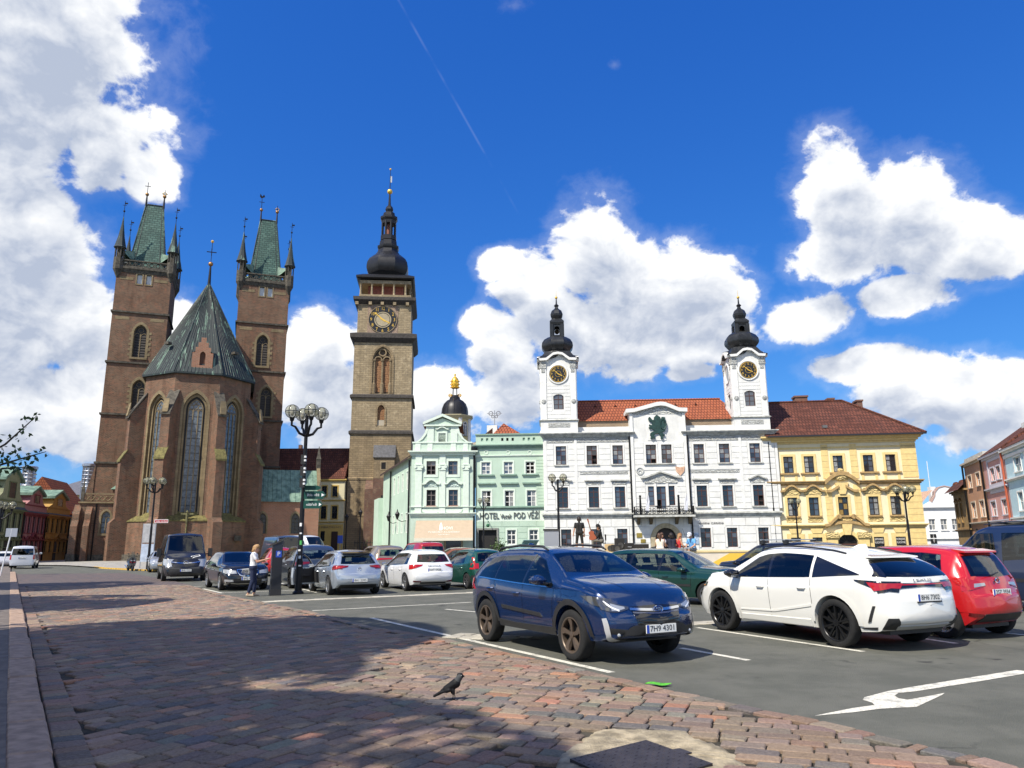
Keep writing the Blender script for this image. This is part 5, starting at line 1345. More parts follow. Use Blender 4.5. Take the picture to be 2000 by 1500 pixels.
 a=[w.uz(*c5(x,y),1.0)for x,y in((890,520),(965,452),(1150,520))]
 b=MB().add([(a[0][0],.6,zt),(a[2][0],.6,zt),(a[1][0],6,a[1][1]+1.1),(a[0][0]-.5,10,zt),(a[2][0],10,zt)],[(0,1,2),(1,4,2),(4,3,2),(3,0,2)]);b.build('roof',rooftile,root)
 b=MB().add([(U0-1.5,3,zt-1.2),(a[0][0],3,zt+1.3),(a[0][0],3,zt-1.2),(U0-1.5,9,zt-1.2),(a[0][0],9,zt+1.3)],[(0,2,1),(0,1,4,3)]);b.build('roof_slope',oldtile,root)
 q=w.rect(*bx(855,448,935,520),3);b=MB().box(q[0],q[1],3,4.2,zt-.5,q[3]);b.build('chimney',white,root)
 u,z=w.uz(*c5(916,470),3.5);z2=w.z(*c5(916,330),3.5)
 b=MB();b.tube([(u,3.5,z-.5),(u,3.5,z2)],.05,5)
 for s in(-1,1):b.torus((u+s*.45,3.5,z2-.35),.24,.05,10,4,Matrix.Rotation(PI/2,4,'X'));b.torus((u+s*.2,3.5,z2-.75),.16,.05,10,4,Matrix.Rotation(PI/2,4,'X'))
 b.box(u-.9,u+.9,3.47,3.53,z2-.4,z2-.34);b.build('weather_vane',mat('grey_vane',(.35,.36,.38),.5,.6),root)
 u=w.u(*c5(755,800));MB().tube([(u,-.2,zc-.6),(u,-.2,.2)],.12,8).build('downpipe',iron,root);MB().lathe([(.12,zc-.9),(.38,zc-.2),(.38,zc+.1)],8,(u,-.2)).build('rain_hopper',iron,root)
 a=w.uz(*c5(868,1235));b=MB();b.tube([(a[0],0,a[1]+.3),(a[0],-.6,a[1]+.4),(a[0],-.8,a[1]+.2)],.04,6);b.ball((a[0],-.8,a[1]-.1),.2,8,6);b.build('wall_lantern',mat('green_lamp',(.02,.12,.05),.4),root)
hotel()
# ------------------------------------------------------------------ mint gabled house with awning
def gabled_house():
 p=AT(801,1068,83.0)
 root=thing('gabled_house','pale mint baroque house with scrolled gable and beige awning','house',(p.x,83.0,0),R(3))
 w=Wall(root);c5=lambda x,y:(740+x/4.053,720+y/4.053)
 bx=lambda a,b,c,d:(*c5(a,b),*c5(c,d))
 U0,U1=0.0,w.u(*c5(752,900));zc=w.z(*c5(500,680));zp=w.z(*c5(500,590));zb=w.z(*c5(500,1168));zs=w.z(*c5(500,1098))
 r3=w.row([bx(377,732,450,840),bx(550,732,623,838)]);r2=w.row([bx(377,960,450,1088),bx(552,958,625,1085)])
 shop=[w.rect(*bx(365,1345,440,1420)),w.rect(*bx(530,1340,650,1420))];shop=[(q[0],q[1],0.3 if i==0 else 0.0,q[3]+.4)for i,q in enumerate(shop)]
 mg=mat('mint_panel',(0.51,0.62,0.51),.85,var=.06,streak=.06)
 wall_mesh(root,'facade_wall',mg,U0,U1,0,zc,r3+r2+shop,0,.25)
 for i,q in enumerate(r3+r2):
  backing(root,q[0]-.05,q[1]+.05,q[2]-.05,q[3]+.05,.3,windark)
  window(root,q,mat('grey_window_frame',(.16,.13,.12),.5),winglass,2,3,.1,.08,.05,openings=((0,0),(1,0),(0,1),(1,1))if i==0 else(),gms=[winsky,winglass,winsky]if i<2 else[winglass])
  surround(root,mintlight,q,.28,.05,bottom=i<2)
  if i>=2:
   volute_hood(root,mintlight,q[0]-.5,q[1]+.5,q[3]+.55,.5,.26,.16);box('hood_relief',relief_mat('mint_relief',(.62,.76,.69),10),root,q[0]-.1,q[1]+.1,-.07,.01,q[3]+.3,q[3]+.62)
   sill(root,mat('terracotta_sill',(.45,.20,.13),.8),q,.08,.1,.08)
   b=MB().prism([((q[0]+q[1])/2+x,zs-.15+z)for x,z in((-1.1,0),(-.9,-.35),(-.3,-.5),(0,-.95),(.3,-.5),(.9,-.35),(1.1,0))],-.06,.0);b.build('apron_relief',mintlight,root)
 for x0,x1 in((287,340),(478,527),(665,712)):
  a,c=w.u(*c5(x0,900)),w.u(*c5(x1,900));box('pilaster',mintlight,root,a,c,-.13,.01,zb+.35,zc-.1)
  b=MB();zz=w.z(*c5(500,805));zz1=w.z(*c5(500,757));b.box(a-.12,c+.12,-.24,-.12,zz1-.12,zz1);b.box(a-.03,c+.03,-.2,-.12,zz+.0,zz1-.14)
  for s in(a,c):b.tube([(s,-.28,zz1-.3),(s,-.12,zz1-.3)],.17,10)
  b.build('capital',mintlight,root)
 cornice(root,mintlight,U0,U1,zc-.1,[(.2,.16),(.16,.3),(.14,.48)],back=.2);cornice(root,mintlight,U0,U1,zb,[(.14,.1),(.14,.2),(.1,.3)],name='string_course',back=.02);cornice(root,mintlight,U0,U1,zs-.05,[(.08,.1),(.06,.2)],name='string_course',back=.02)
 zcp=zc+.42
 box('parapet',mg,root,U0+.1,U1-.3,0,.4,zcp,zp);box('parapet_coping',mintlight,root,U0,U1-.2,-.1,.5,zp,zp+.15)
 for x0,x1 in((288,330),(385,425),(570,610),(668,705)):a,c=w.u(*c5(x0,620)),w.u(*c5(x1,620));box('parapet_pier',mintlight,root,a,c,-.06,.02,zcp,zp)
 gl,gr=w.u(*c5(383,500)),w.u(*c5(622,500));gz=w.z(*c5(500,436));ga=w.z(*c5(500,384));gc=(gl+gr)/2
 q=w.rect(*bx(472,512,528,587));zp2=zp+.15
 body=[(gl-1.25,zp2),(gr+1.25,zp2),(gr+.75,zp2+.35),(gr+.3,zp2+1.0),(gr+.05,zp2+1.9),(gr,gz),(gc,ga-.1),(gl,gz),(gl-.05,zp2+1.9),(gl-.3,zp2+1.0),(gl-.75,zp2+.35)]
 wall_poly(root,'gable_wall',mg,body,[[(q[0],q[2]+.1),(q[1],q[2]+.1),(q[1],q[3]),(q[0],q[3])]],.25,.02)
 MB().prism(body,.28,.9).build('gable_body',mg,root)
 out=[body[i]for i in(1,2,3,4)];b=MB()
 for sgn in(1,-1):
  pts=[(gc+sgn*abs(x-gc),z)for x,z in out];inn=[(gc+sgn*(abs(x-gc)-.28),z-.02)for x,z in out];ring_between(b,pts,inn,-.08,.5)
 b.build('gable_scroll',mintlight,root)
 for s in(gl,gr-.75):box('gable_pilaster',mintlight,root,s,s+.75,-.06,.03,zp2,gz-.1)
 up=[(gl-.5,gz+.15),(gc,ga+.35),(gr+.5,gz+.15)];lo=[(gl-.45,gz-.12),(gc,ga+.05),(gr+.45,gz-.12)]
 b=MB();ring_between(b,up,lo,-.3,.9);b.box(gl-.4,gr+.4,-.25,.02,gz-.3,gz-.13);b.build('pediment',mintlight,root)
 b=MB().add([(gl-.6,.9,gz+.1),(gc,.9,ga+.4),(gr+.6,.9,gz+.1),(gl-.6,9,gz+.1),(gc,9,ga+.4),(gr+.6,9,gz+.1)],[(0,1,4,3),(1,2,5,4),(0,2,1)]);b.build('roof',rooftile,root)
 window(root,(q[0],q[1],q[2]+.1,q[3]),mat('grey_window_frame',(.16,.13,.12),.5),winsky,2,2,.12,.07);surround(root,mintlight,(q[0],q[1],q[2],q[3]),.2,.06);volute_hood(root,mintlight,q[0]-.35,q[1]+.35,q[3]+.4,.25,.2,.12)
 MB().box(U0+.02,U1,.42,10,0,zc).build('building_mass',mint,root)
 MB().box(U1-.3,U1+2.2,3.2,9.5,zc-3,zc+1.8).build('rear_wall',mat('cream_wall',(.55,.46,.36),.9),root)
 for q in shop:box('shop_glass',mat('shop_glass',(.02,.018,.016),.08,spec=.8),root,q[0],q[1],.2,.24,q[2],q[3]);surround(root,mat('tan_shopframe',(.36,.30,.2),.8),(q[0],q[1],q[2],q[3]),.22,.05)
 beige=mat('beige_canvas',(.44,.345,.245),.9,var=.05,bump=.1,bscale=8)
 aw=[w.uz(*c5(295,1203)),w.uz(*c5(744,1200))];vb=-2.3
 aw2=[w.uz(*c5(303,1338),vb),w.uz(*c5(763,1340),vb)]
 za,zb2=aw[0][1],(aw2[0][1]+aw2[1][1])/2;a0,a1=aw[0][0],aw[1][0]
 b=MB().add([(a0,-.05,za),(a1,-.05,za),(a1,vb,zb2),(a0,vb,zb2),(a0,-.05,za-.04),(a1,-.05,za-.04),(a1,vb,zb2-.04),(a0,vb,zb2-.04)],[(0,1,2,3),(7,6,5,4),(0,3,7,4),(1,5,6,2),(3,2,6,7)]);aw_o=b.build('awning',beige,root)
 MB().add([(a0,-.05,za-.03),(a0,vb,zb2-.03),(a0,vb,zb2-.3),(a1,-.05,za-.03),(a1,vb,zb2-.03),(a1,vb,zb2-.3)],[(0,1,2),(3,5,4)]).build('awning_side',beige,aw_o)
 box('awning_valance',mat('pale_canvas',(.72,.66,.52),.9),aw_o,a0,a1,vb-.03,vb,zb2-.3,zb2-.005)
 ang=math.atan2(za-zb2,-.05-vb);s=Matrix.Translation((a0+(a1-a0)*.5,(vb-.05)/2,(za+zb2)/2))@Matrix.Rotation(ang,4,'X')
 wl=mat('white_print',(.78,.75,.68),.8)
 n_=.02
 put_text('awning_lettering','TVARŮŽKY A LAHŮDKY',.3,wl,aw_o,s@Matrix.Translation((0,-.55,n_)),.002,3.4)
 put_text('awning_lettering','OD ROKU',.2,wl,aw_o,s@Matrix.Translation((0,-.95,n_)),.002,1.2)
 put_text('awning_lettering','HOVI',.75,wl,aw_o,s@Matrix.Translation((.35,.1,n_)),.002,1.1)
 t=MB().box(-.5,-.22,-.25,.65,n_,n_+.006);t.add([(-.5,.65,n_),(-.22,.65,n_),(-.36,1.15,n_)],[(0,1,2)]);o=t.build('awning_emblem',wl,aw_o);o.matrix_local=s
 L=21.0;sd=thing('side_wing','long mint side wing of the gabled house receding along the lane','house')
 a0_,a1_=Vector((U0,.05)),Vector((-5.6,L))
 d2=(a1_-a0_);LL=d2 .length;rzl=math.atan2(-d2 .y,-d2 .x)
 RM=Matrix.Translation(root.location)@Matrix.Rotation(root.rotation_euler.z,4,'Z');sd.location=RM@Vector((a1_.x,a1_.y,0));sd.rotation_euler=(0,0,rzl+root.rotation_euler.z)
 zw=w.z(*c5(243,692))
 hs=[]
 for zz0,zz1 in((zw-3.6,zw-1.5),(zw-8.4,zw-6.2)):
  for i in range(5):x=LL-2.0-i*3.1;hs.append((x-1.0,x,zz0,zz1))
 wall_mesh(sd,'wing_wall',mint,0,LL,0,zw,hs,0,.15)
 for q in hs:window(sd,q,whiteframe,winsky,2,3,.04,.14,.06);surround(sd,mintlight,q,.14,.05)
 b=MB().add([(0,-.5,zw-.1),(LL,-.5,zw-.1),(LL,4,zw+2.8),(0,4,zw+2.8),(0,-.5,zw-.35),(LL,-.5,zw-.35)],[(0,1,2,3),(4,5,1,0)]);b.build('wing_roof',mat('dark_eave',(.05,.03,.025),.8,var=.3),sd)
 for x in(LL-.4,LL*.36):MB().tube([(x,-.2,zw-.4),(x,-.2,.3)],.11,6).build('downpipe',iron,sd)
 for x in(LL-3.0,LL-9.5):
  zz=5.0;b=MB();b.tube([(x,0,zz-.5),(x,-.5,zz-.6),(x,-1.0,zz-.35)],.04,5);b.lathe([(.1,zz-.35),(.28,zz+.2),(.3,zz+.25),(.08,zz+.55),(.03,zz+.8)],6,(x,-1.0));b.build('wall_lantern',iron,sd)
 MB().box(-4.5,.02,-.6,.3,0,8.2).build('garden_wall',mint,sd)
 MB().tube([(U1+.12,-.1,zc),(U1+.12,-.1,.2)],.1,6)
gabled_house()
# ------------------------------------------------------------------ chapel lantern with gilded crown, behind the gabled house
def chapel():
 p=AT(888,1068,98)
 root=thing('domed_chapel','cream chapel lantern with black dome and gilded crown behind the gabled house','chapel',(p.x,98,0),R(2))
 w=Wall(root);c5=lambda x,y:(740+x/4.053,720+y/4.053);k=FPX/98*4.053
 cu=w.u(*c5(600,450));Z=lambda y:w.z(*c5(598,y))
 cw=mat('chapel_yellow',(.62,.52,.24),.85,var=.1);r=2.0
 MB().lathe([(r*1.05,0),(r*1.05,Z(400))],8,(cu,0),PI/8).build('drum',cw,root)
 for i in range(8):
  a=PI/8+i*PI/4;b=MB().box(-.22,.22,-.12,.12,Z(560)-3,Z(400));b.build('pilaster',whitetrim,root,(cu+r*1.05*math.cos(a),r*1.05*math.sin(a),0),a+PI/2)
  a=i*PI/4;rr=r*1.05*math.cos(PI/8)
  o=gothic_light(root,0,Z(545),Z(455),.72,2,4,winglass,whiteframe,(cu+(rr+.02)*math.cos(a),(rr+.02)*math.sin(a),0),a+PI/2,0,.05,tracery=False)
 b=MB().lathe([(r*1.1,Z(412)),(r*1.22,Z(398)),(r*1.3,Z(388)),(r*1.3,Z(383)),(104/k,Z(375))],8,(cu,0),PI/8);b.build('cornice',mat('chapel_cornice',(.5,.45,.28),.8),root)
 blk=MATS['black_sheet_roof']
 dome=MB().lathe([(124/k,Z(390)),(108/k,Z(376)),(104/k,Z(345)),(100/k,Z(315)),(86/k,Z(280)),(62/k,Z(255)),(42/k,Z(243)),(42/k,Z(232)),(30/k,Z(222)),(22/k,Z(212))],24,(cu,0)).build('dome',blk,root,smooth=True)
 for i in range(12):
  a=i*PI/6;MB().tube([(cu+r_/k*math.cos(a),r_/k*math.sin(a),Z(y))for r_,y in((106,376),(105,345),(101,315),(87,280),(63,255))],.03,4).build('dome_rib',blk,dome)
 g2=mat('bright_gilding',(.85,.52,.06),.3,.6)
 b=MB()
 for s in(-1,1):
  for t in(-1,1):b.tube([(cu+s*16/k,t*16/k,Z(215)),(cu+s*14/k,t*14/k,Z(155))],.06,5)
 b.build('crown_frame',iron,root)
 MB().lathe([(24/k,Z(157)),(30/k,Z(150)),(32/k,Z(125)),(31/k,Z(105)),(27/k,Z(85)),(16/k,Z(70)),(6/k,Z(62)),(5/k,Z(48))],12,(cu,0)).build('gilded_crown',g2,root,smooth=True)
 b=MB()
 for zz in(150,125,100):
  for i in range(8):a=i*PI/4;b.ball((cu+33/k*math.cos(a),33/k*math.sin(a),Z(zz)),.1,6,4)
 for s in(-1,1):b.torus((cu+s*38/k,0,Z(212)),.2,.06,10,4,Matrix.Rotation(PI/2,4,'X'));b.tube([(cu+s*20/k,0,Z(208)),(cu+s*52/k,0,Z(215))],.06,5)
 b.ball((cu,0,Z(48)),.14,8,6);b.build('crown_jewels',g2,root)
chapel()
# ------------------------------------------------------------------ yellow corner house
def yellow_house():
 p=AT(1513,1060,81.0)
 ye=mat('yellow_stucco',(.80,.70,.46),.85,var=.06,vscale=.8,streak=.06);yd=mat('ochre_trim',(.74,.56,.24),.8,var=.10,streak=.1);yb=mat('brown_cornice',(.42,.28,.12),.85,var=.2,streak=.2)
 root=thing('yellow_house','yellow baroque corner house with ochre window surrounds and arched portal','house',(p.x,81.0,0),R(-7))
 w=Wall(root);c8=lambda x,y:(1490+x/3.922,740+y/3.922);bx=lambda a,b,c,d:(*c8(a,b),*c8(c,d))
 U0,U1=0.0,w.u(*c8(1215,900));zc=(w.z(*c8(200,520))+w.z(*c8(1100,490)))/2;zm=(w.z(*c8(200,798))+w.z(*c8(1150,775)))/2;zl=(w.z(*c8(250,1132))+w.z(*c8(1200,1108)))/2;ze=(w.z(*c8(150,455))+w.z(*c8(1150,415)))/2
 r3=w.row([bx(158,600,235,727),bx(318,595,390,722),bx(540,588,612,715),bx(767,580,848,708),bx(938,573,1020,702)])
 r2=w.row([bx(193,915,265,1055),bx(353,908,433,1050),bx(580,905,655,1047),bx(812,898,890,1040),bx(978,893,1058,1037)])
 r1=w.row([bx(218,1220,297,1330),bx(385,1217,460,1328),bx(855,1207,930,1318),bx(1022,1204,1098,1316)])
 a0,a1=w.u(*c8(577,1260)),w.u(*c8(730,1260));zs=w.z(*c8(652,1262));ac=(a0+a1)/2
 door=[(a0,0),(a1,0)]+arch_pts(a0,a1,zs,12)
 wall_poly(root,'facade_wall',ye,[(U0,0),(U1,0),(U1,ze),(U0,ze)],[[(q[0],q[2]),(q[1],q[2]),(q[1],q[3]),(q[0],q[3])]for q in r3+r2+r1]+[door],.25)
 MB().box(U0,U1,.42,16,0,ze).build('building_mass',ye,root)
 for i,q in enumerate(r3+r2+r1):
  backing(root,q[0]-.05,q[1]+.05,q[2]-.05,q[3]+.05,.3,windark);g2=[winsky,wincurt,winglass]if 0<i<10 and i!=7 else[winglass,winsky]
  if i==7:g2=[mat('amber_curtain',(.28,.18,.05),.3),winglass]
  window(root,q,blackframe,winglass,2,3,.1,.09,.05,gms=g2);surround(root,yd,q,.24 if i<10 else.4,.07);sill(root,yb,q,.45 if i<5 else.2,.2,.16)
  if i<5:b=MB();b.box(q[0]-.3,q[0]-.05,-.05,.01,zm+.15,q[2]-.2);b.box(q[1]+.05,q[1]+.3,-.05,.01,zm+.15,q[2]-.2);b.build('apron',yd,root)
  elif i<10:
   if i!=7:
    volute_hood(root,yb,q[0]-.72,q[1]+.72,q[3]+.55,.62,.34,.2);box('hood_relief',relief_mat('ochre_relief',(.78,.60,.27),9),root,q[0]-.4,q[1]+.4,-.09,.01,q[3]+.27,q[3]+.95)
   else:
    for s in(-1,1):
     c=(q[0]+q[1])/2;up=[(c+s*.35,q[3]+1.25),(c+s*.75,q[3]+1.0),(c+s*1.15,q[3]+.75),(c+s*1.6,q[3]+.75)];b=MB();ring_between(b,up,[(x,z-.26)for x,z in up],-.36,.02);b.build('window_hood',yb,root)
    c=(q[0]+q[1])/2;MB().prism([(c-.3,q[3]+.3),(c+.3,q[3]+.3),(c+.7,q[3]+1.5),(c-.7,q[3]+1.5)],-.2,.01).build('cartouche',yd,root)
    b=MB();b.ball((c,-.1,q[3]+2.2),.75,14,8,(1.15,.35,.7));b.ball((c,-.15,q[3]+2.85),.3,10,6,(1,.5,.7));b.build('crest',relief_mat('ochre_relief',(.78,.60,.27),9),root)
   b=MB();b.prism([(q[0]-.25,zl+.35),(q[1]+.25,zl+.35),(q[1]+.25,q[2]-.17),(q[0]-.25,q[2]-.17)],-.04,.0);b.build('apron',relief_mat('ochre_relief',(.78,.60,.27),9),root)
  else:
   c=(q[0]+q[1])/2;MB().prism([(c-.45,q[3]+.42),(c+.45,q[3]+.42),(c+.7,zl-.2),(c-.7,zl-.2)],-.12,.0).build('keystone',yd,root)
 for x0,x1 in((440,492),(660,714),(1088,1162)):
  a,c=w.u(*c8(x0+12,650)),w.u(*c8(x1+12,650))
  if x0>1000:a,c=U1-1.55,U1
  rustic(root,yd,a,c,zm+.35,ze-.9,[],.62,.05,.03,name='quoin');rustic(root,yd,a,c,zl+.35,zm-.3,[],.62,.05,.03,name='quoin')
  if x0>1000:rustic(root,yd,a,c,.3,zl-.3,[],.62,.05,.03,name='quoin')
 cornice(root,yd,U0,U1,ze-.8,[(.2,.1),(.25,.3),(.2,.55),(.18,.75)],back=.1);box('frieze',yd,root,U0+.1,U1-.1,-.05,.01,zc-.35,zc-.15)
 q=r2[2];cc=(q[0]+q[1])/2;hw=1.75
 for a,c in((U0,cc-hw),(cc+hw,U1)):cornice(root,yb,a,c,zm-.3,[(.16,.14),(.16,.32),(.1,.42)],name='string_cornice',back=.02)
 n=9;up=[(cc-hw+2*hw*i/n,zm+.12+1.0*math.sin(PI*i/n))for i in range(n+1)];b=MB();ring_between(b,up,[(x,z-.42)for x,z in up],-.42,.02);b.build('string_cornice',yb,root)
 pw=(w.u(*c8(810,1100))-w.u(*c8(475,1100)))/2
 for a,c in((U0,ac-pw),(ac+pw,U1)):cornice(root,yd,a,c,zl-.28,[(.16,.12),(.12,.24),(.1,.34)],name='string_cornice',back=.02)
 b=MB();ring_between(b,[(a1+.35,0)]+arch_pts(a0-.35,a1+.35,zs,12)+[(a0-.35,0)],[(a1,0)]+arch_pts(a0,a1,zs,12)+[(a0,0)],-.16,.1);b.build('portal_arch',yd,root)
 MB().prism(door,.26,.3).build('gate',mat('black_gate',(.012,.010,.009),.5),root);box('gate_transom',mat('gate_wood',(.09,.035,.02),.6),root,a0,a1,.2,.27,zs-.15,zs)
 b=MB()
 for i in range(7):a_=PI*(i+.5)/7;b.tube([(ac+.3*math.cos(a_),.22,zs+.3*math.sin(a_)),(ac+(a1-a0)/2*.95*math.cos(a_),.22,zs+(a1-a0)/2*.95*math.sin(a_))],.025,4)
 b.build('fanlight_grille',iron,root)
 for s in(-1,1):
  x=ac+s*pw*.72;b=MB();b.box(x-.5,x+.5,-.3,0,0,zl-1.3);b.build('portal_pilaster',yd,root);b=MB();b.box(x-.62,x+.62,-.45,0,zl-1.3,zl-.75);b.build('capital',relief_mat('ochre_relief',(.78,.60,.27),9),root)
  up=[(ac+s*pw,zl+.15),(ac+s*pw*.8,zl+.22),(ac+s*pw*.55,zl+.75),(ac+s*pw*.33,zl+1.15)];b=MB();ring_between(b,up,[(x_,z-.3)for x_,z in up],-.5,.02);b.tube([(ac+s*pw*.33,-.5,zl+.9),(ac+s*pw*.33,.0,zl+.9)],.24,10);b.build('broken_pediment',yb,root)
 up=[(ac-pw+2*pw*i/10,zl+.02+.45*math.sin(PI*i/10))for i in range(11)];b=MB();ring_between(b,up,[(x,z-.28)for x,z in up],-.34,.02);b.build('portal_cornice',yb,root)
 MB().prism([(ac-.3,zs+(a1-a0)/2-.1),(ac+.3,zs+(a1-a0)/2-.1),(ac+.55,zl+.25),(ac-.55,zl+.25)],-.3,0).build('keystone',yd,root)
 for q,t1 in((r1[2],'JAPONSKÁ'),(r1[3],'KOREJSKÁ')):
  box('window_sign',windark,root,q[0],q[1],-.03,.05,q[3]-.85,q[3])
  for k,t in enumerate((t1,'KUCHYNĚ')):put_text('sign_lettering',t,.3,whiteframe,root,front_at((q[0]+q[1])/2,-.045,q[3]-.25-k*.34),.004,(q[1]-q[0])*.88)
 zr=w.z(*c8(350,178),8.0);ru=w.u(*c8(603,168),8.0);e=.9
 b=MB().add([(U0-.2,-e,ze-.02),(U1+e,-e,ze-.02),(U1+e,17,ze-.02),(U0-.2,17,ze-.02),(ru,8,zr),(U0-.2,8,zr)],[(0,1,4,5),(1,2,4),(2,3,5,4),(3,0,5)]);rf=b.build('roof',oldtile,root)
 MB().tube([(U0-.2,8,zr+.05),(ru,8,zr+.05),(U1+e,-e,ze+.05)],.16,6).build('ridge_tiles',oldtile,rf)
 box('gutter',mat('dark_gutter',(.03,.03,.035),.5,.3),rf,U0,U1+e,-e-.12,-e,ze-.12,ze+.04)
 rb=brickmat('chimney_brick',(.25,.10,.065),(.19,.08,.055),(.2,.16,.13),.3,.1,.02,.3)
 for bx_,v in(((247,140,343,185),8.5),((722,172,765,235),9.0),((500,158,545,172),9.5)):
  q=w.rect(*bx(*bx_),v);b=MB().box(q[0],q[1],v,v+1.3,zr-3.5,q[3]);b.box(q[0]-.1,q[1]+.1,v-.1,v+1.4,q[3],q[3]+.2);b.build('chimney',rb,root)
 q=w.rect(*bx(430,370,465,390),2.2);t=(q[2]-ze)/(zr-ze);box('skylight',mat('skylight',(.12,.12,.12),.4),rf,q[0],q[1],-e+8.9*t-.15,-e+8.9*t+.3,q[2],q[3])
 MB().tube([(U0+.12,-.25,ze-.5),(U0+.12,-.25,.2)],.1,6).build('downpipe',iron,root)
yellow_house()
# ------------------------------------------------------------------ smaller neighbours
def plain_house(name,label,loc,rz,U0,U1,zc,depth,wm,tm,rows,fm=whiteframe,gms=None,cols=2,prow=2,sur=.14,roof=None,bands=(),cat='house',group=None,deep=.12,roofm=None,zroof=None,hood=None):
 root=thing(name,label,cat,loc,rz,group)
 holes=[q for r in rows for q in r]
 wall_mesh(root,'facade_wall',wm,U0,U1,0,zc,holes,0,.2);MB().box(U0,U1,.22,depth,0,zc-.01).build('building_mass',wm,root)
 for q in holes:
  window(root,q,fm,winglass,cols,prow,deep,.07,.04,gms=gms);backing(root,q[0]-.03,q[1]+.03,q[2]-.03,q[3]+.03,.24+deep*.1,windark)if False else None
  if sur:surround(root,tm,q,sur,.05);sill(root,tm,q,sur,.14,.1)
  if hood:volute_hood(root,hood,q[0]-.25,q[1]+.25,q[3]+.2,.3,.2,.12)
 for z in bands:cornice(root,tm,U0,U1,z,[(.12,.12),(.12,.25)],name='string_course',back=.02)
 cornice(root,tm,U0,U1,zc-.35,[(.2,.15),(.2,.35)],back=.1)
 if zroof:
  b=MB().add([(U0,-.4,zc+.06),(U1,-.4,zc+.06),(U1,depth/2,zroof),(U0,depth/2,zroof),(U0,depth,zc),(U1,depth,zc)],[(0,1,2,3),(3,2,5,4),(0,3,4),(1,5,2)]);b.build('roof',roofm or oldtile,root)
 return root
def right_row():
 far=Vector((50.45,83.2,0));rz=R(-110)
 du=Vector((math.cos(rz),math.sin(rz),0))
 dummy=link('survey',None,None,far,rz);w=Wall(dummy);bpy.data.objects.remove(dummy)
 c=lambda x,y:(1780+x/5.555,820+y/5.555);bx=lambda a,b,d,e:(*c(a,b),*c(d,e));U=lambda x,y:w.u(*c(x,y));Z=lambda x,y:w.z(*c(x,y))
 mk=lambda m_:m_
 orange=mat('apricot_stucco',(.56,.30,.17),.85,var=.08,streak=.08);pink=mat('pink_stucco',(.56,.30,.27),.85,var=.08,streak=.06);blue=mat('pale_blue_stucco',(.45,.62,.68),.85,var=.06);lilac=mat('lilac_trim',(.52,.50,.56),.8,var=.06)
 e=U(690,900);zc=(Z(560,480)+Z(740,420))/2
 r3=w.row([bx(620,600,655,735),bx(705,580,750,720)]);r2=w.row([bx(660,890,705,1060),bx(752,880,800,1055)]);ar=w.row([bx(695,1175,745,1320),bx(785,1175,838,1320)])
 e=U(815,760)
 o=plain_house('apricot_house','narrow apricot townhouse between ochre and pink houses',far,rz,0,e,zc,10,orange,mat('cream_trim',(.62,.52,.40),.8),[r3,r2],bands=(Z(760,1130),),zroof=None)
 for q in ar:b=MB().prism([(q[0],0),(q[1],0)]+arch_pts(q[0],q[1],q[3]-(q[1]-q[0])/2,8),-.03,.02);b.build('arcade_opening',mat('arcade_shade',(.10,.085,.075),.9),o)
 MB().box(0,e,.1,10,zc,zc+.55).build('roof_parapet',greytrim,o);MB().tube([(e,-.2,zc),(e,-.2,.3)],.1,6).build('downpipe',iron,o);MB().tube([(.1,-.2,zc),(.1,-.2,.3)],.1,6).build('downpipe',iron,o)
 e2=U(1050,700);zc2=(Z(800,400)+Z(960,340))/2
 r3=w.row([bx(862,520,905,660),bx(925,500,970,650)]);r2=w.row([bx(872,880,925,1040),bx(990,865,1050,1030)]);ar=w.row([bx(900,1175,965,1330),bx(1030,1172,1100,1330)])
 o=plain_house('pink_house','pink townhouse with lilac trim and red roof beside pale blue house',far+du*(e+.02),rz,0,e2-e,zc2,11,pink,lilac,[[(q[0]-e,q[1]-e,q[2],q[3])for q in r]for r in(r3,r2)],bands=(Z(920,760),Z(940,1115)),zroof=zc2+4.2)
 a,d=r3[0][0]-e-.9,r3[1][1]-e+.9;zz0,zz1=r3[0][2]-1.2,r3[0][3]+1.0
 b=MB();ring_between(b,[(a,zz0),(d,zz0),(d,zz1),(a,zz1),(a,zz0)],[(a+.35,zz0+.9),(d-.35,zz0+.9),(d-.35,zz1-.35),(a+.35,zz1-.35),(a+.35,zz0+.9)],-.08,.01);b.build('panel_frame',lilac,o)
 for q in ar:b=MB().prism([(q[0]-e,0),(q[1]-e,0)]+arch_pts(q[0]-e,q[1]-e,q[3]-(q[1]-q[0])/2,8),-.03,.02);b.build('arcade_opening',MATS['arcade_shade'],o)
 box('arcade_front',lilac,o,0,e2-e,-.02,.01,0,Z(940,1115));MB().tube([(e2-e-.15,-.2,zc2),(e2-e-.15,-.2,3)],.1,6).build('downpipe',mat('red_pipe',(.42,.09,.04),.6),o)
 zc3=Z(1110,290);r3=w.row([bx(1115,395,1192,560)]);r2=w.row([bx(1165,780,1222,985)])
 o=plain_house('pale_blue_house','pale blue townhouse at the right edge with white cornice',far+du*(e2+.04),rz,0,14,zc3,11,blue,whitetrim,[[(q[0]-e2+k*3.3,q[1]-e2+k*3.3,q[2],q[3])for k in range(3)for q in r]for r in(r3,r2)],bands=(Z(1150,650),Z(1160,1085)),zroof=zc3+4.0)
 box('dentil_band',whitetrim,o,0,14,-.12,.02,zc3-.75,zc3-.5);q=w.rect(*bx(1195,30,1225,140),3);MB().box(q[0]-e2,q[1]-e2+.6,3,4,zc3+1,q[3]).build('chimney',whitetrim,o)
 box('shop_sign',mat('sand_sign',(.62,.52,.38),.8,var=.3,vscale=8),o,.3,1.6,-.12,.0,Z(1160,1215),Z(1160,1120))
 un=U(455,850);zc4=Z(520,770)
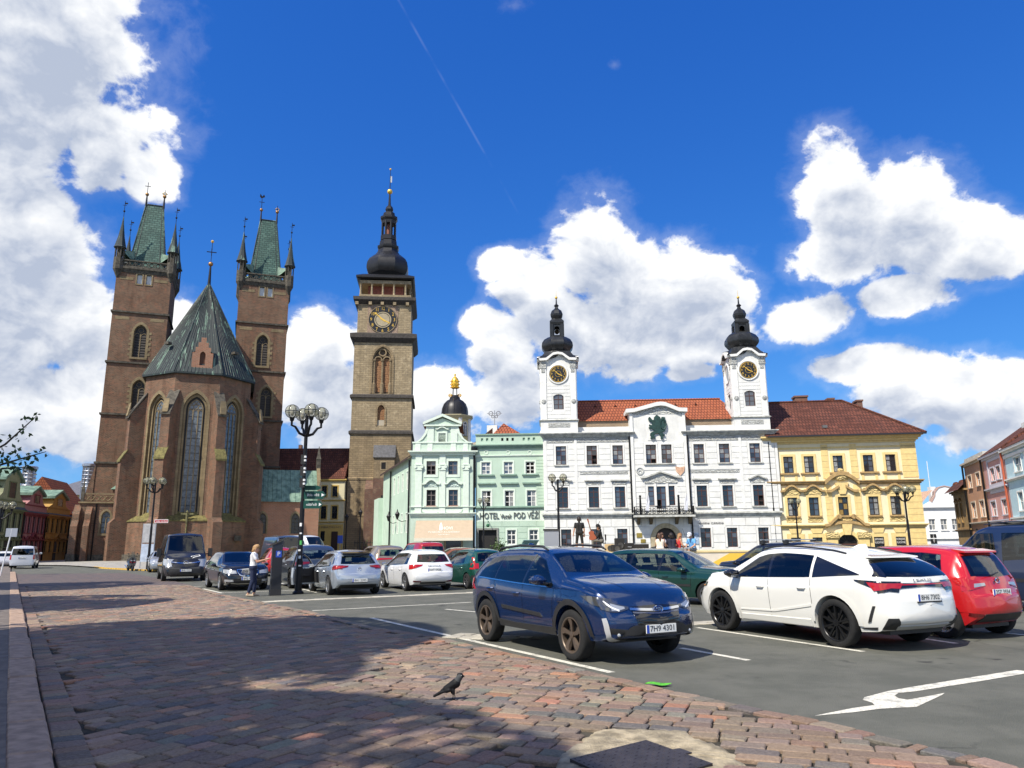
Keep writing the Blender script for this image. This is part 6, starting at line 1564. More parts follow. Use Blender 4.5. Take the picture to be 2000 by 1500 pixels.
 oc=mat('ochre_stucco',(.40,.25,.09),.85,var=.2,vscale=2,streak=.2);od=mat('ochre_stone',(.30,.19,.08),.85,var=.3,vscale=3)
 o=plain_house('ochre_house','narrow ochre ornamented house beside the apricot house',far+du*(un),rz,0,-un-.02,zc4,9,oc,od,[w_ for w_ in([[(1.0,1.9,3.8,6.0),(3.2,4.1,3.8,6.0)]]if-un>4.5 else[[(.8,1.6,3.8,6.0)]])],fm=blackframe,bands=(zc4-4.6,),hood=od)
 b=MB().box(.0,-un-.02,.1,.8,zc4+.05,Z(520,690));b.build('attic',oc,o);b=MB().add([(-.2,-.9,zc4-.1),(-un,-.9,zc4-.1),(-un,.1,zc4+.9),(-.2,.1,zc4+.9)],[(0,1,2,3)]);b.build('attic_roof',oldtile,o)
 for k in range(3):b=MB().lathe([(.3,Z(520,690)),(.42,Z(520,680)),(.3,Z(520,655)),(.05,Z(520,645))],10,(.6+k*(-un-1.2)/2,.4));b.build('attic_urn',oldtile,o)
right_row()
def white_house():
 p=AT(1806,1060,112)
 wm=mat('bright_white_stucco',(.80,.80,.79),.85,var=.05)
 root0=link('survey',None,None,(p.x,112,0),R(-6));w=Wall(root0);bpy.data.objects.remove(root0)
 c=lambda x,y:(1780+x/5.555,820+y/5.555);bx=lambda a,b,d,e:(*c(a,b),*c(d,e))
 r2=w.row([bx(190,1078,265,1200),bx(320,1075,390,1195),bx(443,1072,510,1192)]);zc=w.z(*c(320,940));U1=w.u(*c(640,1000))
 o=plain_house('white_house','white gabled house glimpsed beyond the yellow corner house',(p.x,112,0),R(-6),0,U1,zc,10,wm,wm,[r2],gms=[wincurt,winsky],bands=(w.z(*c(330,1300)),))
 gc=w.u(*c(365,800));za=w.z(*c(365,712));s=(za-zc)
 body=[(gc-3.6,zc),(gc+3.6,zc),(gc+2.2,zc+s*.25),(gc+1.6,zc+s*.55),(gc+1.5,zc+s*.72),(gc+.9,zc+s*.93),(gc,zc+s),(gc-.9,zc+s*.93),(gc-1.5,zc+s*.72),(gc-1.6,zc+s*.55),(gc-2.2,zc+s*.25)]
 MB().prism(body,0,.5).build('scrolled_gable',wm,o);tr=MB();ring_between(tr,[body[i]for i in range(1,11)],[(gc+(x-gc)*.92,z-.12)for x,z in[body[i]for i in range(1,11)]],-.1,.6);tr.build('gable_coping',mat('pale_red_coping',(.5,.32,.26),.8),o)
 b=MB().add([(0,.5,zc),(gc-1.5,.5,zc+s*.8),(gc-1.5,8,zc+s*.8),(0,8,zc),(U1,.5,zc),(gc+1.5,.5,zc+s*.7),(gc+1.5,8,zc+s*.7),(U1,8,zc)],[(0,1,2,3),(4,7,6,5)]);b.build('roof',mat('pale_tiles',(.52,.33,.22),.8,var=.25,vscale=4),o)
 q=w.rect(*bx(205,1240,268,1342));sg=box('hanging_sign',windark,o,q[0],q[1],-.2,-.08,q[2],q[3])
 for k,ch in enumerate('ŠACHY'):put_text('sign_lettering',ch,.34,whiteframe,o,front_at((q[0]+q[1])/2,-.22,q[3]-.22-k*(q[3]-q[2]-.3)/4.6),.004)
 q=w.rect(*bx(205,725,262,755),4);b=MB().box(q[0],q[1],4,5,zc,q[3]);b.tube([(q[0]+.2,4.5,q[3]),(q[0]+.2,4.5,q[3]+4)],.05,5);b.build('chimney',whitetrim,o)
white_house()
def left_row():
 A,B=AT(40,1075,98),AT(135,1075,117)
 d=(B-A);d.z=0;L=d.length;d.normalize();rz=math.atan2(d.y,d.x)
 O=Vector((A.x,A.y,0))
 dm=link('survey',None,None,O,rz);w=Wall(dm);bpy.data.objects.remove(dm)
 c=lambda x,y:(x/6.817,900+y/6.817);U=lambda x,y:w.u(*c(x,y));Z=lambda x,y:w.z(*c(x,y));bx=lambda a,b,e,f:(*c(a,b),*c(e,f))
 gr=mat('olive_stucco',(.25,.26,.15),.85,var=.15,streak=.15);grd=mat('olive_trim',(.13,.15,.07),.85,var=.2);rd=mat('rose_stucco',(.38,.18,.18),.85,var=.1);rdd=mat('wine_trim',(.20,.035,.045),.8,var=.15);og=mat('amber_stucco',(.42,.25,.07),.85,var=.1);ogd=mat('amber_trim',(.36,.19,.04),.8,var=.15);bl=mat('grey_blue_stucco',(.22,.36,.38),.85,var=.1)
 dkroof=mat('slate_roof',(.05,.07,.075),.6,var=.3)
 def hse(name,label,x0,x1,ytop,rowy,nwin,wm,tm,gable,gy,ridge):
  u0,u1=U(x0,900),U(x1,900);zc=Z((x0+x1)/2,ytop);wd=u1-u0
  rows=[]
  for(ya,yb)in rowy:
   z1,z0=Z((x0+x1)/2,ya),Z((x0+x1)/2,yb)
   rows.append([(wd*(i+.5)/nwin-wd/nwin*.27,wd*(i+.5)/nwin+wd/nwin*.27,z0,z1)for i in range(nwin)])
  o=plain_house(name,label,O+d*u0,rz,0,wd-.02,zc,10,wm,tm,rows,fm=blackframe,prow=3,bands=(rows[0][0][2]-1.0,),hood=tm,group='ornate houses along the side street',zroof=zc+ridge,roofm=dkroof)
  MB().box(0,wd-.02,-.05,.4,zc+.06,zc+.95).build('parapet',wm,o);box('parapet_coping',tm,o,0,wd-.02,-.12,.5,zc+.96,zc+1.1)
  gw=wd*.24;gc=wd*.5;zt=Z(*gy);zb=zc+1.1
  body=[(gc-gw*1.8,zb),(gc+gw*1.8,zb),(gc+gw*1.2,zb+(zt-zb)*.2),(gc+gw,zb+(zt-zb)*.6),(gc+gw,zb+(zt-zb)*.7),(gc,zt),(gc-gw,zb+(zt-zb)*.7),(gc-gw,zb+(zt-zb)*.6),(gc-gw*1.2,zb+(zt-zb)*.2)]
  MB().prism(body,.0,2.5).build('gable',wm,o)
  up=[body[i]for i in(4,5,6)];up=[(gc+gw*1.35,up[0][1]-.1),(gc,zt+.25),(gc-gw*1.35,up[2][1]-.1)];b=MB();ring_between(b,up,[(x,z-.35)for x,z in up],-.3,3.5);b.build('gable_roof',copper,o)
  q=(gc-gw*.45,gc+gw*.45,zb+.3,zb+(zt-zb)*.55);box('gable_window',winglass,o,q[0],q[1],-.04,.03,q[2],q[3]);surround(o,tm,q,.14,.08)
  dw=wd/nwin*.6;b=MB().prism([(gc-dw/2,0),(gc+dw/2,0)]+arch_pts(gc-dw/2,gc+dw/2,2.2,8),-.06,.02);b.build('doorway',mat('portal_shade',(.03,.025,.02),.8),o);volute_hood(o,tm,gc-dw,gc+dw,3.2,.5,.35,.2)
  MB().tube([(wd-.1,-.15,zc),(wd-.1,-.15,.2)],.09,5).build('downpipe',iron,o)
 hse('olive_house','olive green ornate house with pointed gable in the left row',-120,290,640,((680,950),(1060,1150)),5,gr,grd,0,(185,95),5.5)
 hse('rose_house','rose and wine red ornate house between olive and amber houses',285,590,700,((745,965),(1065,1200)),5,rd,rdd,0,(470,350),3.5)
 hse('amber_house','amber yellow ornate house nearest the church in the left row',595,905,730,((775,960),(1075,1215)),5,og,ogd,0,(790,405),3.2)
 u0=U(912,900);zc=Z(960,740)
 o=plain_house('blue_grey_house','plain blue grey house with red roof beside the church porch',O+d*u0,rz,0,12,zc,9,bl,bl,[[(1.2,2.2,5.2,7.2),(4.5,5.5,5.2,7.2)],[(1.2,2.2,1.4,3.2),(4.5,5.5,1.4,3.2)]],zroof=zc+6,roofm=rooftile)
 p=AT(150,1068,150);b=thing('cream_building','cream building with grey hipped roof far behind the church porch','building',(p.x-9,150,0),R(10))
 MB().box(0,20,0,12,0,AT(150,966,150).z).build('facade_wall',mat('cream_plaster',(.66,.52,.26),.85),b);zr=AT(150,966,150).z
 MB().add([(-.6,-.6,zr),(20.6,-.6,zr),(20.6,12.6,zr),(-.6,12.6,zr),(6,6,zr+3.6),(14,6,zr+3.6)],[(0,1,5,4),(1,2,5),(2,3,4,5),(3,0,4)]).build('roof',mat('grey_slate',(.12,.12,.14),.6,var=.2),b)
 steel=mat('ribbed_steel',(.42,.43,.46),.35,.75,var=.25,vscale=.8)
 for k,(xa,ya,yb,lab)in enumerate(((53,911,960,'steel cylinder stack behind the rose house'),(171,906,955,'steel cylinder stack beside the church tower'))):
  q=AT(xa,yb,140);r=12.5/(FPX/140);zt=AT(xa,ya,140).z;zb=q.z
  o=thing('steel_stack',lab,'chimney',(q.x,140,0),0,'steel stacks')
  MB().lathe([(r*.9,0),(r*.9,zt-.6)],20).build('shell',steel,o,smooth=True);MB().lathe([(r*.9,zt-.6),(r*1.12,zt-.5),(r*1.12,zt-.1),(r,zt)],20).build('rim',steel,o,smooth=True)
  for i in range(6):MB().torus((0,0,zb+(zt-zb)*(i+.5)/6.5),r*.92,.12,20,5).build('rib',steel,o)
  for i in range(5):a=-PI/2+(i-2)*.5;MB().tube([(r*.93*math.cos(a),r*.93*math.sin(a),zb-2),(r*.93*math.cos(a),r*.93*math.sin(a),zt-.6)],.06,4).build('standing_seam',steel,o)
left_row()
def lane_houses():
 p=AT(600,1068,128);c4=lambda x,y:(620+x/3.409,640+y/3.409)
 dm=link('survey',None,None,(p.x,128,0),R(2));w=Wall(dm);bpy.data.objects.remove(dm)
 cr=mat('cream_stucco',(.62,.56,.36),.85,var=.08);yt=mat('gold_trim',(.52,.36,.10),.8)
 bx=lambda a,b,e,f:(*c4(a,b),*c4(e,f));zc=w.z(*c4(100,1010));U1=w.u(*c4(178,1150))
 r2=w.row([bx(98,1055,135,1125),bx(30,1055,60,1125)]);r1=w.row([bx(92,1185,135,1272),bx(25,1190,55,1275)])
 o=plain_house('cream_house','cream house with brown tiled roof between church and clock tower',(p.x,128,0),R(2),-8,U1,zc,10,cr,yt,[r2+[(r2[1][0]-2.6,r2[1][1]-2.6,r2[0][2],r2[0][3])],r1+[(r1[1][0]-2.6,r1[1][1]-2.6,r1[0][2],r1[0][3])]],fm=blackframe,bands=(w.z(*c4(90,1155)),w.z(*c4(90,1300))),zroof=w.z(*c4(110,803),5),sur=.2)
 box('shop_band',yt,o,-8,U1,-.04,.01,0,w.z(*c4(90,1310)));q=w.rect(*bx(92,1357,135,1455));box('shop_door',mat('dark_brown_door',(.03,.012,.01),.5),o,q[0],q[1],-.1,.02,0,q[3])
 q=w.rect(*bx(22,1355,48,1420));box('shop_window',winglass,o,q[0],q[1],-.08,.02,q[2],q[3])
 put_text('sign_lettering','STARÉ PŘÁDELNY',.42,mat('dark_letters',(.09,.08,.08),.6),o,front_at(w.u(*c4(50,1330)),-.06,w.z(*c4(50,1330))),.01,5.5)
 p2=AT(672,1068,133);y2=mat('lane_yellow',(.62,.40,.06),.85,var=.1)
 dm=link('survey',None,None,(p2 .x,133,0),R(0));w=Wall(dm);bpy.data.objects.remove(dm)
 o=plain_house('lane_yellow_house','narrow deep yellow house tucked against the clock tower',(p2 .x,133,0),0,w.u(*c4(178,1200)),5,w.z(*c4(195,1120)),8,y2,mat('pale_gold_trim',(.7,.55,.25),.8),[[w.rect(*bx(200,1190,215,1260))]],zroof=w.z(*c4(200,1050),4))
 p3=AT(560,1068,150);dm=link('survey',None,None,(p3 .x,150,0),R(0));w=Wall(dm);bpy.data.objects.remove(dm)
 c5=lambda x,y:(540+x/6.817,780+y/6.817)
 o=plain_house('rear_house','house with brown roof and brick chimney behind the sacristy',(p3 .x,150,0),0,w.u(*c5(60,800)),w.u(*c5(335,800)),w.z(*c5(200,850)),10,mat('pale_grey_plaster',(.5,.48,.45),.9),MATS['cream_trim'],[[(1,2,3,5)]],zroof=w.z(*c5(200,660),5))
 q=w.rect(*(*c5(300,608),*c5(340,660)),5);MB().box(q[0],q[1],4.6,5.6,q[2]-1,q[3]).build('chimney',MATS['chimney_brick'],o)
lane_houses()
# ------------------------------------------------------------------ vehicles
rubber=mat('tyre_rubber',(.011,.011,.011),.9,var=.3,vscale=20)
def glass_mat(name,tint,spec=1.0):
 M=bpy.data.materials.new(name);M.use_nodes=True;t=M.node_tree;g=NG(t);t.nodes.clear()
 tr=g.n('ShaderNodeBsdfTransparent');tr.inputs[0].default_value=(*tint,1)
 gl=g.n('ShaderNodeBsdfGlossy');gl.inputs['Roughness'].default_value=.02;gl.inputs[0].default_value=(spec,spec,spec,1)
 fr=g.n('ShaderNodeLayerWeight');fr.inputs[0].default_value=.5
 fz=g.math('MULTIPLY_ADD',g.math('POWER',fr.outputs[1],4.0),.9,.06)
 mx=g.n('ShaderNodeMixShader');g.put(mx.inputs[0],fz);g.t.links.new(tr.outputs[0],mx.inputs[1]);g.t.links.new(gl.outputs[0],mx.inputs[2])
 o=g.n('ShaderNodeOutputMaterial');g.t.links.new(mx.outputs[0],o.inputs[0]);MATS[name]=M
 return M
carglass=glass_mat('car_glass',(.42,.48,.46));privacy=glass_mat('privacy_glass',(.09,.10,.10))
chrome=mat('chrome',(.75,.75,.76),.12,1.0)
blackplastic=mat('black_plastic',(.022,.022,.023),.55,var=.15,vscale=8)
glossblack=mat('gloss_black',(.008,.008,.009),.08,coat=.8)
redlamp=mat('red_lamp',(.42,.012,.012),.1,coat=.8)
darkred=mat('dark_red_lamp',(.16,.008,.01),.1,coat=.8)
clearlamp=mat('clear_lamp',(.40,.42,.44),.10,.3,coat=.8)
amber=mat('amber_lamp',(.6,.2,.03),.15,coat=.5)
platewhite=mat('plate_white',(.78,.78,.74),.5)
plateblue=mat('plate_blue',(.02,.07,.42),.5)
platetext=mat('plate_letters',(.02,.02,.02),.6)
seatcloth=mat('seat_cloth',(.03,.03,.032),.8)
def paint(name,col,metal=0.0,rough=.28):
 return mat('paint_'+name,col,rough,metal,coat=1.0)
def ipl(tab,x):
 if x<=tab[0][0]:return tab[0][1]
 for(a,b),(c,d)in zip(tab[:-1],tab[1:]):
  if x<=c:return b+(d-b)*(x-a)/(c-a)
 return tab[-1][1]
def smoothtab(tab,n=3,step=.03):
 xs=np.arange(tab[0][0],tab[-1][0]+1e-6,step);ys=np.array([ipl(tab,x)for x in xs])
 for _ in range(n):
  z=ys.copy();z[1:-1]=(ys[:-2]+2*ys[1:-1]+ys[2:])/4;ys=z
 return list(zip(xs.tolist(),ys.tolist()))
def arc(cx,cz,r,a0,a1,n):return[(cx+r*math.cos(R(a0+(a1-a0)*i/n)),cz+r*math.sin(R(a0+(a1-a0)*i/n)))for i in range(n+1)]
class Car:
 def __init__(s,name,label,cat,sp,pm,group=None):
  s.sp=sp;s.holes=[];s.root=thing(name,label,cat,group=group);s.pm=pm
  L,Wd=sp['L'],sp['W']/2;s.xf,s.xr=sp['ax'][0],sp['ax'][1];s.wr=sp['wr']
  top=smoothtab(sp['top'],sp.get('sm',3));belt=sp['belt'];xs0,xs1=sp['top'][0][0],sp['top'][-1][0]
  s.x0,s.x1=xs0,xs1;s.top=top
  wid=sp.get('wid')or[(xs0,.80),(xs0+.15,.90),(xs0+.5,.97),(xs0+1.1,1.0),(xs1-1.5,1.0),(xs1-.7,.96),(xs1-.3,.88),(xs1-.1,.80),(xs1,.72)]
  wid=smoothtab(wid,4)
  sill=sp.get('sill',.22);AR=s.wr+sp.get('gap',.05);tum=sp.get('tum',.42);kf,kr=sp.get('kf',.16),sp.get('kr',.10)
  n=sp.get('n',72)
  xs=set(np.linspace(xs0,xs1,n).tolist())
  for xa in(s.xf,s.xr):
   for i in range(-8,9):xs.add(xa+AR*math.sin(PI/2*i/8))
   xs|={xa-AR-.002,xa+AR+.002}
  for d in(.02,.05,.1):xs|={xs0+d,xs1-d}
  xs=sorted(x for x in xs if xs0<=x<=xs1)
  bot=sp.get('bot')or[(xs0,sill+.16),(xs0+.25,sill+.04),(xs0+.8,sill),(xs1-.8,sill),(xs1-.3,sill+.01),(xs1,sill+.06)]
  shp=sp.get('shape')or[(0,.90),(.2,.955),(.4,.975),(.62,.99),(.8,1.0),(1.0,.97)]
  rings=[]
  for x in xs:
   zt=ipl(top,x);zb=min(ipl(belt,x),zt-.045);w=ipl(wid,x)*Wd;z0=ipl(bot,x)
   for xa in(s.xf,s.xr):
    if abs(x-xa)<AR:z0=max(z0,min(s.wr+math.sqrt(AR*AR-(x-xa)**2),zb-.08))
   hB=ipl(bot,x)
   ring=[(0,z0),(w*.7,z0)]
   for f in(0,.06,.2,.36,.52,.68,.82,.92,1.0):
    z=z0+(zb-z0)*f;q=(z-hB)/max(.05,zb-hB)
    ring.append((w*ipl(shp,q),z))
   yb=w*ipl(shp,1.0);gh=zt-zb
   t2=tum;ye=yb-t2*gh-.03*min(1,gh/.3)
   rr=min(.085,gh*.55)
   for f in(.12,.35,.6,.82):ring.append((yb+(ye+t2*rr*.2-yb)*f*(1-.12*(1-f))+.012*math.sin(PI*f),zb+(gh-rr)*f))
   ring+=[(ye,zt-rr),(ye-rr*.22,zt-rr*.45),(ye-rr*.62,zt-rr*.14),(ye-rr*1.25,zt+.0)]
   cr=sp.get('crown',.035)
   for f in(.72,.42,.2,0):ring.append(((ye-rr*1.25)*f,zt+cr*(1-f*f)))
   rings.append((x,ring))
  def warp(x,y,z):
   g=max(0,min(1,(x-(xs1-.9))/.9));g2=max(0,min(1,((xs0+.6)-x)/.6));yy=(y/Wd)**2
   fz=ipl(sp.get('fp',[(.2,-.05),(.42,.0),(.6,-.01),(.8,-.09),(1.1,-.25)]),z);rz_=ipl(sp.get('rp',[(.2,.08),(.5,.0),(.7,.02),(1.0,.05),(1.6,.05)]),z)
   return(x-kf*yy*g*g+fz*g**3+kr*yy*g2*g2+rz_*g2**3,y,z)
  V,Fc=[],[];m=len(rings[0][1]);K=2*m-2
  def full(ring,x):
   right=[(x,-y,z)for y,z in ring];left=[(x,y,z)for y,z in reversed(ring[1:-1])]
   return right+left
  allr=[full(r,x)for x,r in rings]
  def caps(ring,sgn):
   out=[];zc=sum(p[2]for p in ring)/len(ring)
   for sc,dx in((.95,.012),(.8,.022),(.5,.03),(.02,.034)):out.append([(p[0]+sgn*dx,p[1]*sc,zc+(p[2]-zc)*sc)for p in ring])
   return out
  allr=list(reversed(caps(allr[0],-1)))+allr+caps(allr[-1],1)
  for r in allr:V+=[warp(*p)for p in r]
  for i in range(len(allr)-1):
   for j in range(K):Fc.append((i*K+j,i*K+(j+1)%K,(i+1)*K+(j+1)%K,(i+1)*K+j))
  b=MB();b.v=V;b.f=Fc;b.mi=[0]*len(Fc)
  s.body=b.build('body',pm,s.root,smooth=True,ang=38)
  s.bvh=BVHTree.FromPolygons([Vector(v)for v in V],Fc)
  MB().box(xs0+.3,xs1-.3,-Wd*.62,Wd*.62,sill-.02,s.wr*1.7).build('underbody',blackplastic,s.root)
 def hit(s,view,a,b,side=1):
  if view=='side':o,d=Vector((a,side*3,b)),Vector((0,-side,0))
  elif view=='front':o,d=Vector((6,a,b)),Vector((-1,0,0))
  elif view=='rear':o,d=Vector((-6,a,b)),Vector((1,0,0))
  else:o,d=Vector((a,b,5)),Vector((0,0,-1))
  p,n,i,t=s.bvh.ray_cast(o,d)
  if p is None:return None,None
  if n.dot(d)>0:n=-n
  return p,n
 def patch(s,name,matl,view,lo,hi,off=.006,rows=5,cols=12,side=1,parent=None,thick=True):
  def res(pl,n):
   d=[0]
   for p,q in zip(pl[:-1],pl[1:]):d.append(d[-1]+math.hypot(q[0]-p[0],q[1]-p[1])+1e-9)
   out=[]
   for i in range(n+1):
    t=d[-1]*i/n;k=max(j for j in range(len(d))if d[j]<=t+1e-9);k=min(k,len(pl)-2);f=(t-d[k])/(d[k+1]-d[k]);out.append((pl[k][0]+(pl[k+1][0]-pl[k][0])*f,pl[k][1]+(pl[k+1][1]-pl[k][1])*f))
   return out
  A,B=res(lo,cols),res(hi,cols);V=[];ok=True;last=None
  grid=[];okv=[]
  for r in range(rows+1):
   for c in range(cols+1):
    f=r/rows;a,b=A[c][0]+(B[c][0]-A[c][0])*f,A[c][1]+(B[c][1]-A[c][1])*f
    p,n=s.hit(view,a,b,side)
    vd_={'side':Vector((0,side,0)),'front':Vector((1,0,0)),'rear':Vector((-1,0,0)),'top':Vector((0,0,1))}[view]
    good=p is not None and n.dot(vd_)>.16
    if p is None:p,n=Vector((0,0,-9)),Vector((0,0,1))
    okv.append(good);grid.append((p+n*off,n))
  if matl in(carglass,privacy):
   pl=A+B[::-1];cx_,cz_=sum(p[0]for p in pl)/len(pl),sum(p[1]for p in pl)/len(pl)
   def shr(p):
    dx,dz=cx_-p[0],cz_-p[1];l=math.hypot(dx,dz)or 1;return(p[0]+dx/l*.014,p[1]+dz/l*.014)
   k_=max(1,cols//4);s.holes.append((view,side,[shr(p)for p in A[::k_]+B[::-1][::k_]]));thick=False
  b=MB();W_=cols+1;e=min(off+.004,.02)
  V=[g[0]for g in grid];N0=len(V)
  Fs=[(r*W_+c,r*W_+c+1,(r+1)*W_+c+1,(r+1)*W_+c)for r in range(rows)for c in range(cols)]
  Fs=[f for f in Fs if all(okv[i]for i in f)]
  if not all(okv):thick=False
  if thick:
   V+=[g[0]-g[1]*e for g in grid]
   rim=[c for c in range(cols)]+[r*W_+cols for r in range(rows)]+[rows*W_+c for c in range(cols,0,-1)]+[r*W_ for r in range(rows,0,-1)]
   Fs+=[(rim[i],rim[(i+1)%len(rim)],rim[(i+1)%len(rim)]+N0,rim[i]+N0)for i in range(len(rim))]
  used=sorted({i for f in Fs for i in f});mp={j:i for i,j in enumerate(used)}
  b.add([V[j]for j in used],[tuple(mp[i]for i in f)for f in Fs])
  return b.build(name,matl,parent or s.root,smooth=True,ang=50)
 def strip(s,name,matl,view,pts,w,off=.005,side=1,parent=None):
  lo,hi=[],[]
  for i,p in enumerate(pts):
   q,r=pts[max(0,i-1)],pts[min(len(pts)-1,i+1)];dx,dz=r[0]-q[0],r[1]-q[1];l=math.hypot(dx,dz)or 1
   lo.append((p[0]+dz/l*w/2,p[1]-dx/l*w/2));hi.append((p[0]-dz/l*w/2,p[1]+dx/l*w/2))
  return s.patch(name,matl,view,lo,hi,off,1,max(8,len(pts)*2),side,parent,thick=False)
 def topz(s,x):return ipl(s.top,x)
 def side_glass(s,panes,up=.10,sill=.015,gm=None):
  belt=s.sp['belt']
  for side in(1,-1):
   for(b0,b1,t0,t1)in panes:
    lo=[(b0+(b1-b0)*i/6,ipl(belt,b0+(b1-b0)*i/6)+sill)for i in range(7)]
    hi=[(t0+(t1-t0)*i/6,max(s.topz(t0+(t1-t0)*i/6)-up,ipl(belt,t0+(t1-t0)*i/6)+sill+.02))for i in range(7)]
    s.patch('side_window',gm or carglass,'side',lo,hi,.005,5,8,side)
 def windscreen(s,xb,xt,wb,wt,name='windscreen',inset=0.0):
  lo=[(xb-.10*(1-(1-abs(2*i/8-1)))**2*(1 if xb>xt else-1),wb*(1-2*i/8))for i in range(9)]
  hi=[(xt-.04*abs(2*i/8-1)**2*(1 if xb>xt else-1),wt*(1-2*i/8))for i in range(9)]
  return s.patch(name,carglass,'top',lo,hi,.006,8,8)
 def rear_glass(s,z0,z1,w0,w1,view='rear'):
  lo=[(w0*(1-2*i/8),z0+.02*abs(1-2*i/8))for i in range(9)];hi=[(w1*(1-2*i/8),z1-.015*abs(1-2*i/8))for i in range(9)]
  return s.patch('rear_window',carglass,view,lo,hi,.006,6,8)
 def wheels(s,rimm,spokes=5,dark=None,sw=.16,style='spoke',width=.215,rim=.68,tread=None):
  key=(s.wr,spokes,rimm.name,sw,style,rim)
  r=s.wr;w=width
  if key not in Car._wc:
   b=MB();pr=[(r*rim,-w*.46),(r*(rim+.06),-w*.5),(r*.93,-w*.49),(r*.985,-w*.40),(r,-w*.25),(r,w*.25),(r*.985,w*.40),(r*.93,w*.49),(r*(rim+.06),w*.5),(r*rim,w*.46)]
   n=40;rings=[[(q*math.cos(2*PI*i/n),zz,q*math.sin(2*PI*i/n))for i in range(n)]for q,zz in pr];b.loft(rings,cap=False)
   tyre=b.mesh(rubber,True,50,'wheel')
   b=MB();R_=r*rim
   rings=[[(q*math.cos(2*PI*i/n),zz,q*math.sin(2*PI*i/n))for i in range(n)]for q,zz in((R_+.004,-w*.4),(R_+.004,w*.47),(R_-.012,w*.475),(R_-.022,w*.42),(R_*.93,w*.1),(R_*.9,-w*.2))];b.loft(rings,cap=False)
   for k in range(spokes):
    a=2*PI*k/spokes+PI/2
    M=Matrix.Rotation(-a,4,'Y')
    if style=='twin':
     for sg in(-1,1):b.add([M@Vector(p)for p in[(R_*.12,w*.36,sg*R_*.03),(R_*.12,w*.36,sg*R_*.13),(R_*.97,w*.44,sg*R_*.20),(R_*.97,w*.44,sg*R_*.12),(R_*.12,w*.24,sg*R_*.03),(R_*.12,w*.24,sg*R_*.13),(R_*.97,w*.3,sg*R_*.20),(R_*.97,w*.3,sg*R_*.12)]],[(0,1,2,3),(0,3,7,4),(1,5,6,2)])
    elif style=='block':
     b.add([M@Vector(p)for p in[(R_*.18,w*.36,-R_*sw*.55),(R_*.6,w*.42,-R_*sw*.8),(R_*.97,w*.45,-R_*sw*2.3),(R_*.97,w*.45,R_*sw*.4),(R_*.7,w*.43,R_*sw*.9),(R_*.18,w*.36,R_*sw*.55),(R_*.97,w*.3,-R_*sw*2.3),(R_*.97,w*.3,R_*sw*.4),(R_*.18,w*.22,-R_*sw*.55),(R_*.18,w*.22,R_*sw*.55)]],[(0,1,2,3,4,5),(0,8,6,2,1),(5,4,3,7,9)])
    else:
     b.add([M@Vector(p)for p in[(R_*.1,w*.36,-R_*sw*.7),(R_*.97,w*.44,-R_*sw),(R_*.97,w*.44,R_*sw),(R_*.1,w*.36,R_*sw*.7),(R_*.1,w*.22,-R_*sw*.7),(R_*.97,w*.3,-R_*sw),(R_*.97,w*.3,R_*sw),(R_*.1,w*.22,R_*sw*.7)]],[(0,1,2,3),(0,4,5,1),(3,2,6,7)])
   b.lathe([(R_*.2,0)],3)if False else None
   rings=[[(q*math.cos(2*PI*i/16),zz,q*math.sin(2*PI*i/16))for i in range(16)]for q,zz in((R_*.2,w*.2),(R_*.19,w*.40),(R_*.1,w*.415),(.002,w*.415))];b.loft(rings,cap=False)
   rimo=b.mesh(rimm,True,30,'rim')
   b=MB();rings=[[(q*math.cos(2*PI*i/24),zz,q*math.sin(2*PI*i/24))for i in range(24)]for q,zz in((R_*.92,-w*.1),(R_*.92,w*.04),(.01,w*.04))];b.loft(rings,cap=False)
   disc=b.mesh(dark or mat('brake_dark',(.02,.02,.02),.6,.4),False,name='brake_disc')
   Car._wc[key]=(tyre,rimo,disc)
  t,ri,di=Car._wc[key];Wd=s.sp['W']/2
  for xa in(s.xf,s.xr):
   for side in(1,-1):
    o=link('wheel',t,s.root,(xa,side*(Wd-w*.5-.015),r));o.rotation_euler=(0,0,0 if side>0 else PI)
    link('rim',ri,o);link('brake_disc',di,o)
 def mirrors(s,x,z,matl,sc=1.0,arm=blackplastic):
  for side in(1,-1):
   p,n=s.hit('side',x,z-.06,side);y=p.y
   b=MB();pr=[(0.0,.02),(.03,.75),(.09,1.0),(.15,.85),(.19,.35)]
   rings=[[(x+.06-q*sc,y+side*(.05+.20*sc*(.5+.5*math.cos(2*PI*i/12))),z+.075*sc*k*math.sin(2*PI*i/12)*(1.0))for i in range(12)]for q,k in pr];b.loft(rings)
   o=b.build('wing_mirror',matl,s.root,smooth=True,ang=60)
   MB().tube([(x-.02,y-side*.03,z-.07),(x-.03,y+side*.10*sc,z-.05)],.028*sc,6).build('mirror_arm',arm,o)
   MB().add([(x-.135*sc,y+side*(.07),z-.05*sc),(x-.135*sc,y+side*(.05+.18*sc),z-.05*sc),(x-.135*sc,y+side*(.05+.18*sc),z+.05*sc),(x-.135*sc,y+side*.07,z+.05*sc)],[(0,1,2,3)]).build('mirror_glass',chrome,o)
 def handles(s,pts,matl):
  for side in(1,-1):
   for x,z in pts:
    p,n=s.hit('side',x,z,side)
    b=MB();y=p.y;b.tube([(x-.09,y,z),(x-.07,y+side*.03,z),(x+.07,y+side*.03,z),(x+.09,y,z)],.014,6);b.build('door_handle',matl,s.root,smooth=True)
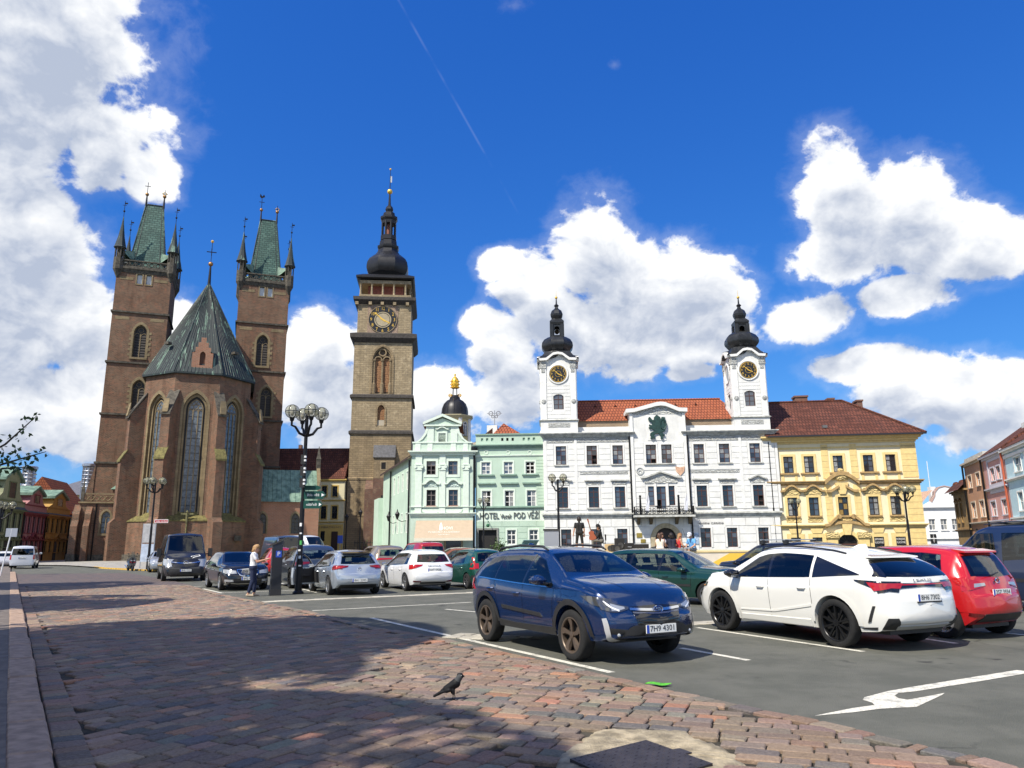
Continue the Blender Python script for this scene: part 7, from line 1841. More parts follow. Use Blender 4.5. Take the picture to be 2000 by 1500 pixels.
 def plate(s,view,y,z,txt,w=.52,h=.11):
  p,n=s.hit(view,y,z);sg=1 if view=='front' else-1
  xs=[s.hit(view,y+a*w/2,z)[0].x for a in(-1,0,1)];x=(max(xs)if sg>0 else min(xs))+sg*.012
  M=Matrix.Translation((x,y,z))@(Matrix(((0,0,1,0),(1,0,0,0),(0,1,0,0),(0,0,0,1)))if sg>0 else Matrix(((0,0,-1,0),(-1,0,0,0),(0,1,0,0),(0,0,0,1))))
  b=MB().box(-w/2,w/2,-h/2,h/2,-.012,.004);o=b.build('number_plate',platewhite,s.root);o.matrix_local=M
  MB().box(-w/2+.002,-w/2+.045,-h/2+.002,h/2-.002,.003,.006).build('plate_strip',plateblue,o)
  fr=MB();fr.box(-w/2-.012,w/2+.012,-h/2-.022,-h/2,-.012,.006);fr.build('plate_holder',blackplastic,o)
  if txt:put_text('plate_lettering',txt,h*.95,platetext,o,Matrix.Translation((.02,0,.006)),.001,w*.80)
 def finish(s,seats=True,driver_z=None):
  me=s.body.data;bm=bmesh.new();bm.from_mesh(me)
  for view,side,pl in s.holes:
   vd={'side':Vector((0,side,0)),'front':Vector((1,0,0)),'rear':Vector((-1,0,0)),'top':Vector((0,0,1))}[view]
   pr={'side':lambda c:(c.x,c.z),'front':lambda c:(c.y,c.z),'rear':lambda c:(c.y,c.z),'top':lambda c:(c.x,c.y)}[view]
   up={'side':lambda p:Vector((p[0],0,p[1])),'front':lambda p:Vector((0,p[0],p[1])),'rear':lambda p:Vector((0,p[0],p[1])),'top':lambda p:Vector((p[0],p[1],0))}[view]
   x0,x1=min(p[0]for p in pl)-.09,max(p[0]for p in pl)+.09;z0,z1=min(p[1]for p in pl)-.09,max(p[1]for p in pl)+.09
   ed=Vector((0,0,0))
   def region():
    fs=[]
    for f in bm.faces:
     if f.normal.dot(vd)>.12:
      c=f.calc_center_median();a,b=pr(c)
      if x0<a<x1 and z0<b<z1 and(view!='rear' or c.x<0)and(view!='front' or c.x>0):fs.append(f)
    return fs
   reg=region()
   for i in range(len(pl)):
    p,q=up(pl[i]),up(pl[(i+1)%len(pl)]);d=q-p
    if d.length<1e-4:continue
    nn=d.cross(vd).normalized();geo=set(reg)
    for f in reg:geo.update(f.edges);geo.update(f.verts)
    r=bmesh.ops.bisect_plane(bm,geom=list(geo),dist=1e-5,plane_co=p,plane_no=nn)
    reg=[g for g in r['geom']if isinstance(g,bmesh.types.BMFace)]
   s.cutn=getattr(s,'cutn',0);dl=[f for f in region()if inpoly(*pr(f.calc_center_median()),pl)]
   bmesh.ops.delete(bm,geom=dl,context='FACES');s.cutn+=len(dl)
  bm.to_mesh(me);bm.free();me.polygons.foreach_set('use_smooth',[True]*len(me.polygons));me.set_sharp_from_angle(angle=R(38))
  if not seats:return
  zb=ipl(s.sp['belt'],0);W2=s.sp['W']/2;x=s.sp.get('seat',.05)
  for sx in((x,1),(x,-1),(x-.95,1),(x-.95,-1)):
   b=MB();y=sx[1]*.37*W2/.9
   for(xa,za,xb,zb2,wv)in((sx[0]-.12,zb-.45,sx[0]-.34,zb+.14,.25),(sx[0]-.34,zb+.2,sx[0]-.38,zb+.36,.13)):
    b.loft([[(xx+dx,y+dy,zz)for dx,dy in((.07,-wv),(.09,0),(.07,wv),(-.05,wv*.8),(-.05,-wv*.8))]for xx,zz in((xa,za),((xa+xb)/2,(za+zb2)/2),(xb,zb2))])
   b.build('seat',seatcloth,s.root,smooth=True)
  xc=s.sp.get('dash',.95);b=MB();b.loft([[(xc-.45,yy,zb-.35),(xc-.45,yy,zb-.08),(xc-.3,yy,zb+.02),(xc+.2,yy,zb+.03),(xc+.2,yy,zb-.35)]for yy in(-W2*.8,W2*.8)]);b.build('dashboard',blackplastic,s.root)
  M=Matrix.Rotation(R(65),4,'Y');b=MB();b.torus((xc-.55,W2*.40,zb+.0),.17,.017,16,5,M);b.build('steering_wheel',blackplastic,s.root)
 def place(s,px,py,heading,fwd=0.0,left=0.0,at=None):
  g=at if at is not None else G(px,py);d=Vector((math.cos(heading),math.sin(heading),0));n=Vector((-d.y,d.x,0))
  l=g-d*fwd-n*left;s.root.location=(l.x,l.y,0);s.root.rotation_euler=(0,0,heading)
Car._wc={}
BAY=math.atan2(-.89,.46)
BAYR=math.atan2(.89,-.46)
def seams(c,xs,z0,belt=True,m_=None):
 for side in(1,-1):
  for x,xl in xs:
   zt=ipl(c.sp['belt'],x);c.strip('panel_gap',glossblack,'side',[(xl,z0),(xl+(x-xl)*.3,z0+(zt-z0)*.35),(x,zt-.05),(x,zt)],.009,.0025,side)
# --- blue crossover in the foreground
def blue_crossover():
 blue=paint('deep_blue',(.004,.023,.09),.3,.25)
 sp=dict(L=4.48,W=1.80,ax=(1.33,-1.335),wr=.350,gap=.06,sill=.30,tum=.40,n=84,crown=.035,kf=.24,kr=.13,seat=.15,dash=.95,top=[(-2.24,.82),(-2.20,1.02),(-2.12,1.12),(-1.88,1.36),(-1.62,1.47),(-1.1,1.535),(-.4,1.555),(.15,1.535),(.42,1.47),(.80,1.29),(1.10,1.125),(1.4,1.085),(1.8,1.02),(2.03,.955),(2.13,.90),(2.19,.80),(2.235,.62)],belt=[(-2.24,.93),(-2.0,1.06),(-1.5,1.06),(-.3,1.01),(.6,.985),(1.1,.985),(1.6,.95),(2.0,.88),(2.24,.66)],wid=[(-2.24,.82),(-2.1,.90),(-1.75,.97),(-1.2,1.0),(1.0,1.0),(1.6,.985),(1.95,.95),(2.15,.90),(2.24,.84)],fp=[(.2,-.10),(.36,-.01),(.55,.0),(.74,-.015),(.85,-.05),(1.1,-.15)])
 c=Car('blue_crossover','dark blue crossover with black cladding parked nearest the cobbles, facing the camera','car',sp,blue)
 c.side_glass([(-.02,.88,.06,.36)],.105);c.side_glass([(-.98,-.07,-.92,0.0),(-1.66,-1.05,-1.40,-.99)],.11,gm=privacy)
 c.windscreen(1.04,.44,.68,.57);c.rear_glass(1.12,1.44,.60,.52)
 for side in(1,-1):
  for xa,a0,a1 in((1.33,-8,188),(-1.335,-8,188)):
   r0=.42;lo=arc(xa,.35,r0-.004,a0,a1,16);hi=arc(xa,.35,r0+.075,a0,a1,16)
   c.patch('arch_cladding',blackplastic,'side',lo,hi,.016,2,18,side)
  c.patch('sill_cladding',blackplastic,'side',[(-.88,.31),(.88,.31)],[(-.88,.42),(-.3,.40),(.88,.42)],.016,2,12,side)
  c.patch('door_moulding',blackplastic,'side',[(-.72,.60),(.55,.545)],[(-.74,.655),(.5,.60)],.016,1,14,side)
  belt=[(x,ipl(sp['belt'],x)+.004)for x in np.linspace(-1.62,.85,14)];c.strip('belt_trim',chrome,'side',belt,.016,.009,side)
  c.strip('window_trim',glossblack,'side',[(-.045,.99),(.03,1.46)],.05,.004,side);c.strip('window_trim',glossblack,'side',[(-1.015,1.03),(-.955,1.42)],.04,.004,side)
  b=MB();y=side*.56;pts=[(-1.42,1.49),(-1.3,1.54),(-.6,1.585),(.1,1.565),(.26,1.505)];b.tube([(x,y+side*.02*(1-abs(x+.6)),z+.02)for x,z in pts],[.014,.022,.022,.022,.014],6);b.build('roof_rail',blackplastic,c.root,smooth=True)
  ys=lambda v:side*v
  lo=[(ys(.45),.735),(ys(.58),.70),(ys(.68),.70),(ys(.79),.735)];hi=[(ys(.44),.765),(ys(.58),.80),(ys(.70),.84),(ys(.81),.87)]
  hl=c.patch('headlamp',mat('headlamp_black',(.11,.115,.12),.1,.6,coat=1),'front',lo,hi,.012,4,10);c.patch('lamp_reflector',clearlamp,'front',[(ys(.50),.74),(ys(.60),.715),(ys(.68),.715)],[(ys(.50),.765),(ys(.60),.785),(ys(.68),.81)],.018,2,6,parent=hl)
  c.strip('daytime_light',mat('lamp_white',(.85,.87,.9),.15,coat=1),'front',[(ys(.74),.84),(ys(.69),.765),(ys(.58),.715)],.022,.02,parent=hl)
  c.patch('headlamp_side',mat('headlamp_black',(.11,.115,.12),.1,.6,coat=1),'side',[(1.70,.86),(1.86,.79),(2.06,.755)],[(1.60,.905),(1.80,.905),(2.0,.87)],.012,3,8,side)
  lo=[(ys(.54),.345),(ys(.70),.345)];hi=[(ys(.50),.475),(ys(.73),.50)];c.patch('fog_recess',blackplastic,'front',lo,hi,.004,2,6)
  b=[(ys(.775),.625),(ys(.745),.46),(ys(.715),.36),(ys(.58),.335)];c.strip('fog_bezel',mat('silver_trim',(.55,.56,.57),.35,.3),'front',b,.036,.022)
  p,n=c.hit('front',ys(.62),.405);MB().ball(p+Vector((.004,0,0)),.026,10,6).build('fog_lamp',clearlamp,c.root,smooth=True)
  c.patch('tail_lamp',redlamp,'side',[(-2.16,.84),(-1.88,.93)],[(-2.12,1.03),(-1.84,1.04)],.01,3,6,side);c.patch('tail_lamp',redlamp,'rear',[(ys(.86),.85),(ys(.58),.88)],[(ys(.82),1.02),(ys(.58),1.0)],.01,3,6)
 gr=c.patch('grille',glossblack,'front',[(-.36,.535),(0,.52),(.36,.535)],[(-.42,.765),(0,.785),(.42,.765)],.006,4,14)
 c.strip('grille_bar',chrome,'front',[(-.43,.735),(-.2,.72),(0,.715),(.2,.72),(.43,.735)],.032,.018,parent=gr)
 c.strip('grille_bar',mat('dark_chrome',(.25,.25,.26),.25,.9),'front',[(-.40,.69),(-.2,.675),(0,.67),(.2,.675),(.40,.69)],.022,.016,parent=gr)
 for k in range(3):c.strip('grille_bar',blackplastic,'front',[(-.36+.02*k,.62-k*.035),(0,.60-k*.035),(.36-.02*k,.62-k*.035)],.014,.013,parent=gr)
 p,n=c.hit('front',0,.725);b=MB();b.ball(p+Vector((.012,0,0)),.062,16,8,(.25,1.3,.8));em=b.build('badge',mat('badge_blue',(.02,.04,.14),.2,.5,coat=1),c.root,smooth=True)
 b=MB()
 for yy,zz,r in((-.035,.738,.011),(.012,.742,.007),(.03,.735,.007),(.0,.722,.007),(.02,.714,.007),(.038,.72,.007)):b.ball((p.x+.03,yy,zz),r,6,4,(.4,1,1))
 b.torus((p.x+.022,0,.725),.062,.006,18,4,Matrix.Rotation(PI/2,4,'Y')@Matrix.Diagonal((.8,1.3,1,1)));b.build('badge_stars',chrome,em)
 c.patch('bumper_cladding',blackplastic,'front',[(-.84,.32),(-.5,.275),(0,.27),(.5,.275),(.84,.32)],[(-.60,.36),(-.46,.52),(-.40,.53),(.40,.53),(.46,.52),(.60,.36)],.012,4,22)
 c.patch('air_intake',glossblack,'front',[(-.42,.335),(.42,.335)],[(-.40,.40),(.40,.40)],.02,1,10);c.patch('skid_plate',mat('skid_grey',(.10,.10,.105),.5),'front',[(-.55,.275),(.55,.275)],[(-.48,.325),(.48,.325)],.022,1,12)
 c.plate('front',0,.475,'7H9 4301')
 seams(c,((.90,.82),(-.04,-.04),(-1.02,-.86)),.42)
 c.strip('panel_gap',glossblack,'top',[(1.10,.74),(1.5,.74),(2.0,.66)],.01,.0025);c.strip('panel_gap',glossblack,'top',[(1.10,-.74),(1.5,-.74),(2.0,-.66)],.01,.0025)
 for s_ in(-1,1):c.strip('bonnet_crease',blue,'top',[(1.2,s_*.42),(1.6,s_*.38),(1.98,s_*.33)],.02,.006)
 c.wheels(mat('bronze_rim',(.115,.085,.062),.45,.4),5,sw=.15,style='block',rim=.70)
 c.mirrors(.70,1.09,blue,1.05);c.handles(((-.22,.86),(-1.12,.90)),blue)
 b=MB();b.tube([(1.10,.45,1.135),(1.02,-.12,1.18)],.008,4);b.tube([(1.10,-.1,1.15),(1.02,-.55,1.16)],.008,4);b.build('wiper',blackplastic,c.root)
 b=MB();b.lathe([(.09,1.58),(.05,1.63),(.01,1.645)],8,(-1.25,0));b.build('roof_aerial',blue,c.root)
 c.strip('wing_badge',chrome,'side',[(1.02,.80),(1.14,.80)],.022,.008,1);c.strip('wing_badge',chrome,'side',[(1.02,.80),(1.14,.80)],.022,.008,-1)
 f,r=G(1133,1290),G(962,1251);h=math.atan2(f.y-r.y,f.x-r.x)
 mid=(f+r)/2;c.place(0,0,h,0.0,-.74,at=mid)
 c.finish()
 return c
BLUE=blue_crossover()
# --- common builder for the other cars
def top_profile(L,H,rr,rf,xc,zc,zh,zt,tail=.10):
 a,b=-L/2,L/2
 return[(a,zt-.28),(a+.03,zt-.06),(a+tail,zt+.02),(rr-.12,H-.12),(rr+.1,H-.045),(rr+.5,H-.005),((rr+rf)/2,H),(rf-.25,H-.02),(rf,H-.075),(xc,zc),(b-.5,zh+.07),(b-.2,zh+.0),(b-.10,zh-.06),(b-.04,zh-.16),(b,zh-.32)]
def gen(name,label,pm,L,W,H,WB,fo,wr,rr,rf,xc,zc,zh,zt,panes,rimm,spokes=5,sill=.20,belt=None,rg=None,wsw=(.64,.54),cat='car',tum=.42,tail=.10,up=.10,gm=None,style='spoke',sw=.13,group=None,kr=.12,kf=.2,mir=True,hz=None,n=60,rim=.66,top=None,**kw):
 xf=L/2-fo
 zb=zc-.12
 sp=dict(L=L,W=W,ax=(xf,xf-WB),wr=wr,sill=sill,tum=tum,n=n,kr=kr,kf=kf,seat=xc-.95,dash=xc-.1,top=top or top_profile(L,H,rr,rf,xc,zc,zh,zt,tail),belt=belt or[(-L/2,zt-.08),(-L/2+.4,zb+.08),(0,zb+.01),(xc,zb-.01),(L/2-.5,zh-.05),(L/2,zh-.3)],wid=[(-L/2,.84),(-L/2+.12,.91),(-L/2+.45,.975),(-L/2+1.0,1.0),(L/2-1.2,1.0),(L/2-.55,.97),(L/2-.2,.90),(L/2,.80)],**kw)
 c=Car(name,label,cat,sp,pm,group)
 c.side_glass(panes,up,gm=gm)
 k=W/1.8
 c.windscreen(xc-.05,rf+.03,wsw[0]*k,wsw[1]*k)
 if rg:c.rear_glass(*rg)
 for side in(1,-1):
  for q,p in zip(panes[:-1],panes[1:]):
   c.patch('pillar_trim',glossblack,'side',[(p[1]-.01,ipl(sp['belt'],p[1])+.015),(q[0]+.01,ipl(sp['belt'],q[0])+.015)],[(p[3]-.01,c.topz(p[3])-up),(q[2]+.01,c.topz(q[2])-up)],.0035,4,2,side)
 c.wheels(rimm,spokes,style=style,sw=sw,rim=rim)
 zh_=hz or zb-.12
 px=[p for p in panes]
 if len(px)>1:c.handles([(px[0][0]+.18,zh_),(px[1][0]+.18,zh_+.02)],pm)
 seams(c,[(p[0]-.02,p[0]-.02)for p in panes[:2]]+[(panes[0][1]+.03,panes[0][1]-.02)],sill+.12)
 if mir:c.mirrors(panes[0][1]-.16,ipl(sp['belt'],panes[0][1]-.16)+.075,pm,.95)
 return c
def both(c,fn):
 for s_ in(1,-1):fn(s_)
def tails(c,rearlo,rearhi,m_,sidelo=None,sidehi=None,off=.01):
 for s_ in(1,-1):
  c.patch('tail_lamp',m_,'rear',[(s_*y,z)for y,z in rearlo],[(s_*y,z)for y,z in rearhi],off,3,8)
  if sidelo:c.patch('tail_lamp',m_,'side',sidelo,sidehi,off,3,6,s_)
def heads(c,lo,hi,slo=None,shi=None,m_=None):
 for s_ in(1,-1):
  h=c.patch('headlamp',m_ or clearlamp,'front',[(s_*y,z)for y,z in lo],[(s_*y,z)for y,z in hi],.01,3,8)
  if slo:c.patch('headlamp_side',m_ or clearlamp,'side',slo,shi,.01,3,6,s_)
silverrim=mat('silver_rim',(.50,.51,.52),.3,.8);blackrim=mat('black_rim',(.014,.014,.015),.3,.3);darkrim=mat('grey_rim',(.16,.16,.17),.35,.7)
def white_suv():
 wp=paint('pearl_white',(.78,.77,.72),0,.22)
 c=gen('white_suv','white luxury crossover with black wheels and full-width rear light bar',wp,4.89,1.92,1.66,2.85,.98,.385,-1.62,.55,1.30,1.16,1.03,1.10,[(.12,1.12,.18,.52),(-.90,.06,-.86,.10)],blackrim,10,sill=.27,rg=None,gm=privacy,up=.115,style='spoke',sw=.055,rim=.76,n=84,gap=.055,belt=[(-2.45,1.02),(-2.0,1.16),(-1.4,1.12),(-.8,1.08),(.2,1.05),(1.2,1.03),(1.9,.97),(2.45,.72)],kr=.2,mir=False,hz=.90,top=[(-2.445,.82),(-2.415,1.04),(-2.345,1.12),(-1.98,1.32),(-1.66,1.46),(-1.2,1.55),(-.6,1.60),(-.1,1.62),(.3,1.595),(.55,1.53),(1.30,1.15),(1.945,1.09),(2.245,1.03),(2.345,.97),(2.405,.87),(2.445,.71)])
 for s_ in(1,-1):
  c.patch('quarter_window',glossblack,'side',[(-.96,1.10),(-1.3,1.125),(-1.95,1.165)],[(-.93,1.45),(-1.2,1.38),(-1.93,1.18)],.006,4,12,s_)
  for xa in c.sp['ax']:c.patch('arch_trim',wp,'side',arc(xa,.385,.445,-12,192,16),arc(xa,.385,.53,-12,192,16),.018,2,18,s_)
  c.patch('sill_trim',wp,'side',[(-.85,.29),(.9,.29)],[(-.85,.40),(.9,.38)],.02,2,10,s_)
  c.patch('door_crease',wp,'side',[(-.9,.62),(0,.47),(.9,.45)],[(-.9,.66),(0,.50),(.9,.47)],.012,1,14,s_)
  ys=lambda v:s_*v
  c.patch('tail_lamp',glossblack,'rear',[(ys(.92),.88),(ys(.5),.96),(ys(0),.985)],[(ys(.95),1.06),(ys(.5),1.045),(ys(0),1.03)],.012,3,14)
  c.patch('lamp_glow',redlamp,'rear',[(ys(.88),.93),(ys(.55),.985)],[(ys(.90),1.03),(ys(.45),1.03)],.018,2,10)
  c.strip('light_bar',redlamp,'rear',[(ys(.55),1.015),(ys(0),1.02)],.018,.02)
  c.patch('tail_lamp_side',glossblack,'side',[(-2.40,.88),(-2.15,.97),(-1.86,1.075)],[(-2.38,1.06),(-2.15,1.085),(-1.84,1.095)],.012,2,8,s_)
  c.patch('tail_lamp_side',redlamp,'side',[(-2.36,.95),(-2.1,1.02)],[(-2.36,1.035),(-2.06,1.06)],.018,2,8,s_)
  c.patch('bumper_vent',blackplastic,'rear',[(ys(.80),.35),(ys(.54),.34)],[(ys(.78),.52),(ys(.64),.52)],.010,4,8);c.patch('bumper_lip',blackplastic,'side',[(-2.38,.335),(-1.85,.335)],[(-2.38,.40),(-1.9,.36)],.01,1,6,s_)
  c.patch('side_vent',blackplastic,'side',[(-2.06,.46),(-2.0,.44)],[(-2.16,.70),(-2.12,.70)],.012,3,2,s_)
  c.patch('headlamp',mat('headlamp_black',(.03,.032,.035),.1),'side',[(1.92,.84),(2.2,.80)],[(1.86,.92),(2.16,.93)],.008,2,6,s_);c.strip('headlamp_edge',amber,'side',[(1.95,.86),(2.15,.83)],.02,.014,s_)
  b=MB();b.tube([(x,s_*.66,c.topz(x)+.012)for x in np.linspace(-1.5,.45,9)],.016,5);b.build('roof_rail',blackplastic,c.root)
  c.strip('fuel_flap',wp,'side',[(-1.36,.98),(-1.12,.98)],.18,.004,s_)if s_<0 else None
 c.patch('rear_window',privacy,'rear',[(-.66,1.14),(0,1.13),(.66,1.14)],[(-.54,1.395),(0,1.42),(.54,1.395)],.006,6,12)
 c.patch('rear_frame',glossblack,'rear',[(.66,1.13),(.84,1.15)],[(.54,1.40),(.66,1.34)],.007,4,4);c.patch('rear_frame',glossblack,'rear',[(-.66,1.13),(-.84,1.15)],[(-.54,1.40),(-.66,1.34)],.007,4,4)
 b=MB();b.loft([[(-1.6,y,1.49),(-1.90,y,1.452),(-1.91,y,1.43),(-1.6,y,1.44)]for y in(-.54,-.3,0,.3,.54)]);b.build('roof_spoiler',wp,c.root,smooth=True,ang=30)
 b=MB();b.loft([[(-1.05,-.035,1.585),(-1.38,-.02,1.54),(-1.34,-.01,1.655),(-1.2,-.015,1.65)],[(-1.05,.035,1.585),(-1.38,.02,1.54),(-1.34,.01,1.655),(-1.2,.015,1.65)]]);b.build('shark_fin',wp,c.root)
 c.patch('diffuser',mat('bumper_grey',(.45,.45,.43),.5),'rear',[(-.55,.345),(.55,.345)],[(-.6,.40),(.6,.40)],.014,1,10)
 c.plate('rear',0.0,.82,'8H6 7302');c.mirrors(.98,1.12,glossblack,1.15)
 put_text('tailgate_lettering','LEXUS',.05,chrome,c.root,Matrix.Translation((c.hit('rear',0,1.075)[0].x-.008,0,1.085))@Matrix(((0,0,-1,0),(-1,0,0,0),(0,1,0,0),(0,0,0,1))),.003,.42)
 c.finish();f,r=G(1413,1229),G(1665,1266);h=math.atan2(f.y-r.y,f.x-r.x);d=(f-r).normalized()
 k=.955;c.root.scale=(k,k,k);c.place(0,0,h,(c.xr+c.xf)/2*k,.79*k,at=(f+r)/2);return c
white_suv()
def red_mpv():
 rp=paint('bright_red',(.50,.012,.015),.1)
 c=gen('red_minivan','bright red compact people carrier beside the white crossover',rp,4.10,1.765,1.60,2.615,.85,.32,-1.55,.40,1.20,1.10,.96,1.04,[(.0,1.05,.08,.38),(-1.0,-.06,-.95,.0),(-1.5,-1.06,-1.38,-1.0)],silverrim,6,rg=(1.06,1.45,.60,.52),gm=None,kr=.16)
 tails(c,[(.86,.82),(.42,.90)],[(.86,1.08),(.42,.98)],redlamp,[(-2.02,.84),(-1.72,.95)],[(-2.0,1.10),(-1.66,1.04)])
 for s_ in(1,-1):c.patch('reversing_lamp',clearlamp,'rear',[(s_*.62,.89),(s_*.36,.92)],[(s_*.60,.955),(s_*.36,.965)],.014,1,5);c.patch('rear_reflector',darkred,'rear',[(s_*.80,.42),(s_*.55,.40)],[(s_*.80,.47),(s_*.55,.44)],.01,1,5)
 c.patch('bumper_insert',blackplastic,'rear',[(-.6,.30),(.6,.30)],[(-.52,.44),(.52,.44)],.012,2,10)
 b=MB();b.loft([[(-1.5,y,1.56),(-1.74,y,1.52),(-1.75,y,1.49),(-1.5,y,1.50)]for y in(-.48,0,.48)]);b.build('roof_spoiler',rp,c.root,smooth=True,ang=30)
 p,n=c.hit('rear',0,1.0);MB().torus((p.x-.012,0,1.0),.055,.012,16,5,Matrix.Rotation(PI/2,4,'Y')@Matrix.Diagonal((.75,1,1,1))).build('badge',chrome,c.root)
 MB().tube([(p.x-.06,.25,1.10),(p.x+.02,-.1,1.14)],.012,5).build('rear_wiper',blackplastic,c.root)
 c.plate('rear',0,.80,'2SZ 3934');c.finish()
 k=.95;c.root.scale=(k,k,k);r=G(1855,1246);c.place(0,0,BAYR,c.xr*k,.72*k,at=r)
red_mpv()
def small_cars():
 sp_=paint('silver_blue',(.42,.47,.54),.55,.25)
 c=gen('silver_hatchback','silver hatchback with its driver door standing open beside the lamp post',sp_,4.37,1.81,1.485,2.66,.88,.315,-1.45,.25,1.05,1.0,.88,.98,[(-.05,.9,.02,.22),(-1.0,-.11,-.92,-.05),(-1.5,-1.06,-1.3,-1.0)],silverrim,5,rg=(1.02,1.31,.62,.52),kr=.17,style='twin')
 tails(c,[(.86,.84),(.40,.93)],[(.84,1.0),(.36,.985)],darkred,[(-2.1,.85),(-1.85,.93)],[(-2.06,1.0),(-1.8,.99)])
 for s_ in(1,-1):c.patch('lamp_glow',redlamp,'rear',[(s_*.80,.88),(s_*.5,.935)],[(s_*.79,.96),(s_*.5,.965)],.016,1,6);c.patch('quarter_trim',glossblack,'side',[(-1.46,1.02),(-1.75,1.04)],[(-1.3,1.30),(-1.55,1.22)],.006,3,5,s_)
 c.patch('bumper_insert',blackplastic,'rear',[(-.68,.24),(.68,.24)],[(-.62,.36),(.62,.36)],.012,2,10);c.strip('bumper_crease',sp_,'rear',[(-.8,.56),(0,.57),(.8,.56)],.03,.012)
 p,n=c.hit('rear',0,.87);MB().torus((p.x-.012,0,.87),.055,.012,16,5,Matrix.Rotation(PI/2,4,'Y')).build('badge',chrome,c.root)
 c.plate('rear',0,.50,'8A1 2305');b=MB();b.loft([[(-1.4,y,1.455),(-1.74,y,1.40),(-1.74,y,1.37),(-1.4,y,1.40)]for y in(-.5,0,.5)]);b.build('roof_spoiler',glossblack,c.root)
 b=MB();pr=[(0,.30),(-.98,.30),(-1.02,.55),(-1.0,.90),(0,.88)];n_=len(pr)
 b.add([(x,.0,z)for x,z in pr]+[(x,-.11,z)for x,z in pr],[tuple(range(n_))[::-1],tuple(range(n_,2*n_))]+[(i,(i+1)%n_,(i+1)%n_+n_,i+n_)for i in range(n_)])
 door=b.build('door',sp_,c.root,(.93,.88,0),R(-62))
 b=MB();b.box(-.94,-.05,-.135,-.112,.36,.86);b.box(-.8,-.3,-.2,-.13,.58,.64);b.ball((-.85,-.14,.45),.09,10,6,(1,.3,1));b.build('door_trim',seatcloth,door)
 b=MB();b.tube([(-.02,-.05,.88),(-.35,-.10,1.22),(-.6,-.13,1.36),(-.92,-.13,1.36),(-1.0,-.05,.9)],.03,6);b.build('window_frame',glossblack,door)
 c.patch('door_opening',windark,'side',[(-.03,.36),(.88,.36)],[(-.03,.93),(.88,.92)],.006,3,8,1)
 c.finish();r=G(647,1162);c.place(0,0,BAYR,c.xr,.74,at=r)
 wp=paint('plain_white',(.76,.77,.78),0,.25)
 c=gen('white_hatchback','white hatchback parked between silver and green hatchbacks',wp,4.36,1.79,1.47,2.65,.85,.315,-1.62,.25,1.05,1.0,.88,.97,[(-.05,.9,.02,.22),(-1.0,-.11,-.95,-.05),(-1.55,-1.06,-1.45,-1.0)],silverrim,5,rg=(1.02,1.33,.64,.54),kr=.15)
 tails(c,[(.86,.78),(.48,.90)],[(.85,.96),(.42,.955)],redlamp,[(-2.1,.80),(-1.75,.92)],[(-2.08,.96),(-1.7,.95)])
 for s_ in(1,-1):c.patch('rear_reflector',darkred,'rear',[(s_*.82,.34),(s_*.50,.33)],[(s_*.82,.40),(s_*.5,.37)],.012,1,5)
 c.patch('bumper_insert',blackplastic,'rear',[(-.5,.22),(.5,.22)],[(-.5,.33),(.5,.33)],.012,2,8);c.plate('rear',0,.76,'1AT 5928')
 put_text('tailgate_lettering','ŠKODA',.06,chrome,c.root,Matrix.Translation((c.hit('rear',0,.90)[0].x-.008,0,.90))@Matrix(((0,0,-1,0),(-1,0,0,0),(0,1,0,0),(0,0,0,1))),.003,.5)
 c.finish();c.place(796,1154,BAYR,c.xr,.74)
 gp=paint('dark_green',(.010,.075,.05),.3)
 c=gen('green_hatchback','dark green small hatchback with tall red tail lamps',gp,3.84,1.66,1.48,2.46,.75,.29,-1.5,.25,.98,1.0,.86,1.0,[(-.05,.85,.02,.24),(-1.05,-.11,-.95,-.05)],darkrim,7,rg=(1.0,1.36,.52,.48),kr=.13)
 tails(c,[(.80,.74),(.66,.74)],[(.68,1.40),(.58,1.40)],redlamp,[(-1.92,.76),(-1.80,.76)],[(-1.74,1.34),(-1.66,1.34)])
 c.patch('bumper_insert',blackplastic,'rear',[(-.8,.28),(.8,.28)],[(-.8,.52),(.8,.52)],.012,2,10);c.patch('bumper_insert',blackplastic,'side',[(-1.9,.28),(-1.35,.28)],[(-1.9,.52),(-1.40,.50)],.012,2,8,1)
 c.plate('rear',0,.62,'4H7 1180');c.finish();c.place(915,1150,BAYR,c.xr,.70)
 ge=paint('bottle_green',(.006,.045,.035),.3)
 c=gen('green_estate','dark green estate car parked behind the blue crossover',ge,4.43,1.70,1.46,2.58,.86,.30,-1.85,.30,1.05,.98,.86,1.0,[(-.05,.9,.02,.30),(-1.02,-.11,-.96,-.05),(-1.85,-1.10,-1.75,-1.04)],darkrim,6,rg=(1.0,1.32,.58,.50),kr=.10,tail=.06)
 heads(c,[(.35,.62),(.74,.62)],[(.35,.76),(.78,.78)]);c.strip('side_moulding',blackplastic,'side',[(-1.2,.52),(.9,.52)],.06,.012,1);c.strip('side_moulding',blackplastic,'side',[(-1.2,.52),(.9,.52)],.06,.012,-1)
 MB().tube([(.35,.3,1.44),(.1,.3,2.05)],.006,4).build('aerial',blackplastic,c.root)
 c.finish();g=G(1300,1190);c.place(0,0,R(-42),0,0,at=Vector((4.65,21.9,0)))
 bp=paint('black',(.006,.007,.012),.3)
 c=gen('black_saloon','black saloon car facing the camera behind the parking meter',bp,4.84,1.82,1.47,2.76,.95,.325,-1.45,.35,1.15,1.0,.88,1.0,[(.05,1.0,.12,.32),(-.95,.0,-.9,.06),(-1.5,-1.0,-1.3,-.95)],silverrim,9,rg=None,sw=.08,kf=.26)
 heads(c,[(.42,.64),(.80,.64)],[(.44,.75),(.82,.80)],[(1.95,.68),(2.2,.65)],[(1.9,.80),(2.2,.77)])
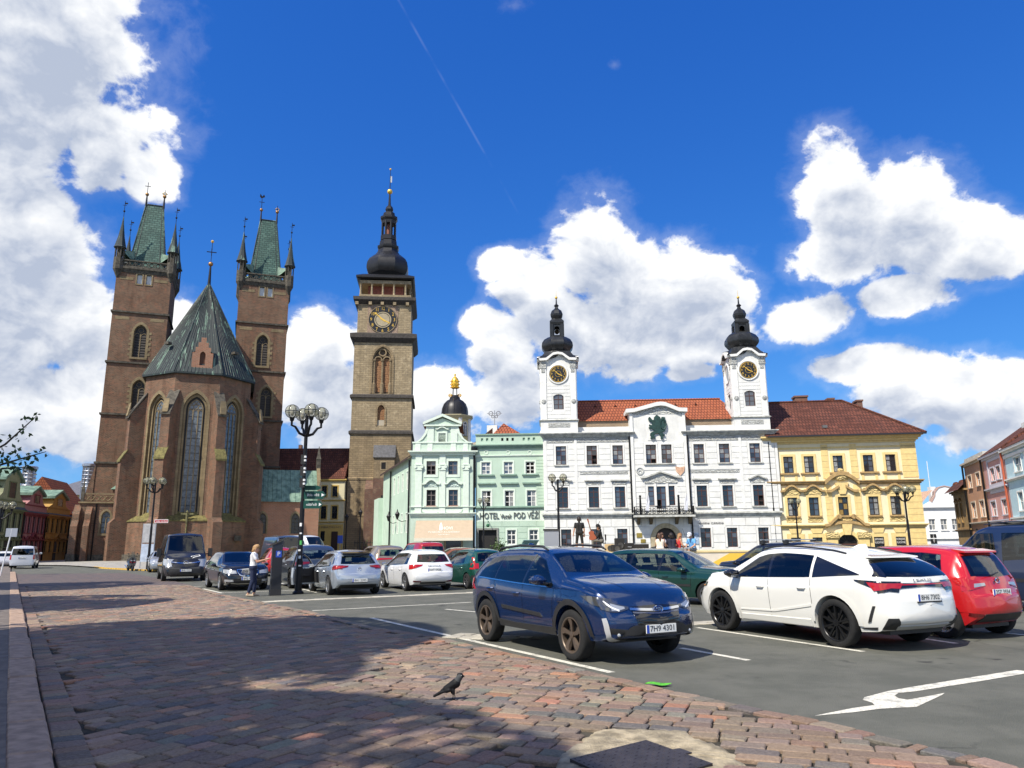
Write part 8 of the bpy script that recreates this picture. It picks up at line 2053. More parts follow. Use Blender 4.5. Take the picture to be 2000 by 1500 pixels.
 gr=c.patch('grille',glossblack,'front',[(-.30,.56),(.30,.56)],[(-.40,.78),(.40,.78)],.008,3,12);c.strip('grille_surround',chrome,'front',[(-.40,.78),(0,.80),(.40,.78),(.36,.62),(.26,.55),(-.26,.55),(-.36,.62),(-.40,.78)],.028,.02,parent=gr)
 for k in range(-6,7):c.strip('grille_slat',chrome,'front',[(k*.05,.57),(k*.052,.77)],.010,.016,parent=gr)
 for s_ in(1,-1):c.patch('fog_lamp',clearlamp,'front',[(s_*.52,.34),(s_*.80,.35)],[(s_*.54,.42),(s_*.80,.43)],.012,1,5)
 c.strip('bumper_trim',chrome,'front',[(-.78,.31),(-.4,.27),(.4,.27),(.78,.31)],.02,.012);c.plate('front',0,.46,'6H2 6889');c.finish()
 g=G(434,1153);c.place(0,0,BAY+R(4),c.xf,-.75,at=g)
 sg=paint('slate_grey',(.055,.07,.095),.5)
 c=gen('grey_suv','slate grey sports utility behind the lamp post, nose away',sg,4.92,1.98,1.70,2.9,.95,.385,-1.6,.45,1.25,1.14,1.02,1.10,[(.1,1.08,.18,.42),(-.9,.04,-.86,.10),(-1.6,-.96,-1.4,-.92)],blackrim,8,rg=(1.15,1.5,.66,.56),sw=.06,rim=.75,gm=None)
 tails(c,[(.92,.9),(.4,.98)],[(.9,1.05),(.4,1.05)],darkred);c.finish();c.place(572,1149,BAYR,c.xr,.80)
 gd=paint('champagne',(.30,.245,.18),.5)
 c=gen('beige_suv','champagne beige sports utility between silver and white hatchbacks',gd,4.5,1.84,1.66,2.64,.9,.345,-1.75,.4,1.15,1.12,1.0,1.05,[(.0,1.0,.08,.38),(-.95,-.06,-.9,.02)],darkrim,5,rg=(1.16,1.48,.62,.54))
 tails(c,[(.88,.98),(0,1.02)],[(.86,1.08),(0,1.07)],redlamp);c.plate('rear',0,.8,'');c.finish();c.place(0,0,BAYR,c.xr,.76,at=Vector((-6.9,37.2,0)))
 rp=paint('deep_red',(.36,.012,.015),.1)
 c=gen('red_van','red high-roofed people carrier behind the white hatchback',rp,4.14,1.73,1.82,2.7,.8,.31,-1.85,.35,1.15,1.14,1.0,1.10,[(-.05,.95,.02,.32),(-1.05,-.11,-1.0,-.05)],darkrim,5,rg=(1.1,1.62,.62,.58),tum=.22,tail=.05,kr=.08)
 tails(c,[(.84,.9),(.74,.9)],[(.78,1.45),(.70,1.45)],redlamp);c.finish();c.place(0,0,BAYR,c.xr,.74,at=Vector((-5.1,39.8,0)))
 for nm,lab,col,x,y,hd,Hh in(('grey_car','grey car far behind the red people carrier',(.10,.11,.12),-4.1,53.5,BAYR,1.5),('copper_car','copper brown car far behind the green hatchback',(.25,.085,.04),-3.9,49.5,R(200),1.48),('turquoise_car','pale turquoise car seen over the roof of the blue crossover',(.25,.42,.40),.35,55.5,BAYR,1.5),('red_hatchback','red hatchback behind the black saloon',(.40,.012,.015),-14.2,45.6,BAYR,1.62),('white_car','white car behind the woman at the meter',(.7,.7,.7),-12.6,44.5,BAYR,1.45),('black_car','black car parked at the far side of the stage',(.008,.008,.010),12.9,57,R(10),1.5),('white_roofed_car','white car mostly hidden behind the red people carrier',(.72,.73,.74),14.8,27.5,BAYR,1.5)):
  c=gen(nm,lab,paint(nm,col,.2),4.2,1.76,Hh,2.55,.85,.31,-1.5,.3,1.05,1.0,.88,1.0,[(-.05,.9,.02,.24),(-1.0,-.11,-.92,-.05)],darkrim,5,rg=(1.02,Hh-.16,.60,.52),n=40)
  tails(c,[(.82,.8),(.5,.85)],[(.82,.98),(.5,.96)],redlamp)
  if nm=='turquoise_car':
   b=MB();b.add([(-1.45,-.55,1.5),(-1.45,.55,1.5),(-2.0,.6,1.95),(-2.0,-.6,1.95)],[(0,1,2,3)]);b.tube([(-1.45,-.58,1.5),(-2.0,-.62,1.97),(-2.0,.62,1.97),(-1.45,.58,1.5)],.03,5);b.build('open_tailgate',paint(nm,col),c.root)
  c.finish(False);c.place(0,0,hd,0,0,at=Vector((x,y,0)))
 c=gen('roof_bar_car','black car with roof bars between green estate and white crossover',paint('jet',(.007,.007,.008),.2),4.6,1.84,1.62,2.66,.9,.34,-1.8,.4,1.15,1.1,.98,1.05,[(.0,1.0,.08,.38),(-.95,-.06,-.9,.02)],darkrim,5,rg=(1.16,1.44,.62,.54))
 for x in(.15,-.75):
  b=MB();b.box(x-.03,x+.03,-.62,.62,1.69,1.72);bar=b.build('roof_bar',mat('alu_bar',(.55,.56,.57),.4,.6),c.root)
  for s_ in(1,-1):MB().box(x-.07,x+.07,s_*.56-.05,s_*.56+.05,1.58,1.70).build('bar_foot',blackplastic,bar)
 c.finish();c.place(0,0,BAYR,0,0,at=Vector((8.0,22.8,0)))
small_cars()
def vans():
 def van(name,label,col,L,W,H,WB,fo,wr,zc,zh,x,y,hd,short=False,panel=True,front=True,metal=.2,txt=None,nose=.95,wins=None,low=False):
  b=L/2;a=-L/2;pm=paint(name,col,metal)
  top=[(a,H-.5),(a+.02,H-.12),(a+.08,H-.04),(a+.3,H),(0,H),(b-nose-.95,H-.02),(b-nose-.7,H-.1),(b-nose+.02,zc+.02),(b-.45,zh+.08),(b-.15,zh-.02),(b-.05,zh-.14),(b,zh-.4)]
  sp=dict(L=L,W=W,ax=(b-fo,b-fo-WB),wr=wr,sill=.26,tum=.13,n=70,crown=.05,kf=.22,kr=.05,gap=.06,top=top,belt=[(a,1.05),(b-2.2,1.1),(b-nose,zc-.15),(b-.3,zh-.15),(b,zh-.45)],seat=b-nose-.75,dash=b-nose+.1,wid=[(a,.94),(a+.1,.985),(a+.4,1.0),(b-1.1,1.0),(b-.5,.97),(b-.2,.90),(b,.82)],bot=[(a,.3),(b-.4,.26),(b,.3)],rp=[(.2,.0),(3,0)])
  c=Car(name,label,'van',sp,pm)
  k=W/2
  c.windscreen(b-nose-.04,b-nose-.68,k*.78,k*.72)
  ww=wins or[(b-nose-1.25,b-nose-.35,b-nose-1.2,b-nose-.80)]
  belt=sp['belt']
  for side in(1,-1):
   for i,(b0,b1,t0,t1)in enumerate(ww):
    zt=min(H-.18,zc+.78);c.patch('side_window',carglass if i==0 else privacy,'side',[(b0,zc+.02),(b1,zc-.06)],[(t0,zt),(t1,zt)],.006,4,8,side)
  c.wheels(mat('steel_rim',(.10,.10,.105),.5,.4),8,sw=.08,rim=.62)
  if not low:
   for side in(1,-1):
    p,n=c.hit('side',b-nose-.45,zc+.05,side);m_=MB().loft([[(b-nose-.42+dx,p.y+side*(.12+dy),zc+zz)for dx,dy in((0,0),(.08,.02),(.09,.2),(0,.22))]for zz in(-.12,.0,.3)]);m_.tube([(b-nose-.4,p.y-.02,zc),(b-nose-.38,p.y+side*.15,zc+.02)],.03,5);m_.build('wing_mirror',blackplastic,c.root,smooth=True)
  else:c.mirrors(b-nose-.3,zc+.1,pm,1.2)
  for side in(1,-1):c.strip('panel_gap',glossblack,'side',[(b-nose-1.32,.4),(b-nose-1.32,H-.25)],.012,.003,side);c.strip('panel_gap',glossblack,'side',[(b-nose-2.5,.4),(b-nose-2.5,H-.25)],.012,.003,side);c.strip('side_moulding',blackplastic,'side',[(a+.3,.72),(b-1.4,.72)],.08,.01,side)
  return c
 c=van('black_van','black panel van facing the camera in front of the church',(.012,.012,.014),5.05,2.07,2.35,3.18,.9,.345,1.32,1.12,0,0,BAY,nose=.75)
 heads(c,[(.62,.74),(.90,.70)],[(.70,1.02),(.94,1.10)],[(1.95,.82),(2.3,.78)],[(1.8,1.12),(2.2,1.08)])
 gr=c.patch('grille',glossblack,'front',[(-.55,.70),(.55,.70)],[(-.66,.95),(.66,.95)],.008,3,12);c.strip('grille_bar',chrome,'front',[(-.66,.95),(-.3,.90),(0,.89),(.3,.90),(.66,.95)],.04,.018,parent=gr)
 for k in range(3):c.strip('grille_bar',blackplastic,'front',[(-.55,.73+.05*k),(.55,.73+.05*k)],.02,.016,parent=gr)
 p,n=c.hit('front',0,.9);MB().torus((p.x+.03,0,.91),.10,.018,18,5,Matrix.Rotation(PI/2,4,'Y')).build('badge',chrome,c.root)
 c.patch('bumper',blackplastic,'front',[(-.9,.3),(.9,.3)],[(-.85,.62),(.85,.62)],.012,3,14);c.plate('front',0,.55,'8H0 7325')
 q=c.patch('bonnet_sticker',platewhite,'top',[(1.90,.62),(2.10,.22)],[(1.99,.70),(2.22,.30)],.008,1,6);c.strip('sticker_lettering',platetext,'top',[(1.955,.62),(2.14,.29)],.07,.012,parent=q)
 c.finish();c.place(0,0,BAY+R(1),c.xf,-.86,at=G(321,1136))
 c=van('grey_van','slate blue panel van behind the woman at the meter',(.045,.06,.09),5.3,2.0,2.35,3.4,.95,.35,1.3,1.1,0,0,BAY,nose=.8);heads(c,[(.6,.75),(.88,.74)],[(.66,.95),(.9,1.0)]);c.finish();c.place(0,0,R(-58),0,0,at=Vector((-15.2,50.5,0)))
 c=van('white_van','white panel van by the sacristy behind the parked cars',(.72,.74,.75),5.6,2.0,2.5,3.6,.95,.35,1.35,1.12,0,0,BAY,nose=.75);heads(c,[(.6,.75),(.88,.74)],[(.66,.95),(.9,1.0)]);c.finish();c.place(0,0,R(-30),0,0,at=Vector((-16.6,59,0)))
 c=van('blue_camper','dark blue camper van at the right edge behind the red people carrier',(.010,.022,.065),4.95,1.92,1.98,3.0,.92,.345,1.22,1.06,0,0,BAYR,nose=.95,low=True,wins=[(.35,1.45,.42,.88),(-.95,.22,-.95,.22),(-2.2,-1.1,-2.2,-1.1)]);c.patch('roof_cap',MATS['paint_blue_camper'],'top',[(.7,.62),(.7,-.62)],[(-2.2,.62),(-2.2,-.62)],.09,8,6);c.finish();c.place(0,0,BAYR,0,.9,at=Vector((11.7,17.9,0)))
 c=van('white_minibus','white people carrier van seen from behind at the far left kerb',(.62,.64,.68),4.8,1.92,1.92,3.2,.8,.33,1.2,1.05,0,0,BAYR,nose=.9,low=True,wins=[(.3,1.3,.35,.85),(-1.0,.2,-1.0,.2),(-2.1,-1.1,-2.1,-1.1)])
 c.patch('rear_window',privacy,'rear',[(-.80,1.18),(.80,1.18)],[(-.74,1.72),(.74,1.72)],.006,3,8);tails(c,[(.92,.8),(.80,.8)],[(.92,1.2),(.80,1.2)],redlamp);c.patch('bumper',MATS['paint_white_minibus'],'rear',[(-.9,.32),(.9,.32)],[(-.9,.52),(.9,.52)],.05,2,8);c.plate('rear',0,.95,'5H3 2241');c.finish();c.place(0,0,math.atan2(KD.y,KD.x)-R(6),c.x0+.6,0,at=G(42,1111))
 c=gen('white_parked_car','white car cut off by the left edge beside the white van',paint('edge_white',(.6,.6,.62)),4.3,1.78,1.5,2.6,.85,.31,-1.5,.3,1.05,1.0,.88,1.0,[(-.05,.9,.02,.24),(-1.0,-.11,-.92,-.05)],darkrim,5,rg=(1.02,1.34,.60,.52),n=40);tails(c,[(.82,.8),(.5,.85)],[(.82,.98),(.5,.96)],redlamp);c.finish(False);c.place(0,0,math.atan2(KD.y,KD.x),0,0,at=Vector((-48.5,72.5,0)))
 c=gen('silver_car','silver car half hidden behind the black panel van',paint('mid_silver',(.35,.37,.40),.5),4.4,1.8,1.46,2.65,.9,.31,-1.45,.3,1.08,1.0,.88,1.0,[(-.05,.9,.02,.24),(-1.0,-.11,-.92,-.05)],silverrim,5,rg=None,n=40);heads(c,[(.45,.62),(.80,.62)],[(.5,.76),(.82,.80)]);c.finish(False);c.place(0,0,BAY,c.xf,-.8,at=G(292,1118))
vans()
# ------------------------------------------------------------------ street lamps
def globe_mat():
 M=bpy.data.materials.new('lamp_globe');M.use_nodes=True;t=M.node_tree;g=NG(t);b=t.nodes['Principled BSDF']
 b.inputs['Base Color'].default_value=(.34,.33,.20,1);b.inputs['Roughness'].default_value=.1;b.inputs['Alpha'].default_value=.5;b.inputs['Coat Weight'].default_value=.6
 return M
globe_m=globe_mat()
def lamp(label,x,y,arms,rad=.55,gr=.25,top=6.05,rot=0.0):
 root=thing('street_lamp',label,'street lamp',(x,y,0),rot,'globe street lamps on the square')
 b=MB();b.lathe([(.20,0),(.20,.06),(.13,.12),(.12,1.1),(.095,1.2),(.085,3.2),(.07,3.3),(.065,top)],12);b.build('pole',iron,root,smooth=True)
 for a in arms:
  a=R(a);c,s_=math.cos(a),math.sin(a)
  pts=[(.05*c,.05*s_,top-.75),(rad*.45*c,rad*.45*s_,top-.68),(rad*.75*c,rad*.75*s_,top-.45),(rad*c,rad*s_,top-.40),(rad*c,rad*s_,top-.18)]
  MB().tube(pts,[.055,.05,.045,.045,.045],8).build('arm',iron,root,smooth=True)
  cz=top-.14+gr
  b=MB();b.lathe([(.07,cz-gr-.10),(.09,cz-gr-.02),(.09,cz-gr+.03)],10,(rad*c,rad*s_));h=b.build('lamp_holder',iron,root)
  MB().ball((rad*c,rad*s_,cz),gr,20,14).build('globe',globe_m,h,smooth=True);MB().ball((rad*c,rad*s_,cz-.03),.08,10,8,(1,1,1.6)).build('bulb',mat('bulb_white',(.7,.68,.6),.4),h,smooth=True)
  q=MB()
  for k in range(3):q.torus((rad*c,rad*s_,cz),gr+.004,.010,24,5,Matrix.Rotation(PI/3*k+.3,4,'Z')@Matrix.Rotation(PI/2,4,'X'))
  q.torus((rad*c,rad*s_,cz),gr+.004,.012,24,5);q.build('cage',iron,h)
 return root
g1=G(582,1160)
L1=lamp('tall black lamp post with four globes beside the parking meter',g1 .x,g1 .y,(212,302,32,122),top=6.4)
g2=G(288,1115)
L2=lamp('black globe lamp post with red street sign in front of the church',g2 .x,g2 .y,(200,272,344,56,128),.60,.27,6.55)
for lab,px,dep,arms,tp in(('slender two-globe lamp post in front of the mint hotel',944.5,76,(180,0),6.0),('two-globe lamp post behind the stage by the town hall corner',1092,48,(180,0),5.75),('two-globe lamp post in front of the yellow house left of its portal',1560,75,(180,0),5.6),('many-globe lamp post in front of the right end of the yellow house',1778,56,(180,252,324,36,108),5.35),('globe lamp post cut off by the left edge',-7,48,(200,290,20,110),4.3)):
 p=AT(px,1066,dep);lamp(lab,p.x,dep,arms,.58 if len(arms)>2 else.36,.25,tp)
signgreen=mat('sign_green',(.006,.06,.045),.4);signred=mat('sign_red',(.36,.012,.02),.4);signwhite=mat('sign_white',(.75,.76,.76),.5);signgrey=mat('sign_grey',(.32,.34,.38),.45,.3)
def signs():
 r=thing('direction_signs','dark green direction boards with white arrows on the tall lamp post','sign',(g1 .x,g1 .y,0))
 for k,(z,t,w)in enumerate(((3.72,'',.62),(3.46,'Bílá věž',.80),(3.12,'nábřeží',.70))):
  h=.16 if k==0 else.28
  bd=MB().prism([(.06,z-h/2),(.06+w-.12,z-h/2),(.06+w,z),(.06+w-.12,z+h/2),(.06,z+h/2)],-.10,-.07).build('sign_board',signgreen,r)
  if t:put_text('sign_lettering',t,.13,signwhite,bd,front_at(.06+w*.42,-.104,z),.002,w*.55);b=MB().prism([(.06+w*.80,z-.06),(.06+w*.94,z),(.06+w*.80,z+.06)],-.106,-.10);b.build('arrow',signwhite,bd)
 for k in range(3):
  z=4.75-k*.42;bd=MB().loft([[(-.02,-.1,z-.17),(-.02,-.45,z-.20),(-.02,-.45,z+.14),(-.02,-.1,z+.17)],[(.02,-.1,z-.17),(.16,-.42,z-.20),(.16,-.42,z+.14),(.02,-.1,z+.17)]]).build('sign_board',blackplastic,r)
  for j in range(2):MB().box(.10,.165,-.46,-.36,z-.1+j*.13,z-.03+j*.13).build('sign_symbol',signwhite,bd)
 for k,(z,c,h)in enumerate(((2.35,signwhite,.12),(2.08,signwhite,.05),(1.70,mat('sticker_green',(.1,.5,.12),.5),.15),(1.48,signwhite,.06),(1.22,mat('sticker_pale',(.6,.68,.75),.5),.10),(.95,signwhite,.05))):
  rr=.125 if z<1.2 else.098;a0=-PI/2-.45+.2*(k%3);b=MB();b.add([(rr*math.cos(a0+.28*i),rr*math.sin(a0+.28*i),zz)for zz in(z,z+h)for i in range(4)],[(i,i+1,i+5,i+4)for i in range(3)]);b.build('sticker',c,r)
 r=thing('street_sign','red street name sign on the lamp post before the church','sign',(g2 .x,g2 .y,0))
 bd=MB().box(.25,1.28,-.14,-.11,3.52,3.78).build('sign_board',signred,r);put_text('sign_lettering','Velké náměstí',.17,signwhite,bd,front_at(.765,-.143,3.65),.002,.86)
 b=MB();ring_between(b,[(.25,3.52),(1.28,3.52),(1.28,3.78),(.25,3.78),(.25,3.52)],[(.28,3.55),(1.25,3.55),(1.25,3.75),(.28,3.75),(.28,3.55)],-.145,-.11);b.build('sign_border',signwhite,bd)
 p=AT(289,1066,61);r=thing('notice_board','pale grey notice board behind the lamp post by the church','sign',(p.x,61,0))
 for x in(-.5,.5):MB().tube([(x,0,0),(x,0,3.6)],.035,6).build('post',signgrey,r)
 MB().box(-.48,.48,-.03,.03,2.1,3.6).build('panel',mat('notice_pale',(.36,.36,.37),.6,var=.2),r);MB().box(-.5,.5,-.05,.05,.6,2.0).build('panel',mat('notice_blue',(.40,.46,.56),.5,var=.2),r)
 p=AT(9,1066,45);r=thing('traffic_sign','back of a small grey traffic sign on a leaning pole at the left','sign',(p.x,45,.125))
 MB().tube([(-.05,0,-.13),(.33,0,2.75)],.035,6).build('pole',signwhite,r);MB().box(-.02,.66,-.03,.0,2.25,2.75).build('sign_board',signgrey,r)
 p=AT(664,1066,118);r=thing('parking_sign','small blue parking sign by the lane houses','sign',(p.x,118,0));MB().tube([(0,0,0),(0,0,3.2)],.05,6).build('pole',signgrey,r);MB().box(-.4,.4,-.06,-.02,2.2,3.4).build('sign_board',plateblue,r)
 for lab,px,dep,hh in(('small lantern post near the foot of the clock tower',702,116,7.2),('small lantern post by the lane houses',675,119,6.6)):
  p=AT(px,1066,dep);r=thing('lantern_post',lab,'lantern',(p.x,dep,0));MB().tube([(0,0,0),(0,0,hh-1)],.09,6).build('post',iron,r);MB().lathe([(.12,hh-1),(.3,hh-.35),(.34,hh-.3),(.1,hh),(.03,hh+.3)],6).build('lantern',iron,r)
signs()
def meter():
 g=(G(525,1163)+G(543,1164))/2;body=mat('meter_black',(.018,.02,.026),.4,.2,coat=.2)
 r=thing('parking_meter','tall dark parking meter with slanted solar roof and blue P','parking meter',(g.x,g.y+.15,0),R(24))
 b=MB();b.loft([[(x*k,y*k,z)for x,y in((-.17,-.16),(.17,-.16),(.17,.16),(-.17,.16))]for z,k in((.22,1.0),(1.55,1.0),(1.72,.88))]);b.build('housing',body,r)
 b=MB().box(-.185,.185,-.175,.175,0,.22);b.build('base',blackplastic,r)
 b=MB().loft([[(-.24,-.17,1.66),(-.24,.17,1.66),(-.24,.17,1.70),(-.24,-.17,1.70)],[(.34,-.17,1.93),(.34,.17,1.93),(.34,.17,1.97),(.34,-.17,1.97)]]);b.build('solar_roof',glossblack,r)
 b=MB().loft([[(-.12,-.13,1.68),(.14,-.13,1.68),(.14,.13,1.68),(-.12,.13,1.68)],[(-.05,-.12,1.74),(.16,-.12,1.86),(.16,.12,1.86),(-.05,.12,1.74)]]);b.build('roof_neck',body,r)
 pn=box('parking_panel',plateblue,r,-.06,.13,-.168,-.158,1.28,1.50);put_text('panel_letter','P',.2,signwhite,r,front_at(.035,-.170,1.39),.002)
 s_=MB().box(-.176,-.166,-.13,.13,.85,1.5);s_.build('keypad',mat('meter_face',(.05,.055,.06),.3),r);MB().box(-.182,-.17,-.07,.07,1.25,1.4).build('screen',mat('meter_screen',(.12,.16,.15),.1),r);MB().box(-.182,-.17,-.05,.05,.92,1.0).build('coin_tray',amber,r)
meter()
# ------------------------------------------------------------------ stage
def stage():
 X0,X1,Y0,Y1,Zt=1.6,12.3,36.0,45.5,1.27
 cream=mat('stage_cream',(.70,.62,.50),.7,var=.06);yel2=mat('stage_yellow',(.78,.50,.06),.6)
 r=thing('stage','low cream stage platform with yellow edge in front of the town hall','stage',(0,0,0))
 MB().box(X0,X1,Y0+.02,Y1,.05,Zt-.06).build('platform',cream,r);box('deck',mat('stage_deck',(.66,.52,.26),.7,var=.1),r,X0-.03,X1+.03,Y0-.03,Y1,Zt-.058,Zt)
 n=6
 for i in range(n):a,c=X0+(X1-X0)*i/n,X0+(X1-X0)*(i+1)/n;box('front_panel',cream,r,a+.01,c-.01,Y0-.0,Y0+.02,.08,Zt-.08)
 MB().prism([(8.9,.5),(X1-.05,.9),(X1-.05,Zt-.1),(10.2,Zt-.1)],Y0-.015,Y0-.002).build('yellow_flash',yel2,r)
 ink=mat('grey_ink',(.25,.24,.23),.7)
 put_text('stage_lettering','Pojďte si zahrát, zpívat a tančit na náměstí',.13,ink,r,front_at(6.6,Y0-.012,1.0),.002,4.2)
 for k in range(5):put_text('stage_lettering','otevřená scéna pro každého kdo má chuť',.07,ink,r,front_at(7.3,Y0-.012,.80-k*.10),.002,1.7)
 blk=mat('amp_black',(.015,.015,.016),.7);tan=mat('amp_tan',(.52,.38,.20),.6)
 def gear(name,label,x,y,w,d,h,m_,extra=None):
  o=thing(name,label,'equipment',(x,y,Zt),R(8));b=MB();e=.02;b.loft([[(sx*(w/2-i),sy*(d/2-i),z)for sx,sy in((-1,-1),(1,-1),(1,1),(-1,1))]for z,i in((0,0),(h-e,0),(h,e))]);b.build('cabinet',m_,o)
  if extra:extra(o,w,d,h)
  return o
 def cone(o,w,d,h):MB().lathe([(min(w,h)*.36,0),(min(w,h)*.36,.02),(min(w,h)*.1,.005)],16).build('speaker_cone',mat('cone_grey',(.06,.06,.06),.6),o).matrix_local=Matrix.Translation((0,-d/2-.002,h*.45))@Matrix.Rotation(PI/2,4,'X')
 def edges(o,w,d,h):
  for sx in(-1,1):
   for z in(.01,h-.03):box('metal_edge',signgrey,o,sx*w/2-.015,sx*w/2+.015,-d/2-.008,-d/2,z,z+.03)
  box('case_handle',chrome,o,-.1,.1,-d/2-.03,-d/2,h*.5,h*.5+.03)
 gear('tan_amplifier','tan guitar amplifier beside the seated guitarist',4.72,37.4,.42,.26,.38,tan,cone);gear('black_amplifier','black guitar amplifier next to the tan amplifier',5.02,37.1,.45,.3,.34,blk,cone)
 gear('loudspeaker','upright black loudspeaker on the stage',5.35,38.3,.42,.4,.66,blk,cone);gear('flight_case','black flight case left of the larger one on the stage',5.78,38.2,.5,.4,.42,blk,edges);gear('equipment_rack','wide black equipment case with metal edges on the stage',6.35,38.0,.72,.45,.36,blk,edges)
 o=thing('black_bag','soft black bag lying on the stage edge','bag',(7.0,36.6,Zt));MB().ball((0,0,.12),.42,14,8,(1.1,.5,.32)).build('sack',blk,o,smooth=True);MB().tube([(-.2,-.15,.2),(0,-.18,.36),(.2,-.15,.2)],.02,5).build('strap',blk,o)
 o=thing('green_cloth','bright green cloth lying on the stage edge','cloth',(6.35,36.4,Zt));MB().ball((0,0,.02),.3,12,6,(1.2,.6,.18)).build('folds',mat('neon_green',(.12,.65,.03),.7),o,smooth=True)
 o=thing('microphone_stand','thin microphone stand between the two musicians','stand',(4.05,38.2,Zt));MB().tube([(0,0,.1),(.15,0,1.1),(.32,0,1.5)],.012,5).build('boom',iron,o)
 for a in range(3):MB().tube([(0,0,.3),(.3*math.cos(a*2.1),.3*math.sin(a*2.1),0)],.012,5).build('leg',iron,o)
 p=AT(1079,1066,46);o=thing('grey_cabinet','grey utility cabinet by the lamp post behind the stage','cabinet',(p.x,47,0));box('housing',signgrey,o,-.45,.45,-.2,.2,0,2.5);box('cap',blackplastic,o,-.5,.5,-.25,.25,2.5,2.6)
stage()
# ------------------------------------------------------------------ people
SK=mat('skin',(.50,.27,.17),.55)
def blob(segs,mats,vox,name,parent,loc=None,rz=0,smooth=4):
 b=MB()
 for p,q,r0,r1,mi,*sc in segs:
  p,q=Vector(p),Vector(q);L=(q-p).length;n=max(2,int(L/.04));b.tube([p.lerp(q,i/n)for i in range(n+1)],[r0+(r1-r0)*i/n for i in range(n+1)],10)
  b.ball(p,r0,10,8);b.ball(q,r1,10,8)
 me=bpy.data.meshes.new('tmp');me.from_pydata(b.v,[],b.f);o=bpy.data.objects.new('tmp',me)
 md=o.modifiers.new('r','REMESH');md.mode='VOXEL';md.voxel_size=vox
 sm=o.modifiers.new('s','SMOOTH');sm.iterations=smooth;sm.factor=.5
 m2=evaluated(o)
 m2 .materials.clear()
 for x in mats:m2 .materials.append(x)
 P=np.array([s_[0]for s_ in segs],float);Q=np.array([s_[1]for s_ in segs],float);r0=np.array([s_[2]for s_ in segs]);r1=np.array([s_[3]for s_ in segs]);mi=np.array([s_[4]for s_ in segs])
 C=np.empty(len(m2 .polygons)*3,np.float32);m2 .polygons.foreach_get('center',C);C=C.reshape(-1,3)
 d=Q-P;L2=np.maximum((d*d).sum(1),1e-9);t=np.clip(((C[:,None]-P)*d).sum(2)/L2,0,1);dist=np.linalg.norm(C[:,None]-(P+t[...,None]*d),axis=2)/(r0+(r1-r0)*t)
 m2 .polygons.foreach_set('material_index',mi[dist.argmin(1)].astype(np.int32));m2 .polygons.foreach_set('use_smooth',[True]*len(m2 .polygons));m2 .name=name
 return link(name,m2,parent,loc,rz)
